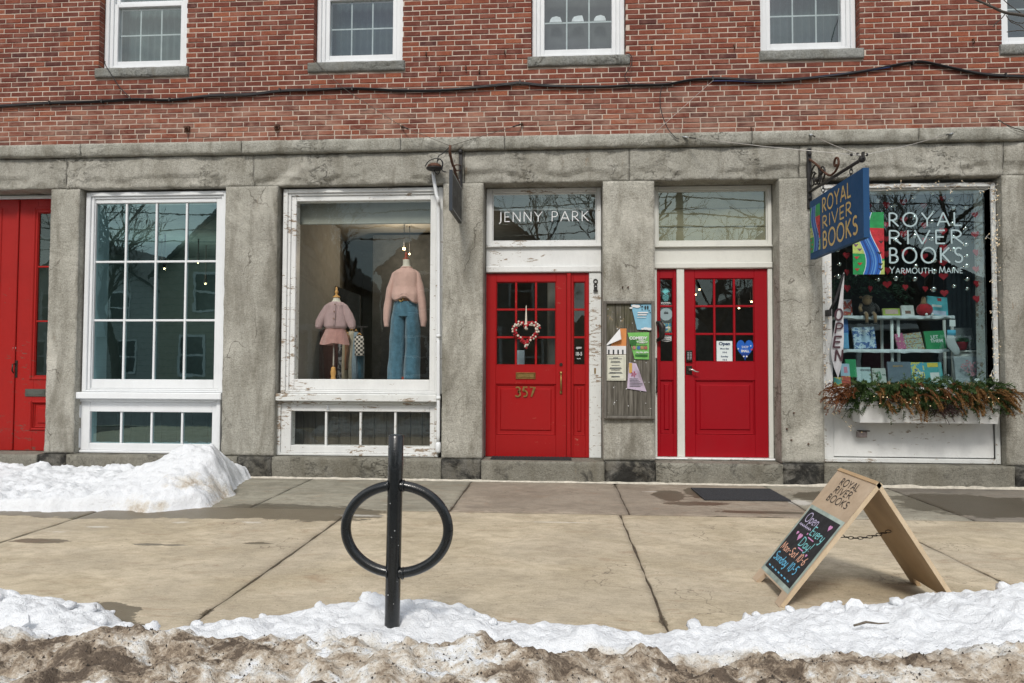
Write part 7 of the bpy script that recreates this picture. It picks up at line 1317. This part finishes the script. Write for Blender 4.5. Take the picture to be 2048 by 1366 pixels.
house('dark slate coloured house across the street, mirrored in the bookshop window', 12.5, 10, -19.5, 9, 4.2, 6.6, clap('clap_slate', (.06, .07, .08)), shg, [(-3, .9, 1, 1.6), (3, .9, 1, 1.6)], (0, 1.0))
house('pale grey house across the street at the far left, mirrored in the left paned window', -25, 9, -26, 9, 5, 8, clap('clap_pale', (.45, .46, .45)), shg, [(-2.6, .9, .95, 1.6), (2.4, .9, .95, 1.6), (-2, 3.6, .9, 1.4), (2, 3.6, .9, 1.4)], (0, 1.0))
mw = MB(); Rw = random.Random(77)
for i in range(240):
    x = -75+.625*i; h = 5.5+2.2*noise.noise((x*.13, 0, 0))+1.2*noise.noise((x*.9, 3, 0)); mw.v += [Vector((x, -62, -.2)), Vector((x, -60+Rw.uniform(-1, 1), h*.5)), Vector((x, -63+Rw.uniform(-1, 1), h))]
for i in range(239):
    for j in range(2): a = i*3+j; mw.f.append((a, a+3, a+4, a+1)); mw.a.append(0); mw.sm.append(True)
obj('distant_woods', mw, plain('bare_woods', (.11, .10, .095), .95, .5, 2), label='low grey band of bare woods beyond the houses across the street', cat='woods', kind='stuff', normals=False)
bark = m_wood('bark', (.05, .042, .035), (.11, .095, .08), .9)
def tree(label, loc, H, seed, spread=.55, depth=5, lean=(0, 0)):
    R = random.Random(seed); tr, cr = MB(), MB(); loc = Vector(loc)
    t = thing('bare_tree', label, 'tree', loc)
    def br(p, d, l, r, k):
        n = 4 if k < 2 else 3; pts = [p.copy()]; q = p.copy()
        for i in range(n): d = (d+Vector((R.uniform(-.16, .16), R.uniform(-.16, .16), R.uniform(-.06, .16)))).normalized(); q = q+d*l/n; pts.append(q.copy())
        (tr if k == 0 else cr).sweep(pts, [r*(1-.5*i/n) for i in range(n+1)], n=8 if k == 0 else 5 if k < 3 else 3, caps=False)
        if k >= depth: return
        for c in range(R.choice((3, 4)) if k else 5):
            f = R.uniform(.35, 1) if k else R.uniform(.55, 1); i = min(n-1, int(f*n)); b = pts[i].lerp(pts[i+1], f*n-i); a = R.uniform(0, 6.28); o = d.orthogonal().normalized(); o.rotate(Matrix.Rotation(a, 3, d)); br(b, (d*R.uniform(.55, .9)+o*spread*R.uniform(.8, 1.4)+Vector((0, 0, .18))).normalized(), l*R.uniform(.58, .78), r*.52, k+1)
    br(loc, Vector((lean[0], lean[1], 1)).normalized(), H*.36, H*.020, 0)
    obj('trunk', tr, bark, t, normals=False); obj('crown', cr, bark, t, normals=False); return t
tree('bare tree across the street left of the cream house', (-17.5, -17.8, -.1), 11, 3); tree('bare tree across the street between the cream and grey houses', (-8.6, -17.6, -.1), 11.5, 5); tree('bare spreading tree across the street, mirrored in the transoms', (1.8, -18, -.1), 12, 8, .7); tree('tall bare tree across the street, mirrored in the bookshop glass', (13.2, -17.0, -.1), 13, 13, .6); tree('second tall bare tree beyond it, right of the slate house', (19, -17.5, -.1), 12, 15, .6); tree('bare tree across the street between the grey and slate houses', (6.6, -18.6, -.1), 11, 31, .65); tree('thin bare tree behind the grey house', (-1.5, -32, -.1), 15, 21)
for k, x in enumerate((-24, 2.2+2, 30)):
    up_ = thing('utility_pole', 'wooden utility pole across the street, '+('leftmost', 'middle', 'rightmost')[k]+' of three', 'pole', (x, -15.2, -.1)); obj('shaft', MB().sweep([(x, -15.2, -.1), (x, -15.2, 10)], [.15, .10], n=10), bark, up_); obj('crossarm', MB().box(x-.06, x+.06, -16.2, -14.2, 9.1, 9.22), bark, up_)
wr_ = thing('overhead_wires', 'black overhead wires strung along the far side of the street', 'wires', (4.2, -15.2, 6.5))
for y, z in ((-16.1, 9.24), (-15.2, 9.24), (-14.3, 9.24), (-15.2, 7.2), (-15.1, 6.6), (-15.2, 6.2)):
    pts = []
    for a, b in ((-24, 4.2), (4.2, 30)): pts += [(a+(b-a)*i/10, y, z-.5*(1-(2*i/10-1)**2)) for i in range(10 if a < 0 else 11)]
    obj('wire', MB().sweep(pts, .022, n=4), 'cable', wr_)
obj('snow_ridge', (lambda m: [m.v.extend([Vector((x, -14.75-.3*noise.noise((x, 1, 1)), -.1)), Vector((x, -15.2, .35+.25*noise.noise((x*1.3, 0, 0)))), Vector((x, -16.0, .3+.2*noise.noise((x*.9, 5, 0)))), Vector((x, -16.6, -.03))]) for x in [-40+.5*i for i in range(161)]] and m)(MB()), 'snow', label='white snow ridge along the far kerb of the street', cat='snow', kind='stuff') if False else None
m = MB()
for i in range(161):
    x = -40+.5*i; m.v += [Vector((x, -14.75-.3*noise.noise((x, 1, 1)), -.1)), Vector((x, -15.2, .40+.3*noise.noise((x*1.3, 0, 0)))), Vector((x, -16.0, .34+.25*noise.noise((x*.9, 5, 0)))), Vector((x, -16.6, -.03))]
for i in range(160):
    for j in range(3): a = i*4+j; m.f.append((a, a+4, a+5, a+1)); m.a.append(0); m.sm.append(True)
obj('snow_ridge', m, 'snow', label='white snow ridge along the far kerb of the street', cat='snow', kind='stuff', normals=False)
# --- street tree just outside the picture on the right; its twigs reach in
st = thing('street_tree', 'bare street tree at the right whose thin twigs cross the upper right corner', 'tree', (4.3, -3.3, -.02)); yt = -3.0
obj('trunk', MB().sweep(smooth([Vector((4.3, -3.3, -.02)), Vector((4.28, -3.28, 1.5)), Vector((4.36, -3.2, 3.0)), Vector((4.3, -3.1, 4.6)), Vector((4.42, -3.0, 6.0))], 4), [.075-.0025*i for i in range(17)], n=10), bark, st)
lb_ = MB(); lb_.sweep(smooth([Vector((4.33, -3.12, 4.2)), Vector((3.9, -3.05, 4.15))]+WP([(2120, 44), (2048, 31), (2010, 25), (1985, 14), (1958, 2), (1920, -14)], yt), 4), [.018]+[.014-.0003*i for i in range(28)], n=6, caps=False)
for tw in ([(2048, 31), (2030, 18), (2014, 6), (2000, -8)], [(2062, 34), (2046, 46), (2030, 44), (2020, 40)], [(2048, 58), (2038, 50), (2022, 44), (2012, 30)], [(2012, 25), (2004, 36), (1992, 46), (1986, 54)], [(1985, 14), (1975, 2), (1970, -10)], [(2055, 62), (2035, 61), (2014, 64)]): lb_.sweep(smooth(WP(tw, yt), 3), .0035, n=4, caps=False)
lb_.sweep(smooth([Vector((4.33, -3.2, 3.3)), Vector((3.7, -3.05, 3.1))]+WP([(2100, 292), (2048, 262), (2028, 256), (2008, 247), (1996, 240)], yt), 3), .004, n=4, caps=False)
R = random.Random(6)
for _ in range(22): b = Vector((4.38, -3.05, R.uniform(4.2, 6.0))); d = Vector((R.uniform(-.2, 1), R.uniform(-1, 1), R.uniform(.2, .9))).normalized(); pts = [b+d*.35*i+Vector((R.uniform(-.06, .06), R.uniform(-.06, .06), .03*i)) for i in range(5)]; lb_.sweep(pts, [.014, .011, .008, .006, .003], n=4, caps=False)
obj('crown', lb_, bark, st, normals=False)
